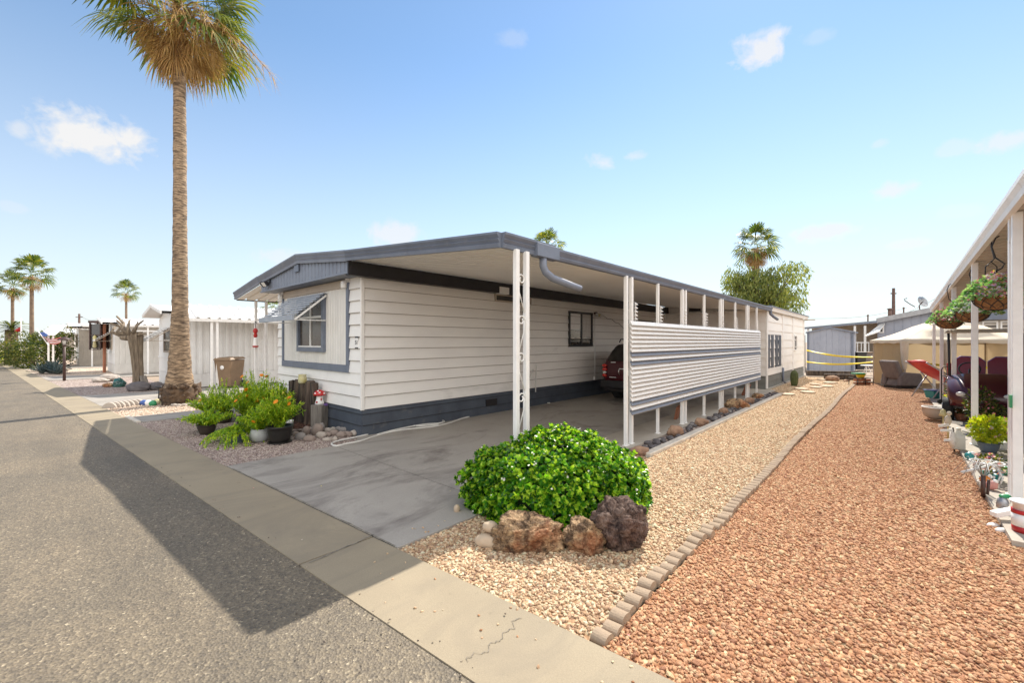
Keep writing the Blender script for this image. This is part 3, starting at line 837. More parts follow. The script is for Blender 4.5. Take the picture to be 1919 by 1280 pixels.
# scrollwork between the front pair of posts
mb = MB()
yc = -.0575
for i, z in enumerate((2.28, 1.83, 1.42, .98, .55)):
    s = 1 if i % 2 else -1
    pts = []
    for k in range(22):
        a = k / 21 * 2.3 * PI; r = .058 * (1 - .62 * k / 21)
        pts.append((XP, yc + s * (r * math.cos(a) - .0), z + r * math.sin(a)))
    mb.tube(pts, .0075, 6)
    mb.tube([(XP, yc + s * .045, z - .0), (XP, yc + s * .04, z - .13), (XP, yc - s * .05, z - .36)], .006, 6)
cp(mb, 'scrollwork', 'white')
# louvred screen
seq = 'w' * 7 + 'bwb' + 'w' * 8 + 'bwb'
p = 1.43 / 21
ya, yb = 2.42, 10.62
mw, mbl, mj = MB(), MB(), MB()
for i, c in enumerate(seq):
    z1 = 1.915 - i * p; z0 = z1 - p * 1.02
    m_ = mw if c == 'w' else mbl
    m_.add([(XP + .040, ya, z1), (XP + .040, yb, z1), (XP + .078, yb, z0), (XP + .078, ya, z0), (XP + .070, ya, z0 - .006), (XP + .070, yb, z0 - .006), (XP + .030, ya, z1 - .012), (XP + .030, yb, z1 - .012)],
           [(0, 1, 2, 3), (3, 2, 5, 4), (4, 5, 7, 6), (0, 3, 4, 6), (1, 7, 5, 2)])
    mj.quad((XP + .0795, ya, z0 - .004), (XP + .0795, yb, z0 - .004), (XP + .0795, yb, z0 + .005), (XP + .0795, ya, z0 + .005))
lv = cp(mw, 'louvre_panel', 'white')
lj = mj.build('louvre_edge', M['joint'], lv, origin=O); lj.location = (0, 0, 0)
lv2 = mbl.build('louvre_stripe', M['slate_light'], lv, origin=O); lv2.location = (0, 0, 0)
for y in (2.6, 3.56, 4.68, 5.92, 7.05, 8.25, 9.38, 10.4):
    br = MB()
    for k in range(5):
        z = 1.93 + k * .058
        br.add([(XP, y + .045, z), (XP + .05, y + .045, z + .012), (XP, y + .045, z + .055), (XP, y + .075, z), (XP + .05, y + .075, z + .012), (XP, y + .075, z + .055)],
               [(0, 1, 2), (5, 4, 3), (0, 3, 4, 1), (1, 4, 5, 2), (2, 5, 3, 0)])
    cp(br, 'louvre_bracket', 'white')

# ---------------------------------------------------------------- awning over the porch on the far side
pa = thing('porch_awning', 'white ribbed porch awning on thin posts left of the home', 'awning', (-5.6, 0, 0))
O2 = (-5.6, 0, 0)
mb = MB(); mb.pan((XL - .01, -.31, 2.87), (XL - .01, 13, 2.87), (-5.66, 13, 2.66), (-5.66, -.31, 2.66), .24, .05); mb.build('roof_panel', M['ceiling'], pa, origin=O2, solid=.006)
mb = MB(); mb.sweep((-5.68, -.325, 2.65), (XL - .005, -.325, zE - .175), FAS, (0, -1, 0)); mb.build('fascia', M['slate_light'], pa, origin=O2)
mb = MB(); mb.span((-5.69, -.31, 2.63), (-5.66, 13, 2.66)); mb.build('eave_trim', M['black'], pa, origin=O2)
for y in (.10, .34, 5.2, 9.6):
    mb = MB(); mb.span((-5.63, y - .03, .0), (-5.57, y + .03, 2.64)); mb.build('post', M['white'], pa, origin=O2, bevel=.005)
mb = MB()
for z in (2.0, 1.5, 1.0, .55):
    mb.tube([(-5.6, .13, z), (-5.6, .22, z + .1), (-5.6, .31, z + .25)], .007, 6)
    mb.tube([(-5.6, .22 + .05 * math.cos(k * .6), z - .1 + .05 * math.sin(k * .6)) for k in range(12)], .006, 6)
mb.build('scrollwork', M['white'], pa, origin=O2)

# hummingbird feeder on the porch post
fd = thing('bird_feeder', 'small red and white bird feeder hanging on the porch awning post', 'bird feeder', (-5.5, .06, 1.45))
mb = MB(); mb.tube([(-.05, .04, .62), (0, 0, .66), (.03, -.02, .60), (.02, 0, .50)], .008, 6); mb.build('hook', M['black'], fd)
mb = MB(); mb.lathe([(.0, .5), (.05, .46), (.06, .40), (.03, .36), (.05, .30), (.03, .25)], (0, 0, 0), 12); mb.build('reservoir', M['red'], fd)
mb = MB(); mb.lathe([(.03, .25), (.045, .22), (.045, .08), (.06, .06), (.06, .04)], (0, 0, 0), 12); mb.build('bottle', M['white'], fd)
mb = MB(); mb.lathe([(.07, .04), (.075, .02), (.05, .0)], (0, 0, 0), 12); mb.build('tray', M['red'], fd)

# ---------------------------------------------------------------- storage room behind the carport
sr = thing('storage_room', 'white lap-sided storage room with tall shutters behind the carport', 'shed', (3.4, 12.4, 0))
O3 = (3.4, 12.4, 0)
def sp_(mb, name, mk, parent=sr, **kw): return mb.build(name, M[mk], parent, origin=O3 if parent is sr else None, **kw)
y1 = 20.0
mb = MB(); mb.lap((.02, 12.42), (3.4, 12.42), .46, 2.62, .3, (0, -1)); mb.prismY([(.02, 2.62), (3.38, 2.62), (3.38, 2.66), (.02, 2.96)], 12.415, 12.44); sp_(mb, 'front_wall', 'siding')
mb = MB(); mb.lap((3.4, 12.42), (3.4, y1), .46, 2.62, .3, (1, 0)); mb.quad((3.4, y1, 0), (0, y1, 0), (0, y1, 2.62), (3.4, y1, 2.62)); sp_(mb, 'side_wall', 'siding')
mb = MB(); mb.lap((3.4, 12.42), (3.4, y1), .05, .455, .2, (1, 0)); mb.lap((.02, 12.42), (3.4, 12.42), .02, .455, .2, (0, -1)); s_ = mb.build('skirting', mat('grey_green_skirting', (.20, .20, .18), (.16, .16, .145), 4, .7), sr, origin=O3)
mb = MB(); mb.prism([(3.42, 12.3), (3.5, 12.3), (3.5, y1), (3.42, y1)], -.02, .05); sp_(mb, 'footing', 'slab')
mb = MB()
for y in (12.47, onX(1467, 3.42), onX(1486, 3.42), y1 - .06):
    mb.span((3.405, y - .07, .05), (3.445, y + .07, 2.60))
sp_(mb, 'batten', 'white')
mb = MB(); mb.quad((3.5, 12.25, 2.74), (3.5, y1 + .15, 2.74), (-.0, y1 + .15, 3.02), (0, 12.25, 3.02)); mb.quad((3.5, 12.25, 2.64), (3.5, y1 + .15, 2.64), (-.0, y1 + .15, 2.64), (0, 12.25, 2.64)); sp_(mb, 'roof', 'whitemetal')
mb = MB(); mb.sweep((3.48, 12.22, 2.61), (3.48, y1 + .2, 2.61), GUT, (1, 0, 0)); sp_(mb, 'gutter', 'white')
mb = MB(); mb.span((3.38, 12.2, 2.735), (3.61, y1 + .25, 2.765)); sp_(mb, 'drip_edge', 'slate')
mb = MB(); mb.tube([(3.54, 12.42, 2.62), (3.54, 12.42, 2.50), (3.6, 12.5, 2.42), (3.68, 12.72, 2.33)], .045, 8); mb.tube([(3.47, onX(1467, 3.45) - .02, .62), (3.47, onX(1467, 3.45) - .02, .12), (3.52, onX(1467, 3.45) + .1, .07)], .035, 8); sp_(mb, 'downspout', 'slate')
for u0, u1 in ((1438.8, 1443), (1445, 1450), (1453, 1458), (1459.3, 1464)):
    a, b = onX(u0, 3.42), onX(u1, 3.42)
    mb = MB(); mb.span((3.40, a, .70), (3.432, b, 1.83)); s_ = sp_(mb, 'shutter', 'skirt')
a, b = onX(1438, 3.42), onX(1465, 3.42)
mb = MB(); mb.span((3.405, a, .62), (3.426, b, .695)); mb.span((3.405, a, 1.835), (3.426, b, 1.90)); sp_(mb, 'shutter_frame', 'white')
window(sr, onX(1487.5, 3.42) - 12.4, onX(1492.5, 3.42) - 12.4, 1.22, 1.86, .012, 'white', 'glass', (), .04, .05, 'X', 1)
mb = MB(); xa, xb = onY(1292, 12.4), onY(1313, 12.4); mb.span((xa, 12.375, zat(583, xb, 12.4)), (xb, 12.41, zat(576, xb, 12.4))); sp_(mb, 'vent', 'black')
mb = MB(); mb.span((3.0, y1 - .1, 2.56), (3.85, y1 + .05, 2.60)); sp_(mb, 'rafter_tail', 'tan')
# ---------------------------------------------------------------- maroon SUV under the carport
def build_suv():
    # local: rear at y=0, nose at +y, x across, built at carport size
    L, Wd, Ht = 4.35, 1.74, 1.60
    t = thing('suv', 'maroon SUV parked nose-in under the carport behind the louvres', 'car', (1.62, 6.45, .02))
    # lofted body: sections along y (half width, z) rings
    def sec(y, zs):
        return [(-w, y, z) for w, z in zs] + [(w, y, z) for w, z in reversed(zs)]
    h = Wd / 2
    rows = [
        (.00, [(h * .86, .52), (h * .93, .62), (h * .95, .80), (h * .92, .98), (h * .84, 1.02), (h * .60, 1.03)]),
        (.10, [(h * .93, .40), (h * .99, .60), (h, .80), (h * .97, 1.00), (h * .86, 1.16), (h * .62, 1.20)]),
        (.30, [(h * .96, .34), (h, .58), (h, .82), (h * .97, 1.02), (h * .84, 1.40), (h * .66, 1.47)]),
        (.55, [(h * .96, .32), (h, .58), (h, .84), (h * .97, 1.03), (h * .82, 1.50), (h * .68, 1.58)]),
        (1.6, [(h * .96, .30), (h, .58), (h, .84), (h * .97, 1.03), (h * .82, 1.53), (h * .68, 1.61)]),
        (2.5, [(h * .96, .30), (h, .58), (h, .84), (h * .97, 1.02), (h * .82, 1.50), (h * .68, 1.58)]),
        (3.05, [(h * .96, .30), (h, .58), (h, .84), (h * .96, 1.00), (h * .90, 1.04), (h * .70, 1.08)]),
        (3.9, [(h * .95, .32), (h * .99, .56), (h * .98, .78), (h * .94, .92), (h * .86, .97), (h * .6, 1.0)]),
        (4.28, [(h * .86, .36), (h * .93, .52), (h * .92, .70), (h * .88, .82), (h * .80, .87), (h * .5, .89)]),
        (4.35, [(h * .76, .40), (h * .82, .52), (h * .82, .66), (h * .78, .76), (h * .70, .80), (h * .45, .81)]),
    ]
    mb = MB(); vs, fs = [], []
    for y, z in rows: vs += sec(y, z)
    n = 12
    for i in range(len(rows) - 1):
        for k in range(n):
            fs.append((i * n + k, i * n + (k + 1) % n, (i + 1) * n + (k + 1) % n, (i + 1) * n + k))
    fs.append(tuple(reversed(range(n)))); fs.append(tuple(range((len(rows) - 1) * n, len(rows) * n)))
    mb.add(vs, fs, True)
    b = mb.build('body', M['maroon'], t)
    m = b.modifiers.new('smooth', 'SUBSURF'); m.levels = m.render_levels = 1
    # rear glass, following the hatch
    mb = MB()
    g = [(.045, 1.06, .80), (.13, 1.24, .74), (.28, 1.42, .68), (.38, 1.49, .62)]
    vs = [(sx * h * w, y - .035, z + .01) for y, z, w in g for sx in (-1, 1)]
    mb.add(vs, [(0, 1, 3, 2), (2, 3, 5, 4), (4, 5, 7, 6)], True); mb.build('rear_window', M['glass'], t)
    for sx in (-1, 1):
        mb = MB()
        for (ya, yb) in ((.62, 1.5), (1.56, 2.4)):
            vs = [(sx * (h * .955 + .006), ya, 1.06), (sx * (h * .955 + .006), yb, 1.06), (sx * (h * .83 + .008), yb, 1.46), (sx * (h * .83 + .008), ya + .05, 1.46)]
            mb.add(vs, [(0, 1, 2, 3)])
        mb.build('side_window', M['glass'], t)
        mb = MB(); mb.tube([(sx * h * .72, .55, 1.56), (sx * h * .72, .62, 1.64), (sx * h * .72, 2.3, 1.65), (sx * h * .72, 2.4, 1.58)], .018, 8); mb.build('roof_rail', M['black'], t)
        mb = MB()
        for z in (.94, .84, .68): mb.blob((sx * h * .90, .015, z), (.075, .05, .048), 2, 0)
        tl = mb.build('tail_light', M['redlens'], t)
        mb = MB(); mb.blob((sx * h * .90, .012, .76), (.06, .045, .038), 2, 0); mb.build('reversing_lamp', M['lampglass'], tl)
    mb = MB(); mb.span((-.86, -.07, .36), (.86, .12, .56)); mb.span((-.8, -.04, .30), (.8, .16, .355)); mb.build('rear_bumper', M['black'], t, bevel=.03)
    mb = MB(); mb.span((-.34, -.02, .86), (.34, .02, .885)); mb.tube([(-.34, -.005, .87), (-.36, -.008, .80), (-.33, -.008, .70)], .014, 8); mb.tube([(.34, -.005, .87), (.36, -.008, .80), (.33, -.008, .70)], .014, 8); mb.build('hatch_trim', M['chrome'], t)
    mb = MB(); mb.span((-.15, -.016, .70), (.15, .01, .84)); mb.build('licence_plate', M['white'], t)
    mb = MB(); mb.span((-.62, -.02, .63), (-.42, .0, .655)); mb.build('badge', M['chrome'], t)
    mb = MB(); mb.span((-.60, .02, 1.02), (-.46, .03, 1.045)); mb.build('hatch_badge', M['chrome'], t)
    mb = MB(); mb.tube([(-.05, .02, 1.05), (.3, .10, 1.16)], .012, 6); mb.build('wiper', M['black'], t)
    for sx in (-1, 1):
        for y in (.82, 3.45):
            mb = MB(); R_ = .34
            prof = [(.19, -.11), (.30, -.115), (R_, -.08), (R_, .08), (.30, .115), (.19, .11)]
            vs, fs = [], []
            for r, o in prof:
                for k in range(28):
                    a = 2 * PI * k / 28; vs.append((sx * (h - .10) + o * sx, y + r * math.cos(a), R_ - .0 + r * math.sin(a)))
            for i in range(len(prof) - 1):
                for k in range(28): fs.append((i * 28 + k, i * 28 + (k + 1) % 28, (i + 1) * 28 + (k + 1) % 28, (i + 1) * 28 + k))
            mb.add(vs, fs, True); wh = mb.build('wheel', M['rubber'], t)
            mb = MB()
            mb.tube([(sx * (h - .14), y, R_), (sx * (h - .0), y, R_)], [.19, .17], 24); mb.build('rim', M['steel'], wh)
    # underside
    mb = MB(); mb.span((-h * .85, .2, .24), (h * .85, 4.1, .36)); mb.build('chassis', M['black'], t)
    return t
build_suv()

# ---------------------------------------------------------------- fan palms
def fan_leaf(mb, base, az, el, pet, R_, nseg, droop, spread, wfac=.9, rn=random):
    e1 = Vector((math.cos(az) * math.cos(el), math.sin(az) * math.cos(el), math.sin(el)))
    s = Vector((-math.sin(az), math.cos(az), 0))
    nn = e1.cross(s).normalized()
    if nn.z < 0: nn = -nn
    roll = rn.uniform(-.5, .5)
    s = (s * math.cos(roll) + nn * math.sin(roll)).normalized(); nn = e1.cross(s)
    c = Vector(base) + e1 * pet - Vector((0, 0, droop * .25 * pet))
    mid = Vector(base) + e1 * pet * .5
    w = .018
    mb.add([Vector(base) - s * w * 1.6, Vector(base) + s * w * 1.6, mid - s * w, mid + s * w, c - s * w, c + s * w], [(0, 1, 3, 2), (2, 3, 5, 4)], True)
    dphi = 2 * spread / nseg
    vs, fs = [], []
    for i in range(nseg):
        ph = -spread + (i + .5) * dphi
        d = e1 * math.cos(ph) + s * math.sin(ph)
        q = e1 * -math.sin(ph) + s * math.cos(ph)
        r = R_ * (.72 + .28 * math.cos(ph)) * rn.uniform(.88, 1.08)
        o = len(vs)
        dr = droop * rn.uniform(.75, 1.35)
        for t, wf in ((.06, 1.0), (.55, 1.0), (.78, .6), (1.0, .05)):
            ww = r * min(t, .6) * math.tan(dphi / 2) * wf * wfac
            tt = max(0, t - .45)
            p_ = c + d * r * t - Vector((0, 0, dr * r * tt * tt * 2.0)) + nn * (.04 * r * (i % 2))
            vs += [p_ - q * ww, p_ + q * ww]
        for k in range(3): fs.append((o + 2 * k, o + 2 * k + 1, o + 2 * k + 3, o + 2 * k + 2))
    mb.add(vs, fs, True)

def palm(loc, trunk_pts, top, green, dead, size, seed, label, cat='palm', group=None, lowel=-30, far=False, nseg=26):
    rn = random.Random(seed)
    t = thing('palm_tree', label, cat, loc, group=group)
    mb = MB()
    pts, rs = [], []
    for (z, r, dx) in trunk_pts:
        pts.append((dx, 0, z)); rs.append(r)
    # refine
    P, Rr = [], []
    for i in range(len(pts) - 1):
        k = 14 if not far else 2
        for j in range(k):
            a = j / k
            P.append(Vector(pts[i]).lerp(Vector(pts[i + 1]), a)); Rr.append((rs[i] * (1 - a) + rs[i + 1] * a) * (1 + (0 if far else rn.uniform(-.03, .04) + .06 * noise.noise(Vector((0, 0, P[-1].z * 1.3))) + .03 * noise.noise(Vector((3, 0, P[-1].z * 4))))))
    P.append(Vector(pts[-1])); Rr.append(rs[-1])
    mb.tube(P, Rr, 20 if not far else 8); mb.build('trunk', M['trunk'] if not far else M['trunkfar'], t)
    tx, tz = top
    g = MB()
    for i in range(green):
        az = i * 2.39996 + rn.uniform(-.3, .3)
        f = i / green
        el = rad(lowel + (84 - lowel) * f) + rn.uniform(-.14, .14)
        fan_leaf(g, (tx + .08 * math.cos(az), .08 * math.sin(az), tz + .12 + .5 * size * f), az, el, size * rn.uniform(.7, 1.0), size * rn.uniform(.82, 1.02), nseg, .28 + .42 * (1 - f), rad(112), 1.02, rn)
    g.build('crown', M['palmgreen'], t)
    d = MB()
    for i in range(dead):
        az = i * 2.39996 + rn.uniform(-.4, .4)
        f = i / max(1, dead)
        el = rad(-78 + 62 * f) + rn.uniform(-.15, .15)
        fan_leaf(d, (tx + .12 * math.cos(az), .12 * math.sin(az), tz - .1 - .35 * size * (1 - f) + .2 * f), az, el, size * rn.uniform(.25, .6), size * rn.uniform(.42, .68), max(10, nseg - 10), rn.uniform(.3, .7), rad(rn.uniform(45, 90)), .6, rn)
    if dead: d.build('dead_frond', M['palmdead'], t)
    return t, rn

PB = G(337, 757)
def pz(v): return HC - (v - 640) / FPX * (PB - Vector((CAM.x, CAM.y, 0))).dot(FW)
tp = [(-.02, .35, .0), (.40, .35, 0), (.5, .30, 0), (pz(700), .265, .02), (pz(640), .205, .04), (pz(560), .168, .06), (pz(420), .15, .05), (pz(300), .143, .05), (pz(180), .132, .0), (pz(20), .14, -.03)]
palm_big, rn = palm(PB, tp, (-.03, pz(36)), 46, 80, 1.08, 5, 'tall fan palm with shaggy brown skirt beside the flower bed', nseg=28, lowel=-26)
mb = MB()   # fibrous flower stalks arching out of the crown
for i in range(26):
    az = rad(-10) + rn.uniform(-.9, .9) + YAW
    o = Vector((0, 0, pz(40)))
    d = Vector((math.cos(az), math.sin(az), 0))
    L = rn.uniform(.9, 2.1)
    pts = [o + d * L * t + Vector((0, 0, .9 * t - 1.75 * t * t)) for t in [k / 9 for k in range(10)]]
    mb.tube(pts, [.02 * (1 - .8 * k / 9) for k in range(10)], 5)
    for k in range(3, 10):
        for j in range(7):
            mb.blade(pts[k], d * .5 + Vector((rn.uniform(-.6, .6), rn.uniform(-.6, .6), rn.uniform(-1, .1))), rn.uniform(.2, .45), .012, .5, 2)
mb.build('flower_stalk', M['palmdead'], palm_big)
mb = MB()  # cut bark boots round the foot
for i in range(46):
    a = rn.uniform(0, 2 * PI); z = rn.uniform(.02, .48)
    c = Vector((math.cos(a) * .35, math.sin(a) * .35, z))
    mb.blob(c, (.07, .07, .06), 1, .35, 2, i)
mb.lathe([(.37, 0), (.38, .2), (.37, .40), (.31, .46)], (0, 0, 0), 22)
mb.build('bark_collar', M['boot'], palm_big)

def far_palm(u, vb, vt, d, size, seed, label, r=.16, green=26, dead=14, nseg=16, lean=0.0):
    loc = at(u, 640, d); loc.z = 0
    zt = HC - (vt - 640) / FPX * d
    tp = [(0, r * 1.7, 0), (zt * .15, r * 1.15, lean * .2), (zt * .6, r, lean * .6), (zt, r * .9, lean)]
    return palm(loc, tp, (lean, zt), green, dead, size, seed, label, far=True, nseg=nseg, group='fan palms in the distance')
far_palm(60, 0, 518, 27.0, .68, 21, 'slim fan palm with leaning trunk beside the street hedge', .10, 26, 22)
far_palm(24, 0, 540, 34, .68, 22, 'fan palm behind the leaning palm at the street end', .10, 24, 22)
far_palm(237, 0, 550, 42, .66, 23, 'lone fan palm rising behind the ribbed carport roof', .10, 22, 20)
far_palm(1417, 0, 466, 32, 1.0, 24, 'shaggy fan palm rising out of the pepper tree', .24, 30, 70)
far_palm(1027, 0, 466, 30, .72, 25, 'fan palm whose tips just clear the carport roof', .12, 22, 10)
far_palm(512, 0, 583, 40, .6, 26, 'low fan palm glimpsed under the porch awning', .12, 18, 12)

# feather palm by the hedge
fp = thing('date_palm', 'bushy feather palm above the street hedge', 'palm', at(22, 640, 30) * Vector((1, 1, 0)) if False else (at(22, 640, 30).x, at(22, 640, 30).y, 0))
zt = HC + 30 / FPX * 22
mb = MB(); mb.tube([(0, 0, 0), (0, 0, zt)], [.38, .32], 10); mb.build('trunk', M['trunkfar'], fp)
mb = MB(); rn = random.Random(31)
for i in range(46):
    az = i * 2.39996; f = i / 46; el = rad(-15 + 95 * f)
    d = Vector((math.cos(az) * math.cos(el), math.sin(az) * math.cos(el), math.sin(el)))
    L = rn.uniform(1.15, 1.6)
    sd = Vector((-math.sin(az), math.cos(az), 0))
    for k in range(1, 22):
        t_ = k / 22; p_ = Vector((0, 0, zt)) + d * L * t_ - Vector((0, 0, L * .55 * t_ * t_))
        for sg in (-1, 1):
            mb.blade(p_, sd * sg + d * .6 + Vector((0, 0, .15)), .34 * (1 - .5 * abs(t_ - .4)), .035, .4, 2)
mb.build('crown', M['palmgreen'], fp)

# pepper tree behind the storage room
def tree(u, d, zb, rx, rz, n, seed, label, mk, name='tree', leafL=.16, leafW=.05, hang=.7, group=None, zc=None, lumps=16, trunk=True, cat='tree', ry=None, lr=1.0):
    rn = random.Random(seed)
    p = at(u, 640, d)
    t = thing(name, label, cat, (p.x, p.y, 0), group=group)
    zc = zc if zc is not None else zb + rz
    cl = []
    for i in range(lumps):
        a = rn.uniform(0, 2 * PI); q = rn.uniform(.2, .85); e = rn.uniform(-.7, .95)
        cl.append((Vector((rx * q * math.cos(a), (ry or rx) * q * math.sin(a), zc + rz * e * math.sqrt(1 - (q * .8) ** 2))), rn.uniform(.28, .46) * min(rx, rz * 1.4) * lr))
    if trunk:
        mb = MB(); mb.tube([(0, 0, -.02), (.05, 0, zb * .6), (0, 0, zc)], [.20, .15, .08], 9)
        for c, r in cl:
            s0 = Vector((0, 0, rn.uniform(.4, .8) * zc)); mb.tube([s0, s0.lerp(c, .5) + Vector((0, 0, .15)), c], [.07, .045, .015], 6)
        mb.build('trunk', M['bark'], t)
    mb = MB()
    for i in range(n):
        c, r = cl[i % len(cl)]
        dd = Vector((rn.gauss(0, 1), rn.gauss(0, 1), rn.gauss(0, 1))).normalized()
        p_ = c + dd * r * rn.uniform(.45, 1.08) ** .6
        ax = (dd * (1 - hang) + Vector((rn.uniform(-.4, .4), rn.uniform(-.4, .4), -hang))).normalized()
        mb.leaf(p_, ax, Vector((rn.gauss(0, 1), rn.gauss(0, 1), rn.gauss(0, 1))).normalized(), leafL * rn.uniform(.7, 1.35), leafW * rn.uniform(.7, 1.3), .15)
    mb.build('crown', M[mk], t)
    return t
tree(1428, 30, 2.6, 2.9, 1.8, 8200, 41, 'drooping olive green pepper tree behind the storage room', 'pepper', leafL=.28, leafW=.07, hang=.75, zc=5.15, lumps=60, lr=.72)

# hedge and shrubs at the end of the street
for (u, d, rx, rz, n, label, sd, mk) in (
        (62, 25.5, 1.55, .95, 3600, 'broad dark green hedge under the street palms', 51, 'hedge'),
        (28, 28.5, 1.4, .75, 2600, 'low green shrub at the far street corner', 52, 'hedge'),
        (98, 26.8, 1.25, 1.25, 3000, 'tall shrub between the leaning palm and the small white awning', 53, 'hedge'),
        (4, 31, 1.2, .45, 1500, 'bright yellow green groundcover mound at the street end', 54, 'yellowleaf')):
    tree(u, d, .0, rx, rz, n, sd, label, mk, 'shrub', .12, .07, .15, zc=rz * .95, lumps=18, trunk=False, cat='shrub')

# agave
ag = thing('agave', 'blue grey agave with broad pointed leaves by the street', 'plant', (at(97, 640, 21.2).x, at(97, 640, 21.2).y, 0))
mb = MB(); rn = random.Random(61)
for cx, cy, s in ((-.55, 0, .8), (.45, .1, 1.05), (.05, -.3, .75), (1.1, .2, .7)):
    for i in range(26):
        az = i * 2.4; f = i / 26; el = rad(12 + 68 * f)
        d = Vector((math.cos(az) * math.cos(el), math.sin(az) * math.cos(el), math.sin(el)))
        sd = Vector((-math.sin(az), math.cos(az), 0)); L = s * rn.uniform(.62, .85); up = d.cross(sd); up = up if up.z > 0 else -up
        vs = []
        for tt, w in ((0, .06), (.35, .085), (.75, .05), (1, .003)):
            c = Vector((cx, cy, .03)) + d * L * tt + Vector((0, 0, -.08 * L * tt * tt))
            vs += [c - sd * w * s + up * .025, c - up * .01, c + sd * w * s + up * .025]
        mb.add(vs, [(3 * k + j, 3 * k + j + 1, 3 * k + j + 4, 3 * k + j + 3) for k in range(3) for j in (0, 1)], True)
mb.build('leaf_rosette', M['agave'], ag)

# ---------------------------------------------------------------- the big flowering shrub and its rocks
def shrub_mound(cu, depth, rx, ry, rz, nro, seed):
    rn = random.Random(seed)
    c = at(cu, 640, depth); c.z = 0
    t = thing('flowering_shrub', 'large glossy green mounded shrub dotted with white flowers behind the lava rocks', 'shrub', c, YAW)
    def rscale(d):
        o = d * 1.7 + Vector((3.1, 8.2, 1.4))
        return 1 + .12 * noise.noise(o) + .10 * noise.noise(d * 4.1) + .05 * noise.noise(d * 9.3)
    mb = MB(); fl = MB()
    for i in range(nro):
        while True:
            d = Vector((rn.gauss(0, 1), rn.gauss(0, 1), abs(rn.gauss(0, .9)) - .12)).normalized()
            if d.z > -.12: break
        k = rscale(d)
        deep = rn.random() < .3
        q = rn.uniform(.84, .94) if deep else rn.uniform(.95, 1.06)
        # a mound: squarer than an ellipsoid, wide at the foot
        hz = max(0, d.z)
        sq = 1.0 + .12 * (1 - hz) * hz * 2
        p = Vector((d.x * rx * k * q * sq, d.y * ry * k * q * sq, .04 + max(0, hz ** .82) * rz * k * q))
        nrm = Vector((d.x / rx, d.y / ry, d.z / rz * 1.1 + .25)).normalized()
        nrm = (nrm + Vector((rn.uniform(-.35, .35), rn.uniform(-.35, .35), rn.uniform(-.1, .4)))).normalized()
        a = nrm.orthogonal().normalized(); b = nrm.cross(a)
        nl = 8
        off = rn.uniform(0, 6.28)
        for k2 in range(nl):
            th = off + k2 * 2.4
            til = .25 + .75 * (1 - k2 / nl)
            dd = (a * math.cos(th) + b * math.sin(th)) * til + nrm * (1.05 - til * .75)
            L = rn.uniform(.036, .054)
            mb.leaf(p - nrm * .012 * (1 - k2 / nl), dd, nrm, L, L * .80, .16, .05)
        if not deep and rn.random() < .035 + .30 * max(0, d.z - .6):
            for q_ in range(rn.choice((1, 1, 2, 3))): fl.flower(p + nrm * .035 + Vector((rn.uniform(-.02, .02), rn.uniform(-.02, .02), rn.uniform(-.01, .01))), nrm + Vector((rn.uniform(-.5, .5), rn.uniform(-.5, .5), 0)), rn.uniform(.007, .012), 5)
    mb.build('foliage', M['bushleaf'], t)
    fl.build('blossom', M['whitepetal'], t)
    core = MB(); vs = []  # dark solid lump added inside the foliage to block light
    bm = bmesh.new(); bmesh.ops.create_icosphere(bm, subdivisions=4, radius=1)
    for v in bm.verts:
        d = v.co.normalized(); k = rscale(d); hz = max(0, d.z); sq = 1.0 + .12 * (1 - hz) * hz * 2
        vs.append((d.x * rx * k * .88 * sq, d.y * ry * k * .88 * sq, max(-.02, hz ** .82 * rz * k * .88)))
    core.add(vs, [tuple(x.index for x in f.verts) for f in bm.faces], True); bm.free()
    core.build('light_block_core', M['bushcore'], t)
shrub_mound(1044, 4.12, .815, .60, .645, 3600, 71)

def lavamat(tint=(.60, .55, .62), rust=.3):
    m, t, out = nt('lava_rock')
    v = coords(t)
    n1 = noise_tex(t, 11, 8, .75, v, .6); n2 = noise_tex(t, 3.2, 4, .6, v)
    c = ramp(t, n1, [(.30, (.022, .017, .016)), (.42, (.10, .072, .056)), (.52, (.30, .22, .155)), (.66, (.50, .40, .29)), (.8, (.62, .52, .40))])
    r = ramp(t, n2, [(.50, (0, 0, 0)), (.68, (1, 1, 1))])
    c = mix(t, mix(t, 1.0, r, (rust,) * 3, 'MULTIPLY'), c, (.26, .08, .032))
    c = mix(t, 1.0, c, tint, 'MULTIPLY')
    p = N(t, 'ShaderNodeBsdfPrincipled'); p.inputs['Roughness'].default_value = .8; p.inputs['Specular IOR Level'].default_value = .25
    t.links.new(c, p.inputs['Base Color'])
    vo = t.nodes.new('ShaderNodeTexVoronoi'); vo.inputs['Scale'].default_value = 30; t.links.new(v, vo.inputs['Vector'])
    b = N(t, 'ShaderNodeBump'); b.inputs['Strength'].default_value = 1; b.inputs['Distance'].default_value = .05
    t.links.new(n1, b.inputs['Height'])
    b2 = N(t, 'ShaderNodeBump'); b2.inputs['Strength'].default_value = .8; b2.inputs['Distance'].default_value = .012
    t.links.new(vo.outputs['Distance'], b2.inputs['Height']); t.links.new(b.outputs[0], b2.inputs['Normal'])
    t.links.new(b2.outputs[0], p.inputs['Normal']); t.links.new(p.outputs[0], out.inputs[0])
    return m
M['lava'] = lavamat()
M['lava_dark'] = M['lava']; M['lava'] = lavamat((1.4, 1.24, 1.0), .7); M['lava'].name = 'lava_rock_tan'
M['boulder'] = mat('tan_boulder', (.40, .26, .17), (.23, .13, .085), 5, .85, 1.0, 14, dirt=(.10, .06, .05), dscale=6, dlo=.55, dhi=.7)
M['cobble'] = mat('grey_cobble', (.30, .27, .25), (.20, .18, .17), 4, .75, .5, 20)
M['cobble_dark'] = mat('dark_cobble', (.13, .115, .115), (.085, .075, .078), 6, .7, .4, 20)
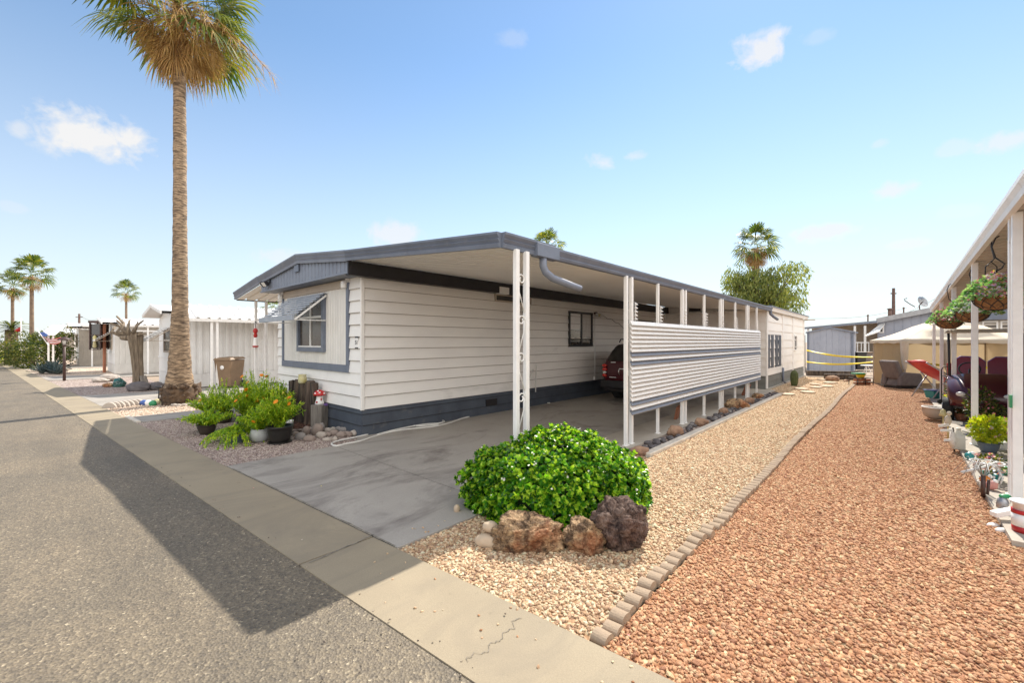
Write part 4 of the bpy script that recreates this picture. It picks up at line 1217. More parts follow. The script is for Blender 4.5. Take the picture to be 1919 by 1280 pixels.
M['sandstone'] = mat('smooth_sandstone', (.50, .39, .27), (.43, .33, .235), 3, .8, .3, 20)

def rough_rock(name, loc, size, seed, mk, label, cat='rock', rz=0.0, sub=5, amp=.3, pit=.06, tilt=0.0, group=None):
    bm = bmesh.new(); bmesh.ops.create_icosphere(bm, subdivisions=sub, radius=1)
    o = Vector((seed * 3.3, seed * 1.9, seed * 5.1))
    vs = []
    for v in bm.verts:
        d = v.co.normalized()
        k = 1 + amp * noise.noise(d * 1.15 + o) + amp * .65 * noise.noise(d * 2.7 + o) + amp * .3 * noise.noise(d * 6 + o)
        if pit:
            r = noise.noise(d * 9 + o); k += -pit * abs(r) * 1.8 + pit * .7 * noise.noise(d * 22 + o) - pit * 3.2 * max(0, noise.noise(d * 11 - o) - .12) - pit * 2.0 * max(0, noise.noise(d * 19 + o) - .15)
        vs.append((d.x * size[0] * k, d.y * size[1] * k, d.z * size[2] * k))
    mb = MB(); mb.add(vs, [tuple(x.index for x in f.verts) for f in bm.faces], True); bm.free()
    ob = mb.build(name, M[mk])
    ob.location = loc; ob.rotation_euler = (tilt, 0, rz)
    return tag(ob, label, cat, group)
def rock_at(u, vb, wpx, hpx, seed, mk, label, dpt=.8, name='rock', **kw):
    p = G(u, vb); d = (p - Vector((CAM.x, CAM.y, 0))).dot(FW)
    w, h = wpx / FPX * d / 2, hpx / FPX * d / 2
    p = p + FW * w * dpt * .8
    return rough_rock(name, (p.x, p.y, h * .72), (w, w * dpt, h * 1.08), seed, mk, label, rz=YAW + kw.pop('turn', 0), **kw)
rock_at(994, 1042, 142, 68, 3, 'lava', 'wide pitted brown lava rock in front of the shrub', .62, 'lava_rock', sub=6)
rock_at(1102, 1042, 80, 66, 8, 'lava', 'small rusty lava rock between two larger lava rocks', .8, 'lava_rock', sub=6)
rock_at(1168, 1040, 104, 108, 12, 'lava_dark', 'tall dark pitted lava rock at the right of the shrub', .85, 'lava_rock', sub=6, amp=.34)
rock_at(911, 1030, 46, 26, 21, 'sandstone', 'smooth tan oval stone lowest beside the lava rocks', .6, 'smooth_stone', sub=4, amp=.08, pit=0, turn=-.3)
p_ = G(911, 1024); rough_rock('smooth_stone', (p_.x, p_.y + .05, .135), (.062, .05, .042), 22, 'sandstone', 'smooth tan stone resting on the oval stone by the shrub', 'rock', YAW, 4, .1, 0)
p_ = G(862, 965); rough_rock('smooth_stone', (p_.x - .04, p_.y, .04), (.03, .03, .045), 25, 'sandstone', 'small tan stone at the shrub foot on the driveway edge', 'rock', YAW, 3, .1, 0)

# ---------------------------------------------------------------- edging between tan and red gravel
ORD = ['first', 'second', 'third', 'fourth', 'fifth', 'sixth', 'seventh', 'eighth', 'ninth', 'tenth', 'eleventh', 'twelfth', 'thirteenth', 'fourteenth', 'fifteenth', 'sixteenth', 'seventeenth', 'eighteenth', 'nineteenth', 'twentieth']
rn = random.Random(81)
def edging_mesh(k, pitch=.100, L=.088):
    mb = MB()
    for j in range(k):
        y = (j - (k - 1) / 2) * pitch; r = pitch / 2 * .98
        prof = [(y - r, 0)] + [(y - r * math.cos(a), .022 + r * .75 * math.sin(a)) for a in [PI * i / 10 for i in range(11)]] + [(y + r, 0)]
        n = len(prof)
        vs = [(-L / 2, a, b) for a, b in prof] + [(L / 2, a, b) for a, b in prof]
        mb.add(vs, [(i, n + i, n + i + 1, i + 1) for i in range(n - 1)] + [tuple(range(n)), tuple(reversed(range(n, 2 * n)))])
    return mb.mesh('edging_block', M['cotta_edge'])
me1, me4 = edging_mesh(1), edging_mesh(4)
y = Ys(5.43) + .08; i = 0
while y < 2.45:
    ob = instance('edging_block', me1, (5.435 + rn.uniform(-.018, .018) + .02 * math.sin(y * 2.1), y, .0 + rn.uniform(-.022, .0)), (0, rn.uniform(-.07, .07), rn.uniform(-.12, .12)), (1, 1, 1),
                  'single tan scalloped edging block, %s from the pavement' % (ORD[i] if i < 20 else 'number %d' % (i + 1)), 'edging', 'scalloped edging along the gravel')
    y += .103; i += 1
    if i > 21: break
y += .16; i = 0
while y < 17.9:
    instance('edging_block', me4, (5.43 + .02 * math.sin(y * .9), y, -.004 + rn.uniform(-.008, .004)), (0, rn.uniform(-.03, .03), rn.uniform(-.03, .03)), (1, 1, 1),
             'four-lobed tan edging block, %s beyond the single blocks' % (ORD[i] if i < 20 else 'number %d' % (i + 1)), 'edging', 'scalloped edging along the gravel')
    y += .41; i += 1
# kerb and cobbles along the carport
mb = MB(); mb.prism([(3.975, 2.05), (4.095, 2.05), (4.095, 11.2), (3.975, 11.2)], -.02, .055)
structure('kerb', mb, M['kerb'], bevel=.012)
mb = MB(); mb.sheet([(3.70, 2.05), (3.975, 2.05), (3.975, 11.9), (3.70, 11.9)], .003); structure('cobble_bed', mb, M['bed_grey'])
cob = []
for s in range(4):
    mb = MB(); mb.blob((0, 0, 0), (1, .68, .52), 2, .12, 1.2, s + 30); cob.append(mb.mesh('cobble', M['cobble_dark']))
cob2 = []
for s in range(3):
    mb = MB(); mb.blob((0, 0, 0), (1, .72, .55), 2, .12, 1.2, s + 40); cob2.append(mb.mesh('cobble', M['cobble']))
rn = random.Random(91)
for i in range(120):
    y = 2.2 + 9.2 * (i / 120) ** 1.15 + rn.uniform(-.04, .04); x = rn.uniform(3.73, 3.94); s = rn.uniform(.038, .075)
    lt = rn.random() < .25
    instance('cobble', rn.choice(cob2 if lt else cob), (x, y, s * .42), (rn.uniform(-.3, .3), rn.uniform(-.3, .3), rn.uniform(0, 6.28)), (s, s, s),
             'pale rounded cobble in the strip beneath the louvred panel' if lt else 'dark rounded cobble in the strip beneath the louvred panel', 'cobble', 'pale cobbles beside the carport kerb' if lt else 'dark cobbles beside the carport kerb')
for u, vb, w, h, sd, label in ((1202, 856, 34, 20, 1, 'tan boulder nearest the front carport post'), (1269, 820, 28, 24, 2, 'tan boulder under the front half of the louvred panel'),
                               (1319, 800, 27, 17, 3, 'golden tan boulder lying low among the dark cobbles'), (1359, 778, 18, 15, 4, 'small orange boulder beneath the middle of the louvres'),
                               (1388, 768, 40, 22, 5, 'dark brown rock cluster stone under the rear louvres'), (1408, 758, 18, 14, 6, 'round tan stone behind the dark brown rock'),
                               (1424, 748, 22, 12, 7, 'dark flat rock at the corner of the storage room')):
    rock_at(u, vb, w, h, sd + 50, 'lava' if sd in (5, 7) else 'boulder', label, .7, 'boulder', sub=4, amp=.25, pit=.02)
# leaning brick and flagstones
pv = G(1272, 788); sl = thing('paver', 'red paver leaning against a carport post', 'paver', (pv.x - .02, pv.y, .028), YAW * .2)
mb = MB(); mb.box((0, 0, .13), (.05, .22, .27), M=Matrix.Rotation(.22, 3, 'Y') @ Matrix.Rotation(.12, 3, 'X')); mb.build('slab', M['terracotta'], sl, bevel=.006)
pv = G(1399, 742); sl = thing('paver', 'pink paver leaning on its side under the rear louvres', 'paver', (pv.x, pv.y, .03))
mb = MB(); mb.box((0, 0, .15), (.05, .5, .3), M=Matrix.Rotation(.35, 3, 'Y')); mb.build('slab', M['terracotta'], sl, bevel=.006)
rn = random.Random(95)
FLAG = [(1473, 741, 30, 'first'), (1515, 737, 28, 'second'), (1502, 731, 24, 'third'), (1530, 728, 22, 'fourth'), (1548, 726, 26, 'fifth'), (1528, 722, 18, 'sixth'), (1556, 719, 24, 'seventh'), (1541, 713.5, 18, 'eighth')]
for u, v, w, o in FLAG:
    p = G(u, v); d = (p - Vector((CAM.x, CAM.y, 0))).dot(FW); hw = w / FPX * d / 2
    mb = MB(); k = 7
    mb.prism([(hw * rn.uniform(.8, 1.1) * math.cos(a), hw * 1.1 * rn.uniform(.8, 1.1) * math.sin(a)) for a in [2 * PI * i / k for i in range(k)]], 0, .045)
    f = mb.build('stepping_stone', M['sandstone'], bevel=.01); f.location = (p.x, p.y, .012)
    tag(f, 'flat stepping stone, %s along the gravel path from the carport' % o, 'stepping stone', 'stepping stones across the tan gravel')
rock_at(1566, 715, 24, 12, 61, 'boulder', 'reddish brown boulder near the railway ties', .7, 'boulder', sub=4, amp=.22, pit=.03)
rock_at(1590, 716, 12, 5, 62, 'boulder', 'low brown rock beside the edging end', .7, 'boulder', sub=3, amp=.2, pit=.03)
# stub cactus
pc = G(1489, 724); cc = thing('cactus', 'short ribbed cactus stump beside the storage room', 'cactus', pc)
mb = MB(); nr = 14; prof = [(.08, 0), (.10, .12), (.115, .3), (.105, .46), (.06, .55), (.01, .58)]
vs, fs = [], []
for r, z in prof:
    for k in range(nr * 4):
        a = 2 * PI * k / (nr * 4); rr = r * (1 + .1 * math.cos(a * nr)); vs.append((rr * math.cos(a), rr * math.sin(a), z))
for i in range(len(prof) - 1):
    for k in range(nr * 4): fs.append((i * nr * 4 + k, i * nr * 4 + (k + 1) % (nr * 4), (i + 1) * nr * 4 + (k + 1) % (nr * 4), (i + 1) * nr * 4 + k))
mb.add(vs, fs, True); mb.build('stem', M['cactus'], cc)
# ---------------------------------------------------------------- flower bed at the front of the home
rn = random.Random(101)
def pot_prof(r, h):
    return [(r * .66, 0), (r * .8, h * .25), (r * .97, h * .7), (r, h * .92), (r * 1.06, h * .94), (r * 1.06, h), (r * .93, h), (r * .9, h * .88), (.001, h * .86)]
def round_prof(r, h):
    return [(r * .55, 0), (r * .85, h * .2), (r, h * .5), (r * .93, h * .8), (r * .8, h * .95), (r * .84, h), (r * .74, h), (r * .7, h * .88), (.001, h * .86)]
def feathery(mb, base, h, r, nst, rn, leafL=.05, leafW=.011, up=.75, trail=False):
    tips = []
    for i in range(nst):
        az = rn.uniform(0, 2 * PI); q = math.sqrt(rn.random())
        d = Vector((math.cos(az) * r * q, math.sin(az) * r * q, 0))
        hh = h * rn.uniform(.55, 1.05) * (1 - .35 * q)
        pts = []
        n = 9
        for k in range(n + 1):
            t = k / n
            if trail: z = hh * 1.6 * t * (1 - t * .92) * (1 - .3 * q) - .28 * t * t * q * h * 2.0
            else: z = hh * t - .12 * hh * t * t * q * 2
            pts.append(Vector(base) + d * (t ** (1.2 if not trail else .8)) + Vector((0, 0, z)))
        for k in range(1, n + 1):
            ax = (pts[k] - pts[k - 1]).normalized()
            for j in range(5):
                dd = (ax * rn.uniform(.2, .9) + Vector((rn.gauss(0, .6), rn.gauss(0, .6), rn.gauss(.1, .5)))).normalized()
                L = leafL * rn.uniform(.6, 1.3)
                mb.blade(pts[k] + (pts[k - 1] - pts[k]) * rn.random(), dd, L, leafW * rn.uniform(.8, 1.4), .3, 2)
        mb.tube(pts, [.004 * (1 - .6 * k / n) for k in range(n + 1)], 3, False)
        tips.append(pts[-1])
    return tips
def potted(u, vb, r, h, prof, mk, label, plant_h, plant_r, nst, leaf='fernleaf', flowers=None, nfl=0, trail=False, name='potted_plant', cat='potted plant', leafL=.05, leafW=.011, saucer=False, z=.0):
    p = G(u, vb) + FW * r * .9
    t = thing(name, label, cat, (p.x, p.y, z), group='potted flowers in the front bed')
    mb = MB(); mb.lathe(prof(r, h), (0, 0, .01), 28)
    if saucer: mb.lathe([(r * .75, 0), (r * .95, .03), (r * .9, .035), (r * .7, .02)], (0, 0, 0), 28)
    mb.build('pot', M[mk], t)
    mb = MB(); tips = feathery(mb, (0, 0, h * .88), plant_h * 1.22, plant_r * 1.25, int(nst * 1.9), rn, leafL * 1.15, leafW * 1.35, trail=trail)
    mb.build('foliage', M[leaf], t)
    if nfl:
        f = MB()
        for q in rn.sample(tips, min(max(2, int(nfl * .65)), len(tips))):
            nrm = Vector((rn.gauss(0, .4), rn.gauss(-.5, .4), .6))
            for lay in range(2): f.flower(q + nrm.normalized() * (.03 + .008 * lay), nrm, rn.uniform(.028, .046), 7)
        f.build('bloom', M[flowers], t)
    return t
potted(514, 836, .185, .27, pot_prof, 'potblack', 'large black pot of ferny orange flowers at the front of the bed', .62, .30, 70, flowers='orange', nfl=8, saucer=True)
potted(478, 833, .145, .21, round_prof, 'potgrey', 'round pale grey pot beside the large black pot', .42, .28, 46, flowers='orange', nfl=5)
potted(433, 834, .145, .20, pot_prof, 'potblue', 'blue grey pot overflowing with trailing yellow green stems', .26, .40, 60, leaf='fernleaf', trail=True, leafL=.035, leafW=.013, saucer=True)
potted(378, 818, .14, .17, pot_prof, 'potbrown', 'dark brown pot with low bushy greens at the left end', .30, .34, 56, leafL=.04, leafW=.014)
potted(452, 806, .15, .22, pot_prof, 'potbrown', 'tall green pot plant standing behind the trailing pot', .72, .34, 60, flowers='orange', nfl=7)
potted(412, 796, .15, .22, pot_prof, 'potbrown', 'leafy pot plant at the back left of the bed', .62, .36, 60, flowers='orange', nfl=7)
potted(490, 806, .15, .24, pot_prof, 'potblack', 'tall pot of orange flowers behind the round grey pot', .78, .30, 60, flowers='orange', nfl=9)
potted(520, 800, .14, .40, pot_prof, 'potblack', 'pot of yellow and white pansies beside the old timber posts', .44, .22, 40, flowers='yellow', nfl=16)
potted(470, 788, .14, .22, pot_prof, 'potblue', 'pot of tall green stems farthest back in the bed', .80, .30, 46, flowers='orange', nfl=6)
potted(385, 796, .13, .2, pot_prof, 'potbrown', 'bushy green pot near the foot of the palm', .46, .32, 46)

# timber posts standing in the bed
posts = [(546, 790, 27, 76, 'leftmost tall rotted timber post by the home', 0), (559, 791, 26, 72, 'second rotted timber post from the left', .2), (573, 794, 26, 82, 'rotted timber post carrying the yellow jar', .1),
         (589, 797, 27, 82, 'thick rotted timber post right of the yellow jar', -.1), (605, 798, 22, 76, 'rightmost tall rotted timber post', .15),
         (557, 794, 12, 42, 'thin short timber stake before the left posts', 0), (578, 798, 11, 44, 'thin short timber stake in the middle', 0), (597, 800, 10, 42, 'thin short timber stake before the right posts', .1)]
for k, (u, vb, w, h, label, tw) in enumerate(posts):
    p = G(u, vb); d = (p - Vector((CAM.x, CAM.y, 0))).dot(FW); ww = w / FPX * d * .74; hh = h / FPX * d * (1 + .09 * math.sin(k * 2.1))
    p = p + FW * ww * .5
    if p.y > -.02 - ww * .75: p.y = -.02 - ww * .75
    bm = MB(); n = 9
    vs, fs = [], []
    ring = [(ww * .5 * rn.uniform(.86, 1.1) * math.cos(2 * PI * i / n + tw), ww * .42 * rn.uniform(.86, 1.1) * math.sin(2 * PI * i / n + tw)) for i in range(n)]
    for j in range(7):
        z = hh * j / 6
        for i, (x, y) in enumerate(ring):
            s = 1 + rn.uniform(-.05, .05); vs.append((x * s, y * s, z + (rn.uniform(-.03, .02) if j == 6 else 0)))
    for j in range(6):
        for i in range(n): fs.append((j * n + i, j * n + (i + 1) % n, (j + 1) * n + (i + 1) % n, (j + 1) * n + i))
    fs.append(tuple(range(6 * n, 7 * n)))
    bm.add(vs, fs)
    ob = bm.build('timber_post', M['woodmid' if k in (1, 3, 5, 7) else 'wood']); ob.location = (p.x, p.y, 0); ob.rotation_euler = (rn.uniform(-.05, .05), rn.uniform(-.075, .075), 0)
    tag(ob, label, 'timber post', 'old timber posts in the flower bed')
    if 'yellow jar' in label and 'carrying' in label:
        j_ = thing('jar', 'small yellow ceramic jar on a rotted timber post', 'jar', (p.x, p.y, hh - .005))
        mb = MB(); mb.lathe([(.062, 0), (.078, .03), (.078, .12), (.066, .15), (.084, .175), (.072, .175), (.06, .15), (.07, .1), (.001, .02)], (0, 0, 0), 22); mb.build('vessel', M['gold'], j_)
p = G(619, 801); d = (p - Vector((CAM.x, CAM.y, 0))).dot(FW); p = p + FW * .12; hh = 44 / FPX * d
sq = MB(); sq.box((0, 0, hh / 2), (.23, .20, hh)); ob = sq.build('timber_post', M['woodpale'], bevel=.012); ob.location = (p.x, min(p.y, -.14), 0); ob.rotation_euler = (0, 0, .5)
tag(ob, 'squat square timber block under the mushroom figurine', 'timber post', 'old timber posts in the flower bed')
mf = thing('mushroom_figurine', 'red and white spotted mushroom figurine on the square timber block', 'figurine', (p.x, min(p.y, -.14), hh), .9)
mb = MB(); mb.lathe([(.075, 0), (.08, .03), (.055, .10), (.05, .15), (.04, .18)], (0, 0, 0), 20); mb.build('stalk', M['white'], mf)
mb = MB(); mb.lathe([(.03, .165), (.10, .165), (.105, .19), (.085, .235), (.04, .265), (.001, .272)], (0, 0, 0), 24); cap = mb.build('cap', M['red'], mf)
mb = MB()
for a, z, r in ((-2.2, .21, .087), (-1.3, .225, .08), (-.4, .205, .09), (.6, .22, .08), (-1.8, .25, .052), (1.8, .215, .085), (2.8, .22, .08)):
    mb.blob((math.cos(a) * r * 1.06, math.sin(a) * r * 1.06, z), (.02, .02, .018), 1, 0)
mb.build('spot', M['white'], cap)
mb = MB(); mb.blob((-.03, -.075, .05), (.022, .02, .02), 1, 0); mb.blob((.045, -.06, .10), (.015, .015, .03), 1, 0); mb.build('trim', M['red'], mf)
# butterfly stake, white tub, mulch, river cobbles
p = G(603, 803); bs = thing('butterfly_stake', 'purple butterfly ornament on a green stake before the timber block', 'garden ornament', p, YAW)
mb = MB(); mb.tube([(0, 0, 0), (.0, 0, .42)], .007, 6); mb.blade((0, 0, .1), (.05, 0, 1), .26, .05, 0, 3, Vector((0, 1, 0))); mb.build('stake', M['yellowleaf'], bs)
for s in (-1, 1):
    mb = MB(); mb.add([(0, 0, .43), (s * .10, -.02, .47), (s * .13, .0, .44), (s * .09, .02, .41), (s * .03, .0, .415)], [(0, 1, 2, 3, 4)]); mb.build('wing', M['purple'], bs, solid=.004)
p = G(541, 806); wt = thing('tub', 'small white tub behind the large black pot', 'tub', p)
mb = MB(); mb.lathe([(.075, 0), (.085, .15), (.09, .17), (.08, .17), (.075, .15), (.001, .14)], (0, 0, 0), 18); mb.build('vessel', M['potwhite'], wt)
mb = MB(); mb.lathe([(.087, .09), (.089, .13)], (0, 0, 0), 18); mb.build('band', M['potblue'], wt)
M['mulch'] = gravelmat('mulch', [(.20, .10, .075), (.14, .065, .05), (.26, .14, .10), (.10, .05, .04)], (.3, .3, .3))
mb = MB(); q = [G(547, 806), G(575, 806), G(590, 796), G(574, 789), G(548, 792)]; mb.sheet([(a.x, a.y) for a in q], .03); structure('mulch_bed', mb, M['mulch'])
stones = [(592, 818, 22, 25, 'largest pale angular cobble in the pile by the skirting', 1), (561, 826, 22, 16, 'dark grey cobble at the left of the pile', 0), (577, 829, 24, 13, 'low brown cobble at the front of the pile', 1),
          (573, 816, 16, 18, 'upright brown cobble behind the left of the pile', 1), (601, 811, 14, 20, 'grey upright cobble beside the green stake', 0), (600, 822, 20, 13, 'oval buff cobble right of the largest one', 2),
          (614, 811, 14, 10, 'buff cobble near the timber block', 2), (623, 808, 13, 8, 'small pale cobble in the back row', 2), (633, 809, 14, 10, 'small grey cobble in the back row', 0),
          (641, 812, 18, 12, 'rounded grey cobble toward the home corner', 0), (624, 818, 18, 13, 'brown cobble in the middle row', 1), (613, 820, 13, 11, 'reddish small cobble in the middle row', 1),
          (637, 822, 18, 14, 'dark brown cobble in the front row', 1), (650, 820, 18, 12, 'tan oval cobble in the front row', 1), (661, 818, 16, 12, 'rightmost tan cobble by the home corner', 2),
          (612, 828, 18, 8, 'flat pale cobble at the very front', 2), (627, 827, 11, 9, 'white small cobble at the very front', 2), (553, 819, 12, 11, 'small tan cobble at the left edge of the pile', 1)]
M['cobble_pale'] = mat('buff_cobble', (.46, .40, .34), (.36, .31, .27), 4, .75, .4, 20)
M['cobble_brown'] = mat('brown_cobble', (.32, .25, .21), (.22, .17, .145), 4, .75, .5, 20)
for k, (u, vb, w, h, label, c) in enumerate(stones):
    rock_at(u, vb, w, h, 120 + k, ('cobble', 'cobble_brown', 'cobble_pale')[c], label, .75, 'cobble', sub=3, amp=.16 if k else .25, pit=0, group='river cobbles in the bed corner', cat='cobble', turn=rn.uniform(-.4, .4))
mb = MB(); q = [G(537, 818), G(562, 812)]; mb.bar((q[0].x, q[0].y, .03), (q[1].x, q[1].y, .03), .10, .06)
tag(mb.build('timber_edge', M['wood']), 'short dark timber lying beside the white tub', 'timber')

# white hose along the wall
def hose(pix, label, extra=(), z=.034):
    pts = [G(u, v) + Vector((0, 0, z)) for u, v in pix]
    c = []
    for i in range(len(pts) - 1):
        p0, p1, p2, p3 = pts[max(0, i - 1)], pts[i], pts[i + 1], pts[min(len(pts) - 1, i + 2)]
        for k in range(8):
            t = k / 8
            c.append(.5 * ((2 * p1) + (p2 - p0) * t + (2 * p0 - 5 * p1 + 4 * p2 - p3) * t * t + (3 * p1 - p0 - 3 * p2 + p3) * t ** 3))
    c.append(pts[-1])
    c += [Vector(e) for e in extra]
    mb = MB(); mb.tube(c, .0135, 8); ob = mb.build('garden_hose', M['hose'])
    return tag(ob, label, 'hose')
hose([(690, 818), (665, 824), (640, 829), (624, 834), (623, 838), (632, 840), (650, 836), (678, 830), (712, 818.5), (748, 810.5), (780, 806.5), (812, 803), (841, 796.5), (870, 786.5), (913, 776), (945, 768.5), (972, 759), (992, 752)],
     'long white hose looped along the base of the home')
hose([(708, 819.5), (740, 811), (775, 803.5), (800, 799.5), (822, 798), (833, 795), (826, 792.5), (800, 793), (778, 795), (769, 799), (778, 803), (800, 802.5), (822, 800)], 'small second loop of white hose by the skirting', z=.046)
yh = onX(1003, .1)
hose([(1031, 758), (1022, 757), (1010, 752), (1003, 744)], 'short white hose hanging from the tap by the carport post', extra=[(.28, yh - .5, .25), (.12, yh - .25, .7), (.05, yh, .92)])
hose([(1029, 757), (1016, 750), (1008, 735)], 'white cable dangling beside the hanging hose', extra=[(.2, yh - .1, .4), (.06, yh + .1, 1.05)])

# ---------------------------------------------------------------- palm bed: shell edging, lamp, ornaments
rn = random.Random(131)
shell = MB(); vs, fs = [], []
for i in range(9):
    a = PI * i / 8
    for o in (-.05, .05): vs.append((.14 * math.cos(a), o, .15 * math.sin(a)))
for i in range(8): fs.append((2 * i, 2 * i + 1, 2 * i + 3, 2 * i + 2))
fs += [tuple(2 * i for i in range(9)), tuple(2 * i + 1 for i in reversed(range(9)))]
shell.add(vs, fs); shell_me = shell.mesh('scallop_block', M['cobble_pale'])
for i in range(7):
    u = 207 + i * 8.6; v = 766 - i * 1.1; p = G(u, v)
    instance('scallop_block', shell_me, (p.x, p.y, .0), (0, 0, YAW + .3 + rn.uniform(-.1, .1)), (1, 1, 1), 'pale scallop-topped block, %s from the pavement in the palm bed' % ORD[i], 'edging', 'scallop blocks in the palm bed')
for u, v, mk, label in ((267, 760, 'bluep', 'blue painted stone among the palm bed ornaments'), (276, 760, 'white', 'white patterned stone among the palm bed ornaments'), (284, 761, 'greenp', 'green frog-like stone near the palm foot'), (292, 758, 'gold', 'yellow stone beside the solar lamp'), (306, 760, 'gold', 'yellow stone right of the solar lamp')):
    rock_at(u, v, 13, 11, int(u), mk, label, .7, 'painted_stone', sub=3, amp=.12, pit=0)
for i in range(8):
    u, v = 318 + i * 8 + rn.uniform(-2, 2), 763 - abs(i - 2) * .9
    rock_at(u, v, 11, 6, 200 + i, 'cobble_pale', 'low pale border stone before the tall palm', .7, 'border_stone', sub=3, amp=.15, pit=0, group='pale border stones at the palm foot')
for i in range(6):
    rock_at(358 + i * 9, 748 + (i % 2) * 4, 14, 12, 230 + i, 'cobble_pale', 'rounded pale stone between the palm and the flower pots', .7, 'border_stone', sub=3, amp=.2, pit=0, group='pale stones right of the palm')
def solar(u, vb, vt, label):
    p = G(u, vb); d = (p - Vector((CAM.x, CAM.y, 0))).dot(FW); h = (vb - vt) / FPX * d
    t = thing('solar_light', label, 'garden light', p)
    mb = MB(); mb.tube([(0, 0, 0), (.04, 0, h * .8)], .018, 8); mb.build('stake', M['black'], t)
    mb = MB(); mb.lathe([(.03, h * .78), (.06, h * .86), (.10, h * .95), (.10, h), (.03, h * 1.03)], (.04, 0, 0), 14); mb.build('lamp_head', M['black'], t)
solar(298, 750, 724, 'small black solar garden light at the palm foot')
tk = thing('driftwood', 'dark jagged stump piece beside the tall palm', 'stump', G(366, 750))
mb = MB(); mb.blob((0, 0, .2), (.22, .18, .36), 3, .4, 1.4, 9); mb.build('stump', M['boot'], tk)

# ---------------------------------------------------------------- neighbouring homes along the street
def nhome(label, X0, Wd, Yf, L, zw, zr, ze, Xe, zee, yposts, seed, wall='panel', ribs='corr', front='white', yawn=.0, beam=False, upost=(), roofY0=None):
    t = thing('neighbour_home', label, 'house', (X0, Yf, 0), group='pale mobile homes down the street')
    og = (X0, Yf, 0)
    b = lambda mb, n, mk, par=None, **kw: mb.build(n, M[mk], par or t, origin=og if par is None else None, **kw)
    y1 = Yf + L
    mb = MB()
    if ribs == 'corr': mb.corr((X0, Yf), (X0, y1), .47, zw, .20, .045, (1, 0), ((0, 0), (.45, 0), (.55, -1), (.9, -1)))
    else: mb.corr((X0, Yf), (X0, y1), .47, zw, .22, .01, (1, 0))
    b(mb, 'side_wall', wall)
    mb = MB(); mb.corr((X0 - Wd, Yf), (X0, Yf), .47, lambda s: zw + (zr - zw - .05) * (1 - abs(2 * s - 1)), .3, .006, (0, -1)); mb.span((X0 - Wd, Yf - .03, .98), (X0, Yf - .006, 1.03)); b(mb, 'front_wall', front)
    mb = MB(); mb.quad((X0 - Wd, y1, 0), (X0 - Wd, Yf, 0), (X0 - Wd, Yf, zw), (X0 - Wd, y1, zw)); mb.quad((X0, y1, 0), (X0 - Wd, y1, 0), (X0 - Wd, y1, zw), (X0, y1, zw)); b(mb, 'rear_wall', wall)
    mb = MB(); mb.corr((X0, Yf), (X0, y1), 0, .465, .9, .008, (1, 0)); mb.corr((X0 - Wd, Yf), (X0, Yf), 0, .465, .12, .02, (0, -1)); b(mb, 'skirting', wall)
    # roof with an overhang at the front
    xm = X0 - Wd / 2; yr = Yf - .45
    mb = MB()
    for dz in (0, -.10):
        mb.add([(X0 + .15, yr, ze + dz), (X0 + .15, y1, ze + dz), (xm, y1, zr + dz), (xm, yr, zr + dz), (X0 - Wd - .15, y1, ze + dz), (X0 - Wd - .15, yr, ze + dz)], [(0, 1, 2, 3), (3, 2, 4, 5)])
    b(mb, 'roof', 'whitemetal')
    FP = [(0, 0), (.04, 0), (.05, .06), (.05, .12), (0, .12)]
    mb = MB(); mb.sweep((xm, yr, zr - .105), (X0 + .16, yr, ze - .105), FP, (0, -1, 0)); mb.sweep((X0 - Wd - .16, yr, ze - .105), (xm, yr, zr - .105), FP, (0, -1, 0)); b(mb, 'fascia', 'white')
    # carport / awning on the right side
    ra = roofY0 if roofY0 is not None else Yf + .1
    mb = MB(); mb.pan((X0 - .12, ra, zr - .06), (X0 - .12, y1, zr - .06), (Xe, y1, zee), (Xe, ra, zee), .30, .045); cr = b(mb, 'carport_roof', 'whitemetal', solid=.01)
    mb = MB(); mb.sweep((Xe, ra, zee - .10), (Xe, y1, zee - .10), [(0, 0), (.05, 0), (.06, .1), (0, .1)], (1, 0, 0)); mb.bar((Xe, ra - .02, zee - .04), (X0 - .1, ra - .02, zr - .12), .03, .12); b(mb, 'carport_fascia', 'white')
    for (px, py) in yposts:
        mb = MB(); mb.span((px - .035, py - .035, .0), (px + .035, py + .035, zee - .06)); b(mb, 'post', 'white')
    if beam:
        mb = MB(); mb.span((Xe - .10, ra + .1, zee - .32), (Xe - .04, y1, zee - .26)); b(mb, 'beam', 'white')
    # front window and its slatted awning, in the home's own frame
    xw = -Wd * .5
    window(t, xw - .55, xw + .75, 1.2, 2.05, .0, 'tan', 'screen', (('h', 1.65),), .06, .05)
    slat_awning(t, xw - .75, xw + .95, 2.12, 1.66, .62, .0, 8, mk='white', strip='tan')
    return t
h2 = nhome('ribbed white mobile home nearest the tall palm', -11.5, 3.5, -.5, 15, 2.45, 2.92, 2.62, -10.35, 2.36, [], 1, wall='whitemetal', upost=())
for u, vb in ((397, 724), (407.5, 729), ):
    y_ = onX(u, -10.4)
    mb = MB(); mb.span((1.1 - .035, y_ + .5 - .035, 0), (1.1 + .035, y_ + .5 + .035, 2.28)); mb.build('post', M['white'], h2)
h3 = nhome('white panelled mobile home behind the dead saguaro', -22.1, 3.5, -1.2, 15, 2.4, 2.78, 2.55, -20.4, 2.40, [(-20.45, -.6), (-20.45, -.15), (-20.45, 5)], 2, wall='panel', ribs='flat', beam=True)
h4 = nhome('white mobile home with the flag and small ribbed awning', -33.5, 3.5, -2.0, 14, 2.4, 2.85, 2.6, -31.2, 2.62, [(-31.25, -1.5), (-31.25, -.6), (-31.25, 4)], 3, wall='tanwall', ribs='flat')
mb = MB(); mb.bar((1.5, 1.0, 1.5), (1.6, 3.0, 2.3), .08); mb.build('brace', M['white'], h4)
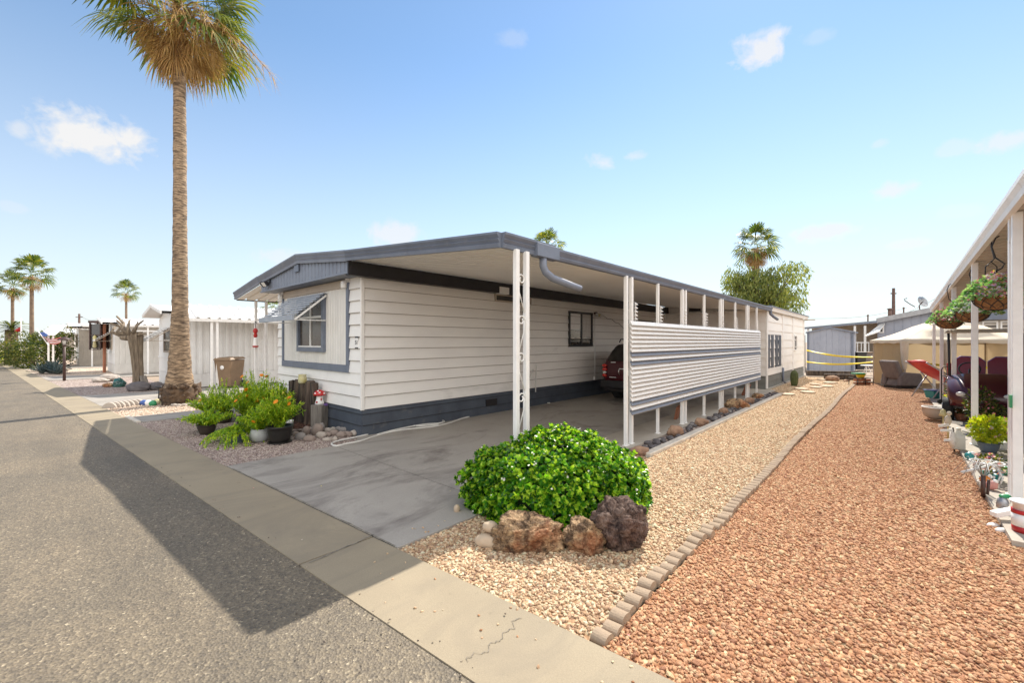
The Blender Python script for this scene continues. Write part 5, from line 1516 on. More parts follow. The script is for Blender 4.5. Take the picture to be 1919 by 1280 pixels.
h5 = nhome('low white home at the far left end of the street', -46.5, 3.6, -2.5, 14, 2.3, 2.7, 2.45, -44.6, 2.3, [(-44.65, -1.8)], 4, wall='tanwall', ribs='flat')
# small hood awning at the front of the flagged home
pf = at(100, 618, 24.6)
ha = thing('hood_awning', 'small white ribbed hood awning over the flag', 'awning', (pf.x, pf.y, 0))
Mz = Matrix.Rotation(YAW, 3, 'Z')
def loc3(x, y, z): return Mz @ Vector((x, y, z))
mb = MB(); hw = .46; zt, zb = HC + (640 - 609) / FPX * 24.6, HC + (640 - 629) / FPX * 24.6
mb.pan(loc3(-hw, .35, zt), loc3(hw, .35, zt), loc3(hw, -.35, zb), loc3(-hw, -.35, zb), .15, .03); mb.build('canopy', M['whitemetal'], ha, solid=.01)
mb = MB()
for x in (-.05, .22): mb.bar(loc3(x, -.2, 0), loc3(x, -.2, zb + .05), .08)
mb.build('post', M['white'], ha)
# flags
fl = thing('flag', 'striped American flag on a slanted pole by the agave', 'flag', (pf.x, pf.y, 0))
def cpt(u, v, d): return at(u, v, d) - Vector((pf.x, pf.y, 0))
mb = MB(); mb.bar(cpt(69, 616, 24.2), cpt(92, 648, 24.3), .03); mb.build('flag_pole', M['white'], fl)
P0, P1 = cpt(79, 630, 24.25), cpt(88, 640, 24.28)
Q0, Q1 = cpt(113, 630, 24.2), cpt(113, 640, 24.2)
for k in range(7):
    mb = MB(); a, b = k / 7, (k + 1) / 7
    vs = []
    for i in range(9):
        t = i / 8; wv = FW * (.06 * math.sin(t * 7 + k * .3)) + Vector((0, 0, -.14 * math.sin(t * PI) - .06 * t))
        vs += [P0.lerp(P1, a).lerp(Q0.lerp(Q1, a), t) + wv, P0.lerp(P1, b).lerp(Q0.lerp(Q1, b), t) + wv]
    mb.add(vs, [(2 * i, 2 * i + 2, 2 * i + 3, 2 * i + 1) for i in range(8)], True)
    mb.build('stripe', M['red'] if k % 2 == 0 else M['white'], fl, solid=.008)
mb = MB(); A, B = cpt(75, 623, 24.1), cpt(86, 631, 24.1)
mb.add([A, cpt(83, 622, 24.1), cpt(91, 628, 24.1), B, cpt(80, 629.5, 24.1)], [(0, 1, 2, 3, 4)]); mb.build('canton', M['bluep'], fl, solid=.01)
pr = at(40, 640, 28); rf = thing('banner', 'drooping red flag on a white pole in front of the feather palm', 'flag', (pr.x, pr.y, 0))
mb = MB(); mb.tube([(0, 0, 0), (0, 0, HC + (640 - 596) / FPX * 28)], .035, 6); mb.build('flag_pole', M['white'], rf)
mb = MB(); z = lambda v: HC + (640 - v) / FPX * 28
vs = [(0, 0, z(605)), (0, 0, z(621))] + [tuple(loc3(-.14 * i, .05 * math.sin(i * 2), z(610 + 3.3 * i))) for i in (1, 2, 3)] + [tuple(loc3(-.14 * i, .05 * math.sin(i * 2), z(622))) for i in (1, 2, 3)]
mb.add(vs, [(0, 2, 5, 1), (2, 3, 6, 5), (3, 4, 7, 6)], True); mb.build('cloth', M['red'], rf, solid=.01)

# lamp post
pl_ = G(121, 714); lp = thing('lamp_post', 'dark bronze lamp post standing in the gravel by the street', 'street lamp', pl_, YAW)
d = (pl_ - Vector((CAM.x, CAM.y, 0))).dot(FW); hh = (714 - 632) / FPX * d
mb = MB(); mb.tube([(0, 0, 0), (0, 0, hh * .83)], [.05, .042], 12); mb.build('pole', M['bronze'], lp)
mb = MB(); mb.lathe([(.055, hh * .82), (.11, hh * .93), (.11, hh * .935)], (0, 0, 0), 4); mb.build('lamp_glass', M['lampglass'], lp)
mb = MB(); mb.lathe([(.19, hh * .935), (.20, hh * .945), (.17, hh * .97), (.05, hh * 1.0), (.02, hh * 1.01)], (0, 0, 0), 16); mb.lathe([(.05, hh * .79), (.075, hh * .82), (.04, hh * .83)], (0, 0, 0), 12); mb.build('lamp_cap', M['bronze'], lp)
mb = MB()
for a in range(4):
    q = a * PI / 2; mb.bar((.055 * math.cos(q), .055 * math.sin(q), hh * .82), (.12 * math.cos(q), .12 * math.sin(q), hh * .935), .014)
mb.build('lamp_frame', M['bronze'], lp)

# dead saguaro with its boulders
ps = G(258, 727); sg = thing('saguaro', 'dead grey saguaro with broken upturned arms beside dark boulders', 'cactus', ps, YAW)
d = (ps - Vector((CAM.x, CAM.y, 0))).dot(FW); k = d / FPX
def sgp(du, v, dy=0): return Vector(((du - 258) * k, dy, (727 - v) * k))
def ribbed(mb, pts, rs, n=9, seed=0):
    m = n * 3; vs, fs = [], []
    for p, r in zip(pts, rs):
        for i in range(m):
            a = 2 * PI * i / m; rr = r * (1 + .2 * math.cos(a * n) + .08 * noise.noise(Vector((a * 3, p.z * 4, seed))))
            vs.append(p + Vector((rr * math.cos(a), rr * math.sin(a), 0)))
    for j in range(len(pts) - 1):
        for i in range(m): fs.append((j * m + i, j * m + (i + 1) % m, (j + 1) * m + (i + 1) % m, (j + 1) * m + i))
    fs.append(tuple(range((len(pts) - 1) * m, len(pts) * m))); mb.add(vs, fs)
mb = MB(); ribbed(mb, [sgp(259, 727), sgp(259, 700), sgp(257, 670), sgp(255, 645), sgp(254, 630), sgp(255, 622)], [.13, .13, .14, .165, .185, .15], 9, 1); mb.build('stem', M['saguaro'], sg)
mb = MB()
for pts, r in (([(246, 634), (236, 633), (223, 630), (214, 622), (208, 613)], .07), ([(248, 632), (238, 629), (228, 622), (219, 612), (213, 606)], .06), ([(249, 630), (240, 622), (231, 611), (220, 600)], .05),
               ([(248, 631), (236, 618), (226, 606), (216, 592)], .055), ([(250, 628), (247, 615), (246, 600)], .05), ([(258, 624), (262, 610), (263, 600)], .045), ([(254, 624), (253, 612), (252, 602)], .03), ([(262, 628), (268, 626), (277, 626)], .04)):
    q = [sgp(a, b, .16 * math.sin(a * 1.7)) for a, b in pts]; mb.tube(q, [r * 1.35 * (1 - .6 * i / (len(q) - 1)) for i in range(len(q))], 7)
mb.build('arm', M['saguaro'], sg)
mb = MB(); ribbed(mb, [sgp(275, 731), sgp(272, 718), sgp(268, 704)], [.1, .09, .08], 6, 2); mb.build('broken_limb', M['woodpale'], sg)
rock_at(251, 734, 40, 20, 301, 'cobble_dark', 'large dark boulder at the saguaro foot', .7, 'boulder', sub=4, amp=.15, pit=0)
rock_at(288, 732, 24, 18, 302, 'cobble_dark', 'dark boulder right of the saguaro', .8, 'boulder', sub=4, amp=.15, pit=0)
rock_at(218, 726, 20, 18, 303, 'greenglass', 'dark green glassy rock left of the saguaro', .7, 'glass_rock', sub=4, amp=.3, pit=0)
rock_at(198, 726, 18, 9, 304, 'lava', 'low dark brown rock beside the green glassy rock', .7, 'boulder', sub=4, amp=.2, pit=.02)
rock_at(180, 717, 26, 9, 305, 'cobble_pale', 'pale pink rock heap by the driveway', .8, 'boulder', sub=4, amp=.25, pit=.02)
rock_at(200, 715, 34, 15, 306, 'cobble_pale', 'larger pale pink rock heap with a white stone on top', .6, 'boulder', sub=4, amp=.25, pit=.02)
rock_at(57, 687, 10, 6, 307, 'terracotta', 'small reddish rock left of the agave', .8, 'boulder', sub=3, amp=.2, pit=0)
for i, u in enumerate((40, 45, 49)): rock_at(u, 686.5, 5, 3, 310 + i, 'white', 'small white stone left of the agave', .8, 'border_stone', sub=2, amp=.1, pit=0, group='white stones by the agave')

# bay lantern box on the third home
xq = -22.1 + .0
bw = thing('window_box', 'dark glazed box window on the panelled home', 'window', (at(179, 640, 21.6).x, at(179, 640, 21.6).y, 0), YAW)
kk = 21.6 / FPX
def zz(v): return HC + (640 - v) * kk
mb = MB()
for x in (-.27, .27): mb.bar((x, 0, zz(655)), (x, 0, zz(605)), .05)
for z in (655, 605, 628): mb.bar((-.27, 0, zz(z)), (.27, 0, zz(z)), .04)
for x in (-.27, .27): mb.bar((x, .4, zz(655)), (x, .4, zz(605)), .05)
mb.build('frame', M['bronze'], bw)
mb = MB(); mb.span((-.25, .02, zz(653)), (.25, .38, zz(607))); mb.build('pane', M['glass'], bw)
mb = MB(); mb.span((-.32, -.05, zz(605)), (.34, .45, zz(601))); mb.build('cap', M['bronze'], bw)
mb = MB(); mb.span((.28, .1, 0), (.36, .2, zz(607))); mb.build('post', M['terracotta'], bw)
mb = MB(); mb.lathe([(.02, zz(652)), (.09, zz(650)), (.05, zz(640)), (.08, zz(632)), (.02, zz(628))], (0, -.03, 0), 12); mb.build('ornament', M['gold'], bw)

# bin under the ribbed home's awning
pb = at(431, 640, 14.6); tb = thing('wheelie_bin', 'tan wheeled bin against the ribbed neighbour wall', 'bin', (pb.x, pb.y, .02), YAW - .1)
mb = MB(); vs = []
for z, w, dd in ((.06, .24, .26), (.95, .30, .34)):
    vs += [(-w, -dd, z), (w, -dd, z), (w, dd, z), (-w, dd, z)]
mb.add(vs, [(0, 3, 2, 1), (4, 5, 6, 7), (0, 1, 5, 4), (1, 2, 6, 5), (2, 3, 7, 6), (3, 0, 4, 7)]); mb.build('body', M['bin'], tb, bevel=.02)
mb = MB(); mb.add([(-.33, -.38, .95), (.33, -.38, .95), (.33, .36, .98), (-.33, .36, .98), (-.28, -.3, 1.03), (.28, -.3, 1.03), (.28, .3, 1.05), (-.28, .3, 1.05)], [(0, 1, 5, 4), (1, 2, 6, 5), (2, 3, 7, 6), (3, 0, 4, 7), (4, 5, 6, 7), (0, 3, 2, 1)]); mb.build('lid', M['bin'], tb, bevel=.015)
for s in (-1, 1):
    mb = MB(); mb.tube([(s * .22, .3, .12), (s * .30, .3, .12)], .12, 14); mb.build('wheel', M['rubber'], tb)
mb = MB(); mb.tube([(.0, -.345, .70), (.0, -.338, .70)], .07, 16); mb.build('badge', M['white'], tb)

# utility pole and wires in the distance
def upole(u, d, vt, label, arm=.5):
    p = at(u, 640, d); t = thing('utility_pole', label, 'utility pole', (p.x, p.y, 0), YAW, group='utility poles')
    h = HC + (640 - vt) / FPX * d
    mb = MB(); mb.tube([(0, 0, 0), (0, 0, h)], [.16, .12], 8); mb.build('pole', M['pole'], t)
    mb = MB(); mb.bar((-arm, 0, h - .5), (arm, 0, h - .5), .1); mb.build('crossarm', M['pole'], t)
upole(149, 62, 588, 'wooden utility pole far behind the flagged home', .5)
upole(1675, 40, 540, 'tall rusty pole behind the rear homes', .25)
for i, (ua, va, da, ub, vb, db, label) in enumerate(((1511, 597, 45, 1700, 577, 60, 'thin overhead wire crossing behind the metal shed'), (1620, 606, 45, 1760, 556, 45, 'thin overhead wire meeting the rusty pole'), (149, 590, 62, 190, 596, 50, 'thin overhead wire leaving the far utility pole'))):
    a, b = at(ua, va, da), at(ub, vb, db)
    mb = MB(); mb.tube([a.lerp(b, t / 8) - Vector((0, 0, .5 * math.sin(PI * t / 8))) for t in range(9)], .018, 5); tag(mb.build('overhead_wire', M['black']), label, 'wire')
# ---------------------------------------------------------------- neighbour carport on the right
XN = 7.47
rc = thing('carport', 'cream carport with paired posts and hanging baskets on the right', 'carport', (XN, 3, 0))
O5 = (XN, 3, 0)
def rp(mb, n, mk, **kw): return mb.build(n, M[mk], rc, origin=O5, **kw)
def rz_(y): return 2.84 - .022 * (y - 2.5)      # underside of the roof edge
mb = MB(); mb.pan((XN - .02, 1.4, rz_(1.4) + .03), (XN - .02, 15.5, rz_(15.5) + .03), (11.5, 15.5, rz_(15.5) + .22), (11.5, 1.4, rz_(1.4) + .22), .24, .03); rp(mb, 'ceiling', 'tanwall')
mb = MB(); mb.quad((XN - .05, 1.4, rz_(1.4) + .15), (XN - .05, 15.5, rz_(15.5) + .15), (11.5, 15.5, rz_(15.5) + .35), (11.5, 1.4, rz_(1.4) + .35)); rp(mb, 'roof_deck', 'whitemetal')
mb = MB(); mb.sweep((XN - .02, 15.55, rz_(15.5)), (XN - .02, 1.4, rz_(1.4)), [(0, 0), (.05, 0), (.06, .05), (.045, .065), (.075, .12), (.075, .165), (0, .165)], (-1, 0, 0)); rp(mb, 'fascia', 'white')
mb = MB(); mb.span((XN - .05, 15.5, rz_(15.5)), (11.5, 15.55, rz_(15.5) + .3)); rp(mb, 'end_fascia', 'white')
for y in (2.78, 2.95, 5.82, 8.95, 12.2, 15.3):
    mb = MB(); mb.span((XN - .035, y - .035, .05), (XN + .035, y + .035, rz_(y) + .02)); mb.span((XN - .05, y - .06, .05), (XN + .05, y + .06, .062)); rp(mb, 'post', 'white', bevel=.005)
for y in (5.82, 8.95, 12.2):
    mb = MB(); mb.span((XN + 3.4, y - .04, .05), (XN + 3.48, y + .04, rz_(y) + .15)); rp(mb, 'post', 'white')
nh = thing('neighbour_home', 'cream mobile home beyond the right-hand carport', 'house', (11.1, 1.5, 0))
mb = MB(); mb.lap((0, 16), (0, 0), .46, 2.9, .2, (-1, 0)); mb.quad((0, 0, .0), (3.6, 0, 0), (3.6, 0, 3), (0, 0, 3)); mb.quad((0, 16, .0), (3.6, 16, 0), (3.6, 16, 3), (0, 16, 3)); mb.build('wall', M['tanwall'], nh)
mb = MB(); mb.lap((0, 16), (0, 0), .0, .455, .2, (-1, 0)); mb.build('skirting', M['tan'], nh)
mb = MB(); mb.prismY([(-.15, 3.0), (1.8, 3.25), (3.75, 3.0)], -.2, 16.2); mb.build('roof', M['whitemetal'], nh)

rn = random.Random(151)
def basket(u, vrim, d, r, hb, ht, label, petals, seed, sign=False):
    p = at(u, vrim, d); t = thing('hanging_basket', label, 'hanging basket', p, group='coir hanging baskets')
    mb = MB(); prof = [(.001, -hb), (r * .5, -hb * .93), (r * .82, -hb * .6), (r * .97, -hb * .2), (r, 0), (r * .9, .0), (r * .7, -.05), (.001, -.06)]
    mb.lathe(prof, (0, 0, 0), 26); mb.build('coir_liner', M['coir'], t)
    mb = MB()
    for s in (-1, 1):
        for i in range(10):
            a0 = 2 * PI * i / 10; pts = []
            for k in range(9):
                f = k / 8; rr = r * math.sin(f * PI / 2) * 1.02 + .004; z = -hb * math.cos(f * PI / 2) * 1.02
                a = a0 + s * f * 1.2; pts.append((rr * math.cos(a), rr * math.sin(a), z))
            mb.tube(pts, .004, 4, False)
    mb.tube([(r * 1.02 * math.cos(a), r * 1.02 * math.sin(a), 0) for a in [2 * PI * i / 24 for i in range(25)]], .006, 5)
    mb.build('wire_frame', M['black'], t)
    zt = rz_(p.y) - p.z
    mb = MB()
    hk = ht
    for a in (0.3, 2.4, 4.5): mb.tube([(r * math.cos(a), r * math.sin(a), 0), (0, 0, hk)], .004, 4)
    dx = XN - p.x + .05 if False else .03
    top_ = rz_(p.y) - p.z + .03
    mb.tube([(0, 0, hk), (.05, 0, hk + .03), (.07, 0, hk + .08), (.0, 0, hk + .16), (-.03, .0, top_ - .12), (0, 0, top_ - .02), (.03, 0, top_)], .008, 5)
    mb.build('hook', M['black'], t)
    mb = MB(); f = MB()
    for i in range(760):
        a = rn.uniform(0, 2 * PI); q = math.sqrt(rn.random()) * 1.5; z = .02 + .19 * (1 - (q / 1.4) ** 2) * rn.uniform(.4, 1.3) - .10 * max(0, q - 1)
        c = Vector((r * q * math.cos(a), r * q * math.sin(a), z))
        mb.leaf(c, Vector((math.cos(a), math.sin(a), rn.uniform(-.3, .9))), Vector((rn.gauss(0, 1), rn.gauss(0, 1), 1)).normalized(), .062, .036, .15)
        if i % 2 == 0: f.flower(c + Vector((0, 0, .035)), Vector((math.cos(a), math.sin(a), .7)), rn.uniform(.016, .03), 6)
    mb.build('foliage', M['palebasket'], t)
    f.build('bloom', M[petals], t)
    return t, p
M['palebasket'] = leafmat('silk_leaf', [(.10, .30, .10), (.22, .46, .2), (.42, .55, .36), (.08, .22, .06)], .4)
bk, pk = basket(1866, 556, 5.0, .19, .16, .30, 'hanging coir basket of red and yellow flowers nearest the front post', 'mixpetal', 1)
basket(1822, 584, 6.7, .20, .17, .30, 'hanging coir basket of white flowers in the middle of the row', 'whitepetal', 2)
basket(1779, 601, 8.4, .20, .16, .26, 'hanging coir basket of pale pink flowers farthest along the row', 'redpetal', 3)
hs = thing('sign', 'small dark hanging sign behind the nearest flower basket', 'sign', at(1858, 530, 5.25), YAW)
mb = MB(); mb.span((-.09, -.01, -.10), (.09, .01, .08)); mb.build('board', M['bluep'] if False else M['black'], hs, bevel=.006)
mb = MB(); mb.tube([(-.075, 0, .08), (-.07, 0, .2), (0, 0, .26), (.07, 0, .2), (.075, 0, .08)], .006, 6); mb.tube([(0, 0, .26), (.04, 0, .30), (.0, 0, .45), (.02, 0, .62), (.05, 0, .70)], .007, 6); mb.build('hook', M['black'], hs)

# plants and ornaments on the patio edge
def mound(u, vb, r, h, mk, n, label, leafL, leafW, potmk=None, ph=.0, pr=.12, fl_=None, nf=0, name='potted_plant', cat='potted plant', zb=.05):
    p = G(u, vb, zb) + FW * pr; t = thing(name, label, cat, p, group='pots along the right patio')
    if potmk:
        mb = MB(); mb.lathe(pot_prof(pr, ph), (0, 0, 0), 22); mb.build('pot', M[potmk], t)
    mb = MB(); f = MB()
    for i in range(n):
        d = Vector((rn.gauss(0, 1), rn.gauss(0, 1), rn.gauss(0, 1))).normalized(); q = rn.random() ** .4
        c = Vector((d.x * r * q, d.y * r * q, ph + h * .5 + d.z * h * .5 * q))
        mb.leaf(c, d + Vector((rn.gauss(0, .5), rn.gauss(0, .5), rn.gauss(.1, .4))), Vector((rn.gauss(0, 1), rn.gauss(0, 1), 1)).normalized(), leafL * rn.uniform(.7, 1.3), leafW * rn.uniform(.7, 1.3), .15)
        if fl_ and i < nf: f.flower(c + d * .04, d, rn.uniform(.02, .032), 6)
    mb.build('foliage', M[mk], t)
    if fl_: f.build('bloom', M[fl_], t)
    return t
mound(1870, 852, .185, .36, 'yellowleaf', 800, 'bright yellow green bushy plant in a grey pot by the second post', .06, .036, 'potblue', .14, .11, 'mixpetal', 14)
mound(1852, 806, .20, .62, 'hedge', 520, 'dark leafy vine with red flowers behind the yellow green plant', .06, .035, 'potbrown', .1, .12, 'redpetal', 26)
mound(1880, 812, .14, .30, 'hedge', 260, 'white pot of pink flowers beside the dark vine', .05, .03, 'potwhite', .17, .10, 'redpetal', 20)
mound(1803, 775, .16, .26, 'yellowleaf', 240, 'small yellow green plant on the patio beyond the third post', .05, .03, 'terracotta', .2, .11, 'mixpetal', 20)
mound(1875, 905, .12, .20, 'hedge', 160, 'low clump of coloured flowers between the front posts', .04, .025, 'teal', .08, .09, 'mixpetal', 30)
mound(1843, 792, .15, .42, 'hedge', 380, 'tall dark green pot plant between the second post and the golf cart', .055, .03, 'potbrown', .14, .11, 'mixpetal', 40)
mound(1889, 846, .12, .34, 'fernleaf', 300, 'ferny green pot by the paired front posts', .05, .02, 'potwhite', .12, .09, 'mixpetal', 24)
mound(1812, 790, .13, .30, 'hedge', 240, 'low dark pot plant left of the second post', .05, .03, 'terracotta', .14, .10, 'redpetal', 24)
mound(1900, 800, .16, .5, 'hedge', 380, 'tall flowering pot behind the paired front posts', .055, .03, 'potblack', .16, .12, 'mixpetal', 50)
mound(1838, 772, .18, .50, 'fernleaf', 420, 'bushy bright plant before the golf cart', .06, .03, 'terracotta', .18, .12, 'redpetal', 40)
mound(1878, 778, .20, .62, 'hedge', 460, 'tall shrub in a pot at the golf cart corner', .06, .035, 'potgrey', .2, .13, 'mixpetal', 46)
mound(1792, 768, .13, .36, 'hedge', 260, 'dark potted plant by the third post', .05, .03, 'potblack', .15, .10, 'mixpetal', 24)
# plastic jug
pj = G(1808, 845, .05); jg = thing('jug', 'cloudy plastic jug standing on the patio edge', 'jug', pj + FW * .08, YAW)
mb = MB(); mb.lathe([(.07, 0), (.095, .01), (.095, .17), (.085, .21), (.035, .26), (.03, .29), (.036, .29), (.036, .305), (.001, .31)], (0, 0, 0), 4); mb.build('body', M['jug'], jg, bevel=.014)
mb = MB(); mb.tube([(.02, -.03, .27), (.09, -.05, .25), (.09, -.05, .19)], .012, 6); mb.build('handle', M['jug'], jg)
# whirligig, urn, bell, bucket, white bracket, scroll stand
pw = G(1777, 822, .02); wg = thing('whirligig', 'cream wooden bird whirligig at the gravel edge', 'garden ornament', pw, YAW)
mb = MB(); mb.tube([(0, 0, 0), (0, 0, .42)], .012, 6); mb.build('stake', M['gold'], wg)
mb = MB(); mb.blob((0, 0, .3), (.05, .035, .09), 2, .1); mb.blob((.01, -.01, .41), (.035, .03, .035), 2, 0); mb.build('body', M['canvas'], wg)
for s in (-1, 1):
    mb = MB(); mb.box((s * .11, -.04, .24 + s * .02), (.17, .012, .045), M=Matrix.Rotation(s * .15, 3, 'Y')); mb.build('wing', M['white'], wg, bevel=.004)
pw = G(1789, 846, .02); wg = thing('whirligig', 'slim white whirligig leaning beside the plastic jug', 'garden ornament', pw, YAW)
mb = MB(); mb.tube([(0, 0, 0), (-.02, 0, .34)], .01, 6); mb.build('stake', M['bronze'], wg)
for a_, b_, c_ in ((-.08, .16, .14), (-.10, .30, .2)):
    mb = MB(); mb.box((a_, 0, b_), (c_, .012, .035)); mb.build('wing', M['white'], wg, bevel=.004)
mb = MB(); mb.lathe([(.02, .05), (.045, .14), (.03, .28)], (-.02, 0, 0), 8); mb.build('body', M['whitepetal'], wg)
pu = G(1763, 787, .04); ur = thing('urn', 'round tan clay bowl beneath the fourth post', 'pot', pu + FW * .1)
mb = MB(); mb.lathe([(.10, 0), (.17, .06), (.20, .16), (.19, .22), (.21, .24), (.19, .24), (.17, .2), (.001, .12)], (0, 0, 0), 22); mb.build('bowl', M['tan'], ur)
mb = MB(); mb.tube([(.2 * math.cos(a), .2 * math.sin(a), .235) for a in [2 * PI * i / 20 for i in range(21)]], .012, 6); mb.build('rim', M['white'], ur)
pb_ = G(1768, 800, .02); bl = thing('bell', 'yellow bell ornament on a short stake', 'garden ornament', pb_)
mb = MB(); mb.tube([(0, 0, 0), (0, 0, .2)], .01, 6); mb.build('stake', M['gold'], bl)
mb = MB(); mb.lathe([(.065, .2), (.045, .25), (.03, .31), (.001, .33)], (0, 0, 0), 14); mb.build('bell_cup', M['gold'], bl)
pq = G(1931, 1001, .05); bu = thing('bucket', 'red and white striped tin by the nearest right post', 'bucket', pq + FW * .03)
mb = MB(); mb.lathe([(.075, 0), (.078, .05)], (0, 0, 0), 24); mb.build('base', M['red'], bu)
mb = MB(); mb.lathe([(.078, .051), (.08, .15)], (0, 0, 0), 24); mb.build('side', M['white'], bu)
mb = MB(); mb.lathe([(.081, .151), (.082, .18)], (0, 0, 0), 24); mb.build('stripe', M['red'], bu)
mb = MB(); mb.lathe([(.07, .181), (.07, .235), (.09, .24), (.088, .25), (.001, .255)], (0, 0, 0), 24); mb.build('lid', M['white'], bu)
pa_ = G(1868, 974, .05); br = thing('bracket', 'white painted timber bracket jutting from the nearest right post', 'timber', pa_, YAW)
mb = MB(); mb.box((.08, 0, .065), (.22, .06, .045), M=Matrix.Rotation(-.18, 3, 'Y')); mb.build('board', M['white'], br, bevel=.005)
for u, v, w, h, o in ((1868, 986, 22, 8, 'upper'), (1884, 997, 22, 10, 'middle'), (1908, 1009, 24, 13, 'lowest')):
    rock_at(u, v + 4, w, h, 400 + u, 'white', 'white pebble by the tin, %s of the three' % o, .6, 'pebble', sub=3, amp=.1, pit=0)
ps_ = G(1880, 958, .05); sw = thing('glass_ornament', 'green and clear glass frog ornament near the white bracket', 'garden ornament', ps_, YAW)
mb = MB(); mb.blob((0, 0, .07), (.045, .04, .065), 2, .15, 1.5, 3); mb.build('body', M['steel'], sw)
mb = MB(); mb.blob((.02, 0, .135), (.05, .03, .02), 2, .1); mb.build('cap', M['greenp'], sw)
pt_ = G(1880, 915, .05) + FW * .15; st = thing('scroll_stand', 'pale metal scroll plant stand between the front posts', 'plant stand', pt_, YAW)
mb = MB()
for s in (-1, 1):
    mb.tube([(s * .02, 0, .22), (s * .1, 0, .19), (s * .15, 0, .1), (s * .12, 0, .02), (s * .07, 0, .03), (s * .08, 0, .08)], .009, 6)
    mb.tube([(0, s * .02, .22), (0, s * .1, .19), (0, s * .15, .1), (0, s * .12, .02)], .009, 6)
mb.tube([(.13 * math.cos(a), .13 * math.sin(a), .23) for a in [2 * PI * i / 20 for i in range(21)]], .009, 6)
mb.tube([(-.28, 0, .12), (-.1, -.02, .17), (.08, -.03, .24)], .013, 6)
mb.build('frame', M['potwhite'], st)
for u, v, mk, label in ((1848, 908, 'orangep', 'orange glazed ball on the patio edge'), (1858, 918, 'redpetal', 'pink shell ornament on the patio edge'), (1866, 898, 'bluep', 'blue and white ceramic fish ornament'), (1817, 862, 'teal', 'teal and purple egg ornament by the second post'), (1884, 890, 'greenp', 'green ceramic ornament near the front posts')):
    p = G(u, v, .05); o = thing('ornament', label, 'garden ornament', p)
    mb = MB(); mb.blob((0, 0, .05), (.05, .045, .05), 2, .12, 1.5, u); mb.build('body', M[mk], o)
    mb = MB(); mb.blob((.03, 0, .09), (.022, .02, .022), 2, 0); mb.build('top', M['white'], o)
pd = G(1843, 932, .02); dp = thing('dry_plant', 'wiry dry plant in a narrow tube at the slab edge', 'plant', pd)
mb = MB(); mb.tube([(0, 0, 0), (0, 0, .22)], .018, 8); mb.tube([(.03, .02, 0), (.04, .02, .18)], .012, 8); mb.build('tube', M['bronze'], dp)
mb = MB()
for i in range(14):
    a = rn.uniform(0, 2 * PI); L = rn.uniform(.1, .22)
    mb.tube([(0, 0, .2), (L * .5 * math.cos(a), L * .5 * math.sin(a), .3 + .1 * rn.random()), (L * math.cos(a), L * math.sin(a), .2 + .12 * rn.random())], .003, 4)
mb.build('twig', M['potgrey'], dp)
tg = thing('tag', 'small green tag fixed to the paired front post', 'tag', (XN - .045, 2.74, 1.02))
mb = MB(); mb.span((-.012, -.05, -.06), (.005, .03, .06)); mb.build('plate', M['greenp'], tg)

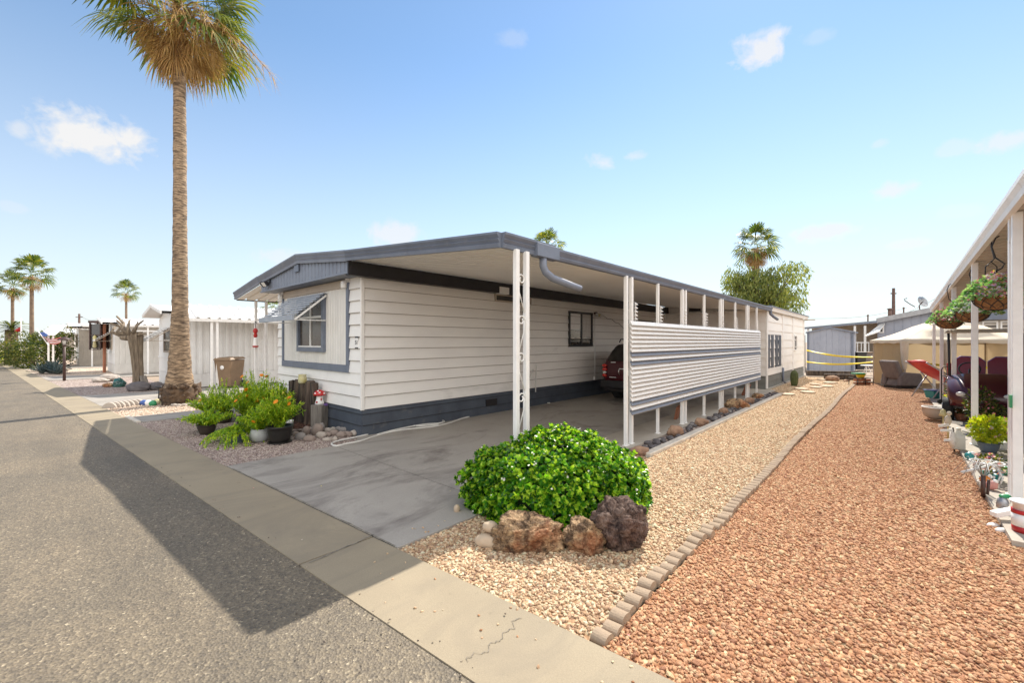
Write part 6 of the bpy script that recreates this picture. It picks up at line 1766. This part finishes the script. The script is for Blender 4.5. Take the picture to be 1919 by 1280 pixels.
# golf cart under the right carport
def golf_cart():
    c = at(1848, 640, 8.6)
    t = thing('golf_cart', 'maroon golf cart with purple trimmed seat under the right carport', 'golf cart', (c.x, c.y, .05), -.12)
    mb = MB(); mb.prism([(-.5, -1.0), (.5, -1.0), (.55, 1.1), (-.55, 1.1)], .26, .34); mb.build('floor', M['black'], t)
    mb = MB()    # cowl
    vs = []
    for y, w, z in ((-1.2, .36, .42), (-1.15, .44, .58), (-.85, .5, .74), (-.6, .5, .86), (-.5, .48, .86)):
        vs += [(-w, y, z), (-w * .5, y, z + .06), (w * .5, y, z + .06), (w, y, z), (w, y + .04, .32), (-w, y + .04, .32)]
    fs = [(i * 6 + k, i * 6 + (k + 1) % 6, (i + 1) * 6 + (k + 1) % 6, (i + 1) * 6 + k) for i in range(4) for k in range(6)] + [tuple(reversed(range(6))), tuple(range(24, 30))]
    mb.add(vs, fs, True); mb.build('cowl', M['maroon'], t)
    for s in (-1, 1):
        mb = MB(); mb.blob((s * .3, -1.17, .55), (.07, .03, .045), 2, 0); mb.build('headlight', M['lampglass'], t)
    mb = MB(); mb.span((-.5, .1, .34), (.5, .95, .60)); mb.build('seat_base', M['maroon'], t, bevel=.04)
    mb = MB(); mb.span((-.48, .05, .60), (.48, .62, .72)); mb.build('seat', M['purplered'], t, bevel=.04)
    for s in (-1, 1):
        mb = MB(); vs = [(s * .05, .62, .74), (s * .45, .62, .74), (s * .46, .70, 1.10), (s * .38, .72, 1.18), (s * .14, .72, 1.18), (s * .05, .70, 1.10)]
        mb.add(vs + [(x, y + .08, z) for x, y, z in vs], [(0, 1, 2, 3, 4, 5), (11, 10, 9, 8, 7, 6)] + [(i, (i + 1) % 6, 6 + (i + 1) % 6, 6 + i) for i in range(6)])
        b = mb.build('backrest', M['purplered'], t, bevel=.03)
        e = MB(); e.tube([(s * .04, .69, .76), (s * .03, .75, 1.12), (s * .13, .77, 1.21), (s * .39, .77, 1.21), (s * .48, .75, 1.12), (s * .47, .69, .76)], .022, 8); e.build('piping', M['purple'], b)
    mb = MB()
    mb.add([(-.56, -.75, 1.72), (.56, -.75, 1.72), (.58, 1.05, 1.74), (-.58, 1.05, 1.74), (-.5, -.68, 1.79), (.5, -.68, 1.79), (.52, .98, 1.81), (-.52, .98, 1.81)], [(0, 1, 5, 4), (1, 2, 6, 5), (2, 3, 7, 6), (3, 0, 4, 7), (4, 5, 6, 7), (0, 3, 2, 1)]); mb.build('canopy', M['canvas'], t, bevel=.02)
    for s in (-1, 1):
        mb = MB(); mb.tube([(s * .48, -.62, .80), (s * .50, -.35, 1.3), (s * .50, -.5, 1.72)], .02, 8); mb.tube([(s * .5, .9, .6), (s * .52, .95, 1.72)], .02, 8); mb.build('canopy_post', M['black'], t)
    mb = MB(); mb.tube([(-.22, -.45, .8), (-.22, -.2, .98)], .016, 6)
    mb.tube([(-.22 + .15 * math.cos(a), -.2 + .06 * math.sin(a), .99 + .13 * math.sin(a)) for a in [2 * PI * i / 20 for i in range(21)]], .014, 6); mb.build('steering_wheel', M['black'], t)
    for s in (-1, 1):
        for y in (-.82, .65):
            mb = MB(); R_ = .22
            mb.tube([(s * .40, y, R_), (s * .41, y, R_), (s * .55, y, R_), (s * .56, y, R_)], [.17, R_, R_, .17], 22); w_ = mb.build('wheel', M['rubber'], t)
            mb = MB(); mb.tube([(s * .5, y, R_), (s * .57, y, R_)], .11, 16); mb.build('rim', M['steel'], w_)
    mb = MB(); mb.span((-.46, .98, .5), (.46, 1.3, .54)); mb.tube([(-.45, 1.3, .54), (-.45, 1.3, .8), (.45, 1.3, .8), (.45, 1.3, .54)], .018, 6); mb.build('rear_rack', M['black'], t)
golf_cart()

# striped sling lounge, red chair, black tripod rail
def sling():
    c = at(1752, 640, 11.7); t = thing('sling_lounger', 'red sling lounger sloping down in front of the tent', 'lounger', (c.x, c.y, .05), YAW)
    mb = MB()
    vs = []
    for i in range(9):
        s = i / 8; x = -.5 + 1.15 * s; z = .95 - .62 * s + .10 * (2 * s - 1) ** 2 - .05
        vs += [(x, -.28, z), (x, .28, z)]
    mb.add(vs, [(2 * i, 2 * i + 1, 2 * i + 3, 2 * i + 2) for i in range(8)], True); mb.build('sling', M['pinkred'], t, solid=.02)
    for s in (-1, 1):
        mb = MB(); mb.tube([(-.52, s * .3, .98), (.68, s * .3, .30)], .02, 8); mb.tube([(-.35, s * .3, 0), (.1, s * .3, .62)], .018, 8); mb.tube([(.5, s * .3, 0), (-.1, s * .3, .70)], .018, 8); mb.build('frame', M['steel'], t)
    mb = MB(); mb.blob((-.42, 0, .98), (.12, .22, .07), 2, .05); mb.build('head_pillow', M['pinkred'], t)
sling()
c = at(1768, 640, 11.2); ch = thing('storage_tub', 'blue storage tub beneath the red sling lounger', 'tub', (c.x - .1, c.y + .5, .05), YAW)
ch.scale = (.6, .6, .6)
mb = MB(); mb.add([(-.3, -.2, 0), (.3, -.2, 0), (.3, .2, 0), (-.3, .2, 0), (-.36, -.25, .34), (.36, -.25, .34), (.36, .25, .34), (-.36, .25, .34)], [(0, 1, 5, 4), (1, 2, 6, 5), (2, 3, 7, 6), (3, 0, 4, 7), (0, 3, 2, 1), (4, 5, 6, 7)]); mb.build('body', M['teal'], ch, bevel=.02)
mb = MB(); mb.span((-.38, -.27, .341), (.38, .27, .37)); mb.build('lid', M['bluep'], ch, bevel=.01)
c = at(1812, 640, 10.2); ch = thing('camp_chair', 'red folding chair beside the golf cart', 'chair', (c.x, c.y, .05), YAW - .4)
mb = MB(); mb.box((0, 0, .42), (.48, .46, .04)); mb.build('seat', M['pinkred'], ch, bevel=.015)
mb = MB(); mb.box((0, .25, .74), (.48, .04, .56), M=Matrix.Rotation(-.2, 3, 'X')); mb.build('backrest', M['pinkred'], ch, bevel=.015)
for s in (-1, 1):
    mb = MB(); mb.tube([(s * .25, -.24, 0), (s * .25, .22, .44)], .014, 6); mb.build('leg', M['black'], ch)
    mb = MB(); mb.tube([(s * .25, .24, 0), (s * .25, -.22, .44)], .014, 6); mb.build('leg', M['black'], ch)
    mb = MB(); mb.tube([(s * .26, -.22, .44), (s * .26, -.2, .62), (s * .26, .24, .62)], .016, 6); mb.build('armrest', M['black'], ch)
c = at(1781, 640, 10.4); hr = thing('shopping_cart', 'black wire trolley frame beside the third post', 'trolley', (c.x, c.y, .05), YAW)
mb = MB()
for s in (-1, 1): mb.tube([(-.09, s * .12, .06), (-.09, s * .12, .85), (-.04, s * .12, .93), (.12, s * .12, .93), (.15, s * .12, .86), (.15, s * .12, .06)], .012, 6)
for z in (.3, .5, .7): mb.tube([(-.09, -.12, z), (-.09, .12, z)], .008, 5); mb.tube([(.15, -.12, z), (.15, .12, z)], .008, 5)
mb.build('frame', M['black'], hr)
mb = MB()
for s in (-1, 1): mb.tube([(-.09, s * .14, .06), (-.09, s * .17, .06)], .06, 12)
mb.build('wheel', M['rubber'], hr)

# canopy tent and what stands in it
TN = Vector((6.8, 16.0, 0)); e1 = Vector((math.cos(rad(30)), math.sin(rad(30)), 0)); e2 = Vector((-.46, .888, 0))
A_, B_ = 3.5, 1.85
cor = [TN, TN + e1 * A_, TN + e1 * A_ + e2 * B_, TN + e2 * B_]
tt = thing('canopy_tent', 'beige canopy tent with netting walls at the end of the gravel', 'tent', TN)
ez = 1.64
mb = MB(); ctr = (cor[0] + cor[2]) / 2 - TN
ov = [(c - TN - ctr) * 1.06 + ctr for c in cor]
mid = [ctr + (o - ctr) * .42 + Vector((0, 0, ez + .50)) for o in ov]
eav = [o + Vector((0, 0, ez)) for o in ov]
apx = ctr + Vector((0, 0, ez + .84))
for i in range(4):
    j = (i + 1) % 4
    N_ = 6; vs = []
    for k in range(N_ + 1):
        s = k / N_
        a = eav[i].lerp(eav[j], s); b = mid[i].lerp(mid[j], s)
        sag = .07 * math.sin(PI * s)
        for r in range(5):
            f = r / 4; vs.append(a.lerp(b, f) - Vector((0, 0, sag * math.sin(PI * f) + .05 * math.sin(PI * f))))
    mb.add(vs, [(k * 5 + r, (k + 1) * 5 + r, (k + 1) * 5 + r + 1, k * 5 + r + 1) for k in range(N_) for r in range(4)], True)
    mb.add([mid[i], mid[j], apx], [(0, 1, 2)])
mb.build('canopy', M['canvas'], tt, solid=.01)
mb = MB()
for i in range(4):
    a, b = eav[i], eav[(i + 1) % 4]; q = []
    for k in range(9):
        s = k / 8; q += [a.lerp(b, s), a.lerp(b, s) - Vector((0, 0, .10 + .02 * math.sin(k * 2.4)))]
    mb.add(q, [(2 * k, 2 * k + 1, 2 * k + 3, 2 * k + 2) for k in range(8)])
mb.build('valance', M['armchair'] if False else M['canvas'], tt, solid=.008)
for c in cor + [TN + e1 * 1.2]:
    mb = MB(); c = c - TN; mb.bar(c, c + Vector((0, 0, ez)), .05); mb.build('pole', M['tan'], tt)
def drape(a, b, n, amp, z0, z1, fn):
    vs = []
    for k in range(n + 1):
        s = k / n; p = a.lerp(b, s) + (b - a).normalized().cross(Vector((0, 0, 1))) * amp * math.sin(s * n * .9)
        vs += [p + Vector((0, 0, z0)), p + Vector((0, 0, z1))]
    fn.add(vs, [(2 * k, 2 * k + 2, 2 * k + 3, 2 * k + 1) for k in range(n)], True)
cl = [c - TN for c in cor]
mb = MB(); drape(cl[3], cl[0], 20, .03, .02, ez - .02, mb); mb.build('netting', M['net'], tt)
mb = MB(); drape(cl[2], cl[3], 26, .03, .02, ez - .02, mb); mb.build('netting', M['net'], tt)
mb = MB(); drape(cl[1], cl[2], 18, .03, .02, ez - .02, mb); mb.build('netting', M['net'], tt)
for c, w in ((cl[0], .2), (cl[0] + e1 * 1.2, .2)):
    mb = MB(); vs, fs = [], []
    for k in range(9):
        z = ez - .05 - (ez - .7) * k / 8; r = w * .5 * (1 - .55 * (k / 8) ** 2)
        for i in range(10): vs.append(c + Vector((r * (1 + .2 * (i % 2)) * math.cos(2 * PI * i / 10), r * (1 + .2 * (i % 2)) * math.sin(2 * PI * i / 10), z)))
    for k in range(8):
        for i in range(10): fs.append((k * 10 + i, k * 10 + (i + 1) % 10, (k + 1) * 10 + (i + 1) % 10, (k + 1) * 10 + i))
    mb.add(vs, fs, True); mb.build('curtain', M['canvas'], tt)
mb = MB()
p = cl[3].lerp(cl[0], .42); mb.box((p.x, p.y, .12), (.28, .28, .24)); mb.build('pole_weight', M['potgrey'], tt, bevel=.03)

c = G(1703, 730); rc_ = thing('armchair', 'grey brown recliner armchair seen from the side by the tent', 'armchair', (c.x, c.y, .0), YAW)
rc_.scale = (.76, .8, .92)
mb = MB(); mb.prismY([(-.38, .12), (.55, .12), (.60, .42), (.52, .58), (-.18, .62), (-.34, .5)], -.05, .16); mb.build('armrest', M['armchair'], rc_, bevel=.04)
mb = MB(); mb.prismY([(-.38, .12), (.55, .12), (.60, .42), (.52, .58), (-.18, .62), (-.34, .5)], .72, .93); mb.build('armrest', M['armchair'], rc_, bevel=.04)
mb = MB(); mb.prismY([(-.36, .1), (.58, .1), (.6, .4), (-.2, .46)], .17, .71); mb.build('seat', M['armchair'], rc_, bevel=.04)
mb = MB(); mb.prismY([(-.32, .35), (-.08, .45), (-.36, 1.05), (-.60, 1.02)], .05, .83); mb.build('backrest', M['armchair'], rc_, bevel=.06)
mb = MB(); mb.span((-.3, .05, 0), (.5, .85, .1)); mb.build('base', M['black'], rc_)

# garden cart of bricks, small table
c = G(1617, 722); gcart = thing('garden_cart', 'wire rack of bricks with a green and yellow tub beside the tent', 'rack', c, YAW)
mb = MB(); mb.lathe([(.10, .26), (.16, .40), (.001, .39)], (.05, .15, 0), 14); mb.build('tub', M['yellowp'], gcart)
mb = MB(); mb.box((-.08, .1, .42), (.34, .26, .05)); mb.build('tray', M['greenp'], gcart, bevel=.01)
mb = MB()
for x in (-.26, .02, .3):
    mb.tube([(x, -.1, 0), (x, -.1, .26), (x, .3, .26), (x, .3, 0)], .014, 5)
mb.tube([(-.26, -.1, .26), (.3, -.1, .26)], .014, 5); mb.tube([(-.26, -.1, .12), (.3, -.1, .12)], .014, 5); mb.build('frame', M['black'], gcart)
for x, z in ((-.14, .01), (.15, .01), (-.13, .14), (.16, .14)):
    mb = MB(); mb.span((x - .1, -.06, z), (x + .1, .14, z + .09)); mb.build('brick', M['terracotta'], gcart, bevel=.005)
c = G(1625, 702); st_ = thing('side_table', 'small white round side table before the bins', 'table', c)
mb = MB(); mb.lathe([(.001, .42), (.24, .42), (.25, .44), (.24, .46), (.001, .46)], (0, 0, 0), 18); mb.build('table_top', M['white'], st_)
for a in (.4, 2.5, 4.6): mb = MB(); mb.tube([(.05 * math.cos(a), .05 * math.sin(a), .42), (.18 * math.cos(a), .18 * math.sin(a), 0)], .014, 6); mb.build('leg', M['white'], st_)

# grey metal shed, railway ties, tape
Ysh = at(1516, 640, 23.2).y
xa, xb = onY(1515, Ysh), onY(1598, Ysh)
zw_, zg = zat(624, xa, Ysh), zat(615, (xa + xb) / 2, Ysh)
ms = thing('metal_shed', 'grey blue metal garden shed behind the yellow tape', 'shed', ((xa + xb) / 2, Ysh, 0))
hw = (xb - xa) / 2
mb = MB(); mb.corr((-hw, 0), (hw, 0), .02, lambda s: zw_ + (zg - zw_) * (1 - abs(2 * s - 1)), .28, .012, (0, -1)); mb.build('front_wall', M['shedmetal'], ms)
mb = MB(); mb.corr((hw, 0), (hw, 2.4), .02, zw_, .28, .012, (1, 0)); mb.corr((-hw, 2.4), (-hw, 0), .02, zw_, .28, .012, (-1, 0)); mb.quad((hw, 2.4, 0), (-hw, 2.4, 0), (-hw, 2.4, zw_), (hw, 2.4, zw_)); mb.build('side_wall', M['shedmetal'], ms)
mb = MB()
for s in (-1, 1): mb.span((s * hw - .05, -.03, 0), (s * hw + .05, .05, zw_)); 
mb.build('corner_trim', M['slate'], ms)
mb = MB(); mb.prismY([(-hw - .1, zw_ - .02), (0, zg), (hw + .1, zw_ - .02), (hw + .1, zw_ + .05), (0, zg + .07), (-hw - .1, zw_ + .05)], -.12, 2.5); mb.build('roof', M['slate_light'], ms)
sx = xa - .35
bd = thing('board_stack', 'narrow upright boards leaning between the storage room and the metal shed', 'boards', (sx, Ysh + .1, 0))
for k, mk in enumerate(('tan', 'slate', 'woodpale')):
    mb = MB(); mb.box((.14 * k - .12, .0, .95), (.10, .06, 1.9 + .05 * k), M=Matrix.Rotation(.03, 3, 'X')); mb.build('board', M[mk], bd)
for k, (u0, v0, u1, v1) in enumerate(((1512, 704, 1607, 706), (1545, 711, 1606, 713))):
    a, b = G(u0, v0), G(u1, v1); mb = MB(); mb.bar((a.x, a.y, .12), (b.x, b.y, .12), .24, .24)
    o = a.lerp(b, .5); tag(mb.build('railway_tie', M['wood'], origin=(o.x, o.y, 0), bevel=.02), ('long' if k == 0 else 'short') + ' weathered railway tie in front of the metal shed', 'timber', 'railway ties')
def tape(p, q, label, n=24, w=.075):
    vs = []
    for i in range(n + 1):
        s = i / n; c = Vector(p).lerp(Vector(q), s) - Vector((0, 0, .10 * math.sin(PI * s))); a = .7 * math.sin(s * 9) + .3
        o = Vector((0, math.sin(a) * w / 2, math.cos(a) * w / 2)); vs += [c - o, c + o]
    mb = MB(); mb.add(vs, [(2 * i, 2 * i + 1, 2 * i + 3, 2 * i + 2) for i in range(n)], True)
    tag(mb.build('caution_tape', M['tape'], solid=.003), label, 'tape', 'yellow tape strung by the shed')
Lc = cor[3]
tape((3.52, 20.02, 1.19), (Lc.x, Lc.y, 1.0), 'upper yellow tape strung from the storage room to the tent')
tape((3.52, 20.02, .66), (Lc.x, Lc.y, .82), 'lower yellow tape strung from the storage room to the tent')
q = TN + e1 * 3.4 + Vector((0, 0, .72)); tape((Lc.x, Lc.y, 1.0), (q.x, q.y - .1, .72), 'yellow tape running on past the tent poles')

# homes at the rear
d0 = 27.0; Yr = at(1645, 640, d0).y
def X_(u, Y=Yr): return onY(u, Y)
def Z_(v, u, Y=Yr): return zat(v, onY(u, Y), Y)
rh = thing('rear_home', 'grey home with sloping roof and satellite dish at the back', 'house', (X_(1645), Yr, 0))
ox = X_(1645)
def rb(mb, n, mk, par=None, **kw): return mb.build(n, M[mk], par or rh, origin=(ox, Yr, 0), **kw)
xe = X_(1762)
z0r, z1r = Z_(597, 1645), Z_(573, 1762)
mb = MB(); mb.corr((X_(1645), Yr), (xe, Yr), 0, lambda s: z0r + (z1r - z0r) * s - .2, .4, .02, (0, -1)); rb(mb, 'gable_wall', 'shedmetal')
mb = MB(); mb.quad((X_(1645), Yr + 8, 0), (X_(1645), Yr, 0), (X_(1645), Yr, z0r - .2), (X_(1645), Yr + 8, z0r - .2)); mb.quad((xe, Yr, 0), (xe, Yr + 8, 0), (xe, Yr + 8, z1r - .2), (xe, Yr, z1r - .2)); rb(mb, 'side_wall', 'tanwall')
mb = MB(); mb.sweep((X_(1643), Yr - .3, z0r - .3), (xe, Yr - .3, z1r - .3), [(0, 0), (.06, 0), (.08, .3), (0, .3)], (0, -1, 0)); rb(mb, 'fascia', 'steel')
mb = MB(); mb.quad((X_(1643), Yr - .3, z0r), (xe, Yr - .3, z1r), (xe, Yr + 8, z1r), (X_(1643), Yr + 8, z0r)); rb(mb, 'roof', 'whitemetal')
# porch on its left
xl = X_(1510); zl = Z_(614, 1510)
mb = MB(); mb.add([(xl, Yr - .3, zl), (ox, Yr - .3, z0r - .16), (ox, Yr + 5, z0r - .16), (xl, Yr + 5, zl)], [(0, 1, 2, 3)]); rb(mb, 'porch_roof', 'whitemetal', solid=.03)
mb = MB(); mb.sweep((xl, -.33 + Yr, zl - .12), (ox, Yr - .33, z0r - .28), [(0, 0), (.05, 0), (.05, .14), (0, .14)], (0, -1, 0)); rb(mb, 'porch_fascia', 'slate_light')
mb = MB(); mb.quad((xl, Yr + 3, 0), (ox, Yr + 3, 0), (ox, Yr + 3, z0r - .2), (xl, Yr + 3, zl)); rb(mb, 'porch_wall', 'tan')
for u in (1516, 1603, 1622): mb = MB(); mb.span((X_(u) - .06, Yr - .25, 0), (X_(u) + .06, Yr - .13, zl + .05)); rb(mb, 'porch_post', 'white')
mb = MB()
for v in (642, 660): mb.bar((X_(1601), Yr - .2, Z_(v, 1610)), (X_(1630), Yr - .2, Z_(v, 1610)), .06)
for u in (1602, 1608, 1615, 1622, 1629): mb.bar((X_(u), Yr - .2, Z_(660, 1610)), (X_(u), Yr - .2, Z_(642, 1610)), .04)
rb(mb, 'railing', 'white')
window(rh, X_(1648) - ox, X_(1657) - ox, Z_(624, 1650), Z_(611, 1650), .0, 'white', 'glass', (), .06, .05)
mb = MB(); mb.add([(X_(1624) , Yr - 1.3, Z_(630, 1630)), (X_(1648), Yr - 1.3, Z_(622, 1648)), (X_(1659), Yr - .05, Z_(606, 1655)), (X_(1650), Yr - .05, Z_(607, 1650))], [(0, 1, 2, 3)]); rb(mb, 'window_awning', 'whitemetal', solid=.06)
# dish
dp_ = at(1720, 566, d0 + .5); dish = thing('satellite_dish', 'satellite dish with long feed arm on the rear home roof', 'satellite dish', dp_, YAW)
k = (d0 + .5) / FPX
mb = MB(); n = 22; vs = [(0, 0, 0)]
dm = Matrix.Rotation(rad(-28), 3, 'Y')
for i in range(n):
    a = 2 * PI * i / n; vs.append(dm @ Vector((.06, .30 * math.cos(a), .38 * math.sin(a))) + Vector((0, 0, 0)))
vs = [Vector(v) + Vector((9 * k, 0, 0)) for v in vs]
mb.add(vs, [(0, 1 + i, 1 + (i + 1) % n) for i in range(n)], True); mb.build('reflector', M['steel'], dish, solid=.02)
mb = MB(); mb.tube([(-5 * k, 0, -9 * k), (-14 * k, 0, -4 * k), (-24 * k, 0, 3 * k), (-25 * k, 0, 6 * k), (-20 * k, 0, 7 * k)], .03, 6); mb.build('feed_arm', M['bronze'], dish)
mb = MB(); mb.tube([(9 * k, 0, 0), (3 * k, 0, -7 * k), (5 * k, 0, -19 * k)], .035, 6); mb.build('mount', M['bronze'], dish)
for u, v0, v1, r, label in ((1668, 590, 580, .10, 'short rusty vent pipe on the rear home roof'), (1694, 586, 578, .04, 'thin vent pipe on the rear home roof'), (1627, 600, 592, .04, 'thin mast on the rear porch roof')):
    p = at(u, v0, d0 + 1); mb = MB(); h = (v0 - v1) * (d0 + 1) / FPX
    mb.tube([(0, 0, -.25), (0, 0, h)], r, 8); mb.lathe([(r * 1.5, h), (r * 1.6, h + .04), (r * .5, h + .09)], (0, 0, 0), 10); ob = mb.build('vent_pipe', M['pole']); ob.location = p; tag(ob, label, 'vent pipe')
# second home on the right, above the tent
Y2 = at(1850, 640, 24).y
x0, x1 = onY(1757, Y2), onY(1960, Y2)
r2 = thing('rear_home', 'dark grey home with a row of windows above the tent', 'house', (x0, Y2, 0))
zt2, zb2 = zat(577, onY(1850, Y2), Y2), zat(600, onY(1850, Y2), Y2)
mb = MB(); mb.lap((0, 0), (x1 - x0, 0), .0, zb2, .25, (0, -1)); mb.quad((0, 6, 0), (0, 0, 0), (0, 0, zt2), (0, 6, zt2)); mb.build('wall', M['tanwall'], r2)
mb = MB(); mb.span((-.2, -.4, zb2), (x1 - x0, .1, zt2 - .1)); mb.build('fascia', M['slate'], r2, bevel=.02)
mb = MB(); mb.add([(-.3, -.5, zt2 - .09), (x1 - x0, -.5, zt2 - .09), (x1 - x0, 6, zt2 + .25), (-.3, 6, zt2 + .25)], [(0, 1, 2, 3)]); mb.build('roof', M['whitemetal'], r2, solid=.04)
for u0, u1 in ((1841, 1871), (1875, 1900)):
    window(r2, onY(u0, Y2) - x0, onY(u1, Y2) - x0, zat(626, onY(1850, Y2), Y2), zb2 - .06, .0, 'white', 'screen', (), .07, .06)
for k, (u, mk) in enumerate(((1607, 'black'), (1620, 'armchair'))):
    p = at(u, 640, 23.6 + k * .3); b_ = thing('wheelie_bin', ('black' if k == 0 else 'grey') + ' wheeled bin beside the metal shed', 'bin', (p.x, p.y, 0), YAW)
    mb = MB(); w_ = .26
    mb.add([(-w_ * .8, -.26, .05), (w_ * .8, -.26, .05), (w_ * .8, .26, .05), (-w_ * .8, .26, .05), (-w_, -.34, .95), (w_, -.34, .95), (w_, .34, .95), (-w_, .34, .95)], [(0, 1, 5, 4), (1, 2, 6, 5), (2, 3, 7, 6), (3, 0, 4, 7), (0, 3, 2, 1), (4, 5, 6, 7)]); mb.build('body', M[mk], b_, bevel=.02)
    mb = MB(); mb.span((-w_ - .03, -.37, .951), (w_ + .03, .36, 1.02)); mb.build('lid', M['bin'] if k else M['black'], b_, bevel=.03)

# ---------------------------------------------------------------- sky, sun, camera
wd = bpy.data.worlds.new('World'); sc.world = wd; wd.use_nodes = True
t = wd.node_tree; t.nodes.clear()
wo = t.nodes.new('ShaderNodeOutputWorld'); bg = t.nodes.new('ShaderNodeBackground')
sky = t.nodes.new('ShaderNodeTexSky'); sky.sky_type = 'NISHITA'; sky.sun_disc = False
sky.sun_elevation = math.asin(SUNV.z); sky.sun_rotation = math.atan2(SUNV.x, SUNV.y)
sky.altitude = 350; sky.air_density = SKY_AIR; sky.dust_density = SKY_DUST; sky.ozone_density = SKY_OZONE
tc = t.nodes.new('ShaderNodeTexCoord')
dirv = tc.outputs['Generated']
nz = noise_tex(t, 9, 6, .62, dirv, .2)
nz2 = noise_tex(t, 26, 5, .6, dirv, .3)
tot = None
def Mth(op, a, b=None, clamp=False):
    m = t.nodes.new('ShaderNodeMath'); m.operation = op; m.use_clamp = clamp
    for s, v in ((m.inputs[0], a), (m.inputs[1], b)):
        if v is None: continue
        if isinstance(v, (int, float)): s.default_value = v
        else: t.links.new(v, s)
    return m.outputs[0]
nsum = Mth('ADD', Mth('MULTIPLY', Mth('SUBTRACT', nz, .5), 1.1), Mth('MULTIPLY', Mth('SUBTRACT', nz2, .5), 1.6))
CL = [(180, 256, 120, 46, .95), (38, 240, 30, 18, .5), (1425, 92, 66, 36, .85), (1430, 62, 46, 13, .4), (1122, 305, 34, 22, .6), (1190, 292, 24, 10, .45), (1672, 357, 46, 19, .7), (1895, 265, 70, 24, .6), (1790, 275, 36, 16, .3),
      (1555, 434, 78, 18, .75), (1702, 458, 40, 11, .65), (1590, 525, 68, 18, .7), (745, 440, 56, 26, .7), (540, 485, 60, 20, .45), (20, 387, 30, 12, .2), (965, 72, 40, 16, .18), (1540, 68, 40, 14, .18), (1650, 268, 20, 10, .3), (1800, 395, 50, 14, .2)]
for u, v, w, h, s in CL:
    c = (FW + (u - 960) / FPX * RT + Vector((0, 0, (640 - v) / FPX)))
    L = c.length; c.normalize()
    r = c.cross(Vector((0, 0, 1))).normalized(); up = r.cross(c)
    def dot(vec, k):
        d = t.nodes.new('ShaderNodeVectorMath'); d.operation = 'DOT_PRODUCT'; t.links.new(dirv, d.inputs[0]); d.inputs[1].default_value = vec * k
        return d.outputs['Value']
    cosu = math.sqrt(1 / (1 + ((u - 960) / FPX) ** 2))
    x = dot(r, FPX * L * L / w * .9); y = dot(up, FPX * L / h)
    e = Mth('SUBTRACT', 1.0, Mth('SQRT', Mth('ADD', Mth('MULTIPLY', x, x), Mth('MULTIPLY', y, y))))
    f = Mth('MULTIPLY', Mth('MULTIPLY', Mth('ADD', e, Mth('MULTIPLY', nsum, 1.3)), 1.7, True), Mth('ADD', Mth('MULTIPLY', e, 1.9), .85, True))
    f = Mth('MULTIPLY', Mth('MULTIPLY', f, Mth('GREATER_THAN', e, -1.2)), s)
    tot = f if tot is None else Mth('MAXIMUM', tot, f)
# bright cloud added out of view behind the camera to fill the shaded walls
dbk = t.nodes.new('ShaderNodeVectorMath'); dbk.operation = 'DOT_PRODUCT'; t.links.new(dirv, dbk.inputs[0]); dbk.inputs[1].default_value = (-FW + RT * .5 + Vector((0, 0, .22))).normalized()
fill_mask = Mth('MULTIPLY', Mth('ADD', Mth('ADD', dbk.outputs['Value'], -.12), Mth('MULTIPLY', nsum, .12)), 4.0, True)
skyc = mix(t, 1.0, sky.outputs[0], SKY_TINT, 'MULTIPLY')
sepz = t.nodes.new('ShaderNodeSeparateXYZ'); t.links.new(dirv, sepz.inputs[0])
hz = Mth('SUBTRACT', 1.0, Mth('DIVIDE', Mth('ABSOLUTE', sepz.outputs['Z']), .56), True)
skyc = mix(t, Mth('MULTIPLY', Mth('POWER', hz, 1.4), .9), skyc, VEIL)      # dusty desert haze low in the sky
col = mix(t, fill_mask, mix(t, tot, skyc, CLOUD), FILL_BANK)
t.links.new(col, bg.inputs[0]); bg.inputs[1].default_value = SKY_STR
t.links.new(bg.outputs[0], wo.inputs[0])

sl = bpy.data.lights.new('sun', 'SUN'); sl.energy = SUN_STR; sl.angle = rad(.53); sl.color = (1.0, .93, .82)
so = bpy.data.objects.new('sun', sl); COL.objects.link(so); so.rotation_euler = SUNV.to_track_quat('Z', 'Y').to_euler(); so.location = (0, 0, 30)

cd = bpy.data.cameras.new('camera'); co = bpy.data.objects.new('camera', cd); COL.objects.link(co)
cd.sensor_width = 36; cd.lens = FPX / 1919 * 36; cd.clip_end = 3000; cd.clip_start = .05
co.location = CAM; co.rotation_euler = (PI / 2, 0, YAW)
sc.camera = co
sc.view_settings.view_transform = 'Standard'; sc.view_settings.look = 'None'; sc.view_settings.gamma = 1; sc.view_settings.exposure = EXPO
sc.cycles.use_denoising = True
sc.cycles.max_bounces = 7; sc.cycles.diffuse_bounces = 4; sc.cycles.glossy_bounces = 3; sc.cycles.transmission_bounces = 4

rn = random.Random(171)
for u, v, mk, label in ((478, 915, 'redpetal', 'red petal fallen on the pavement joint'), (843, 921, 'yellow', 'yellow petal fallen on the driveway'), (604, 912, 'yellow', 'tiny yellow petal on the shaded driveway'), (1176, 1190, 'redpetal', 'pink petal beside the first edging blocks'), (565, 1012, 'canvas', 'dry curled leaf on the shaded pavement'), (727, 1165, 'bark', 'dark dry leaf on the sunlit pavement'), (946, 1150, 'bark', 'small dark leaf near the pavement crack')):
    p = G(u, v, .03); mb = MB(); mb.leaf(Vector((0, 0, .002)), Vector((rn.gauss(0, 1), rn.gauss(0, 1), .1)), Vector((0, 0, 1)), .022, .014, .3)
    o = mb.build('fallen_petal' if mk in ('redpetal', 'yellow') else 'fallen_leaf', M[mk]); o.location = p; tag(o, label, 'petal' if mk in ('redpetal', 'yellow') else 'leaf')
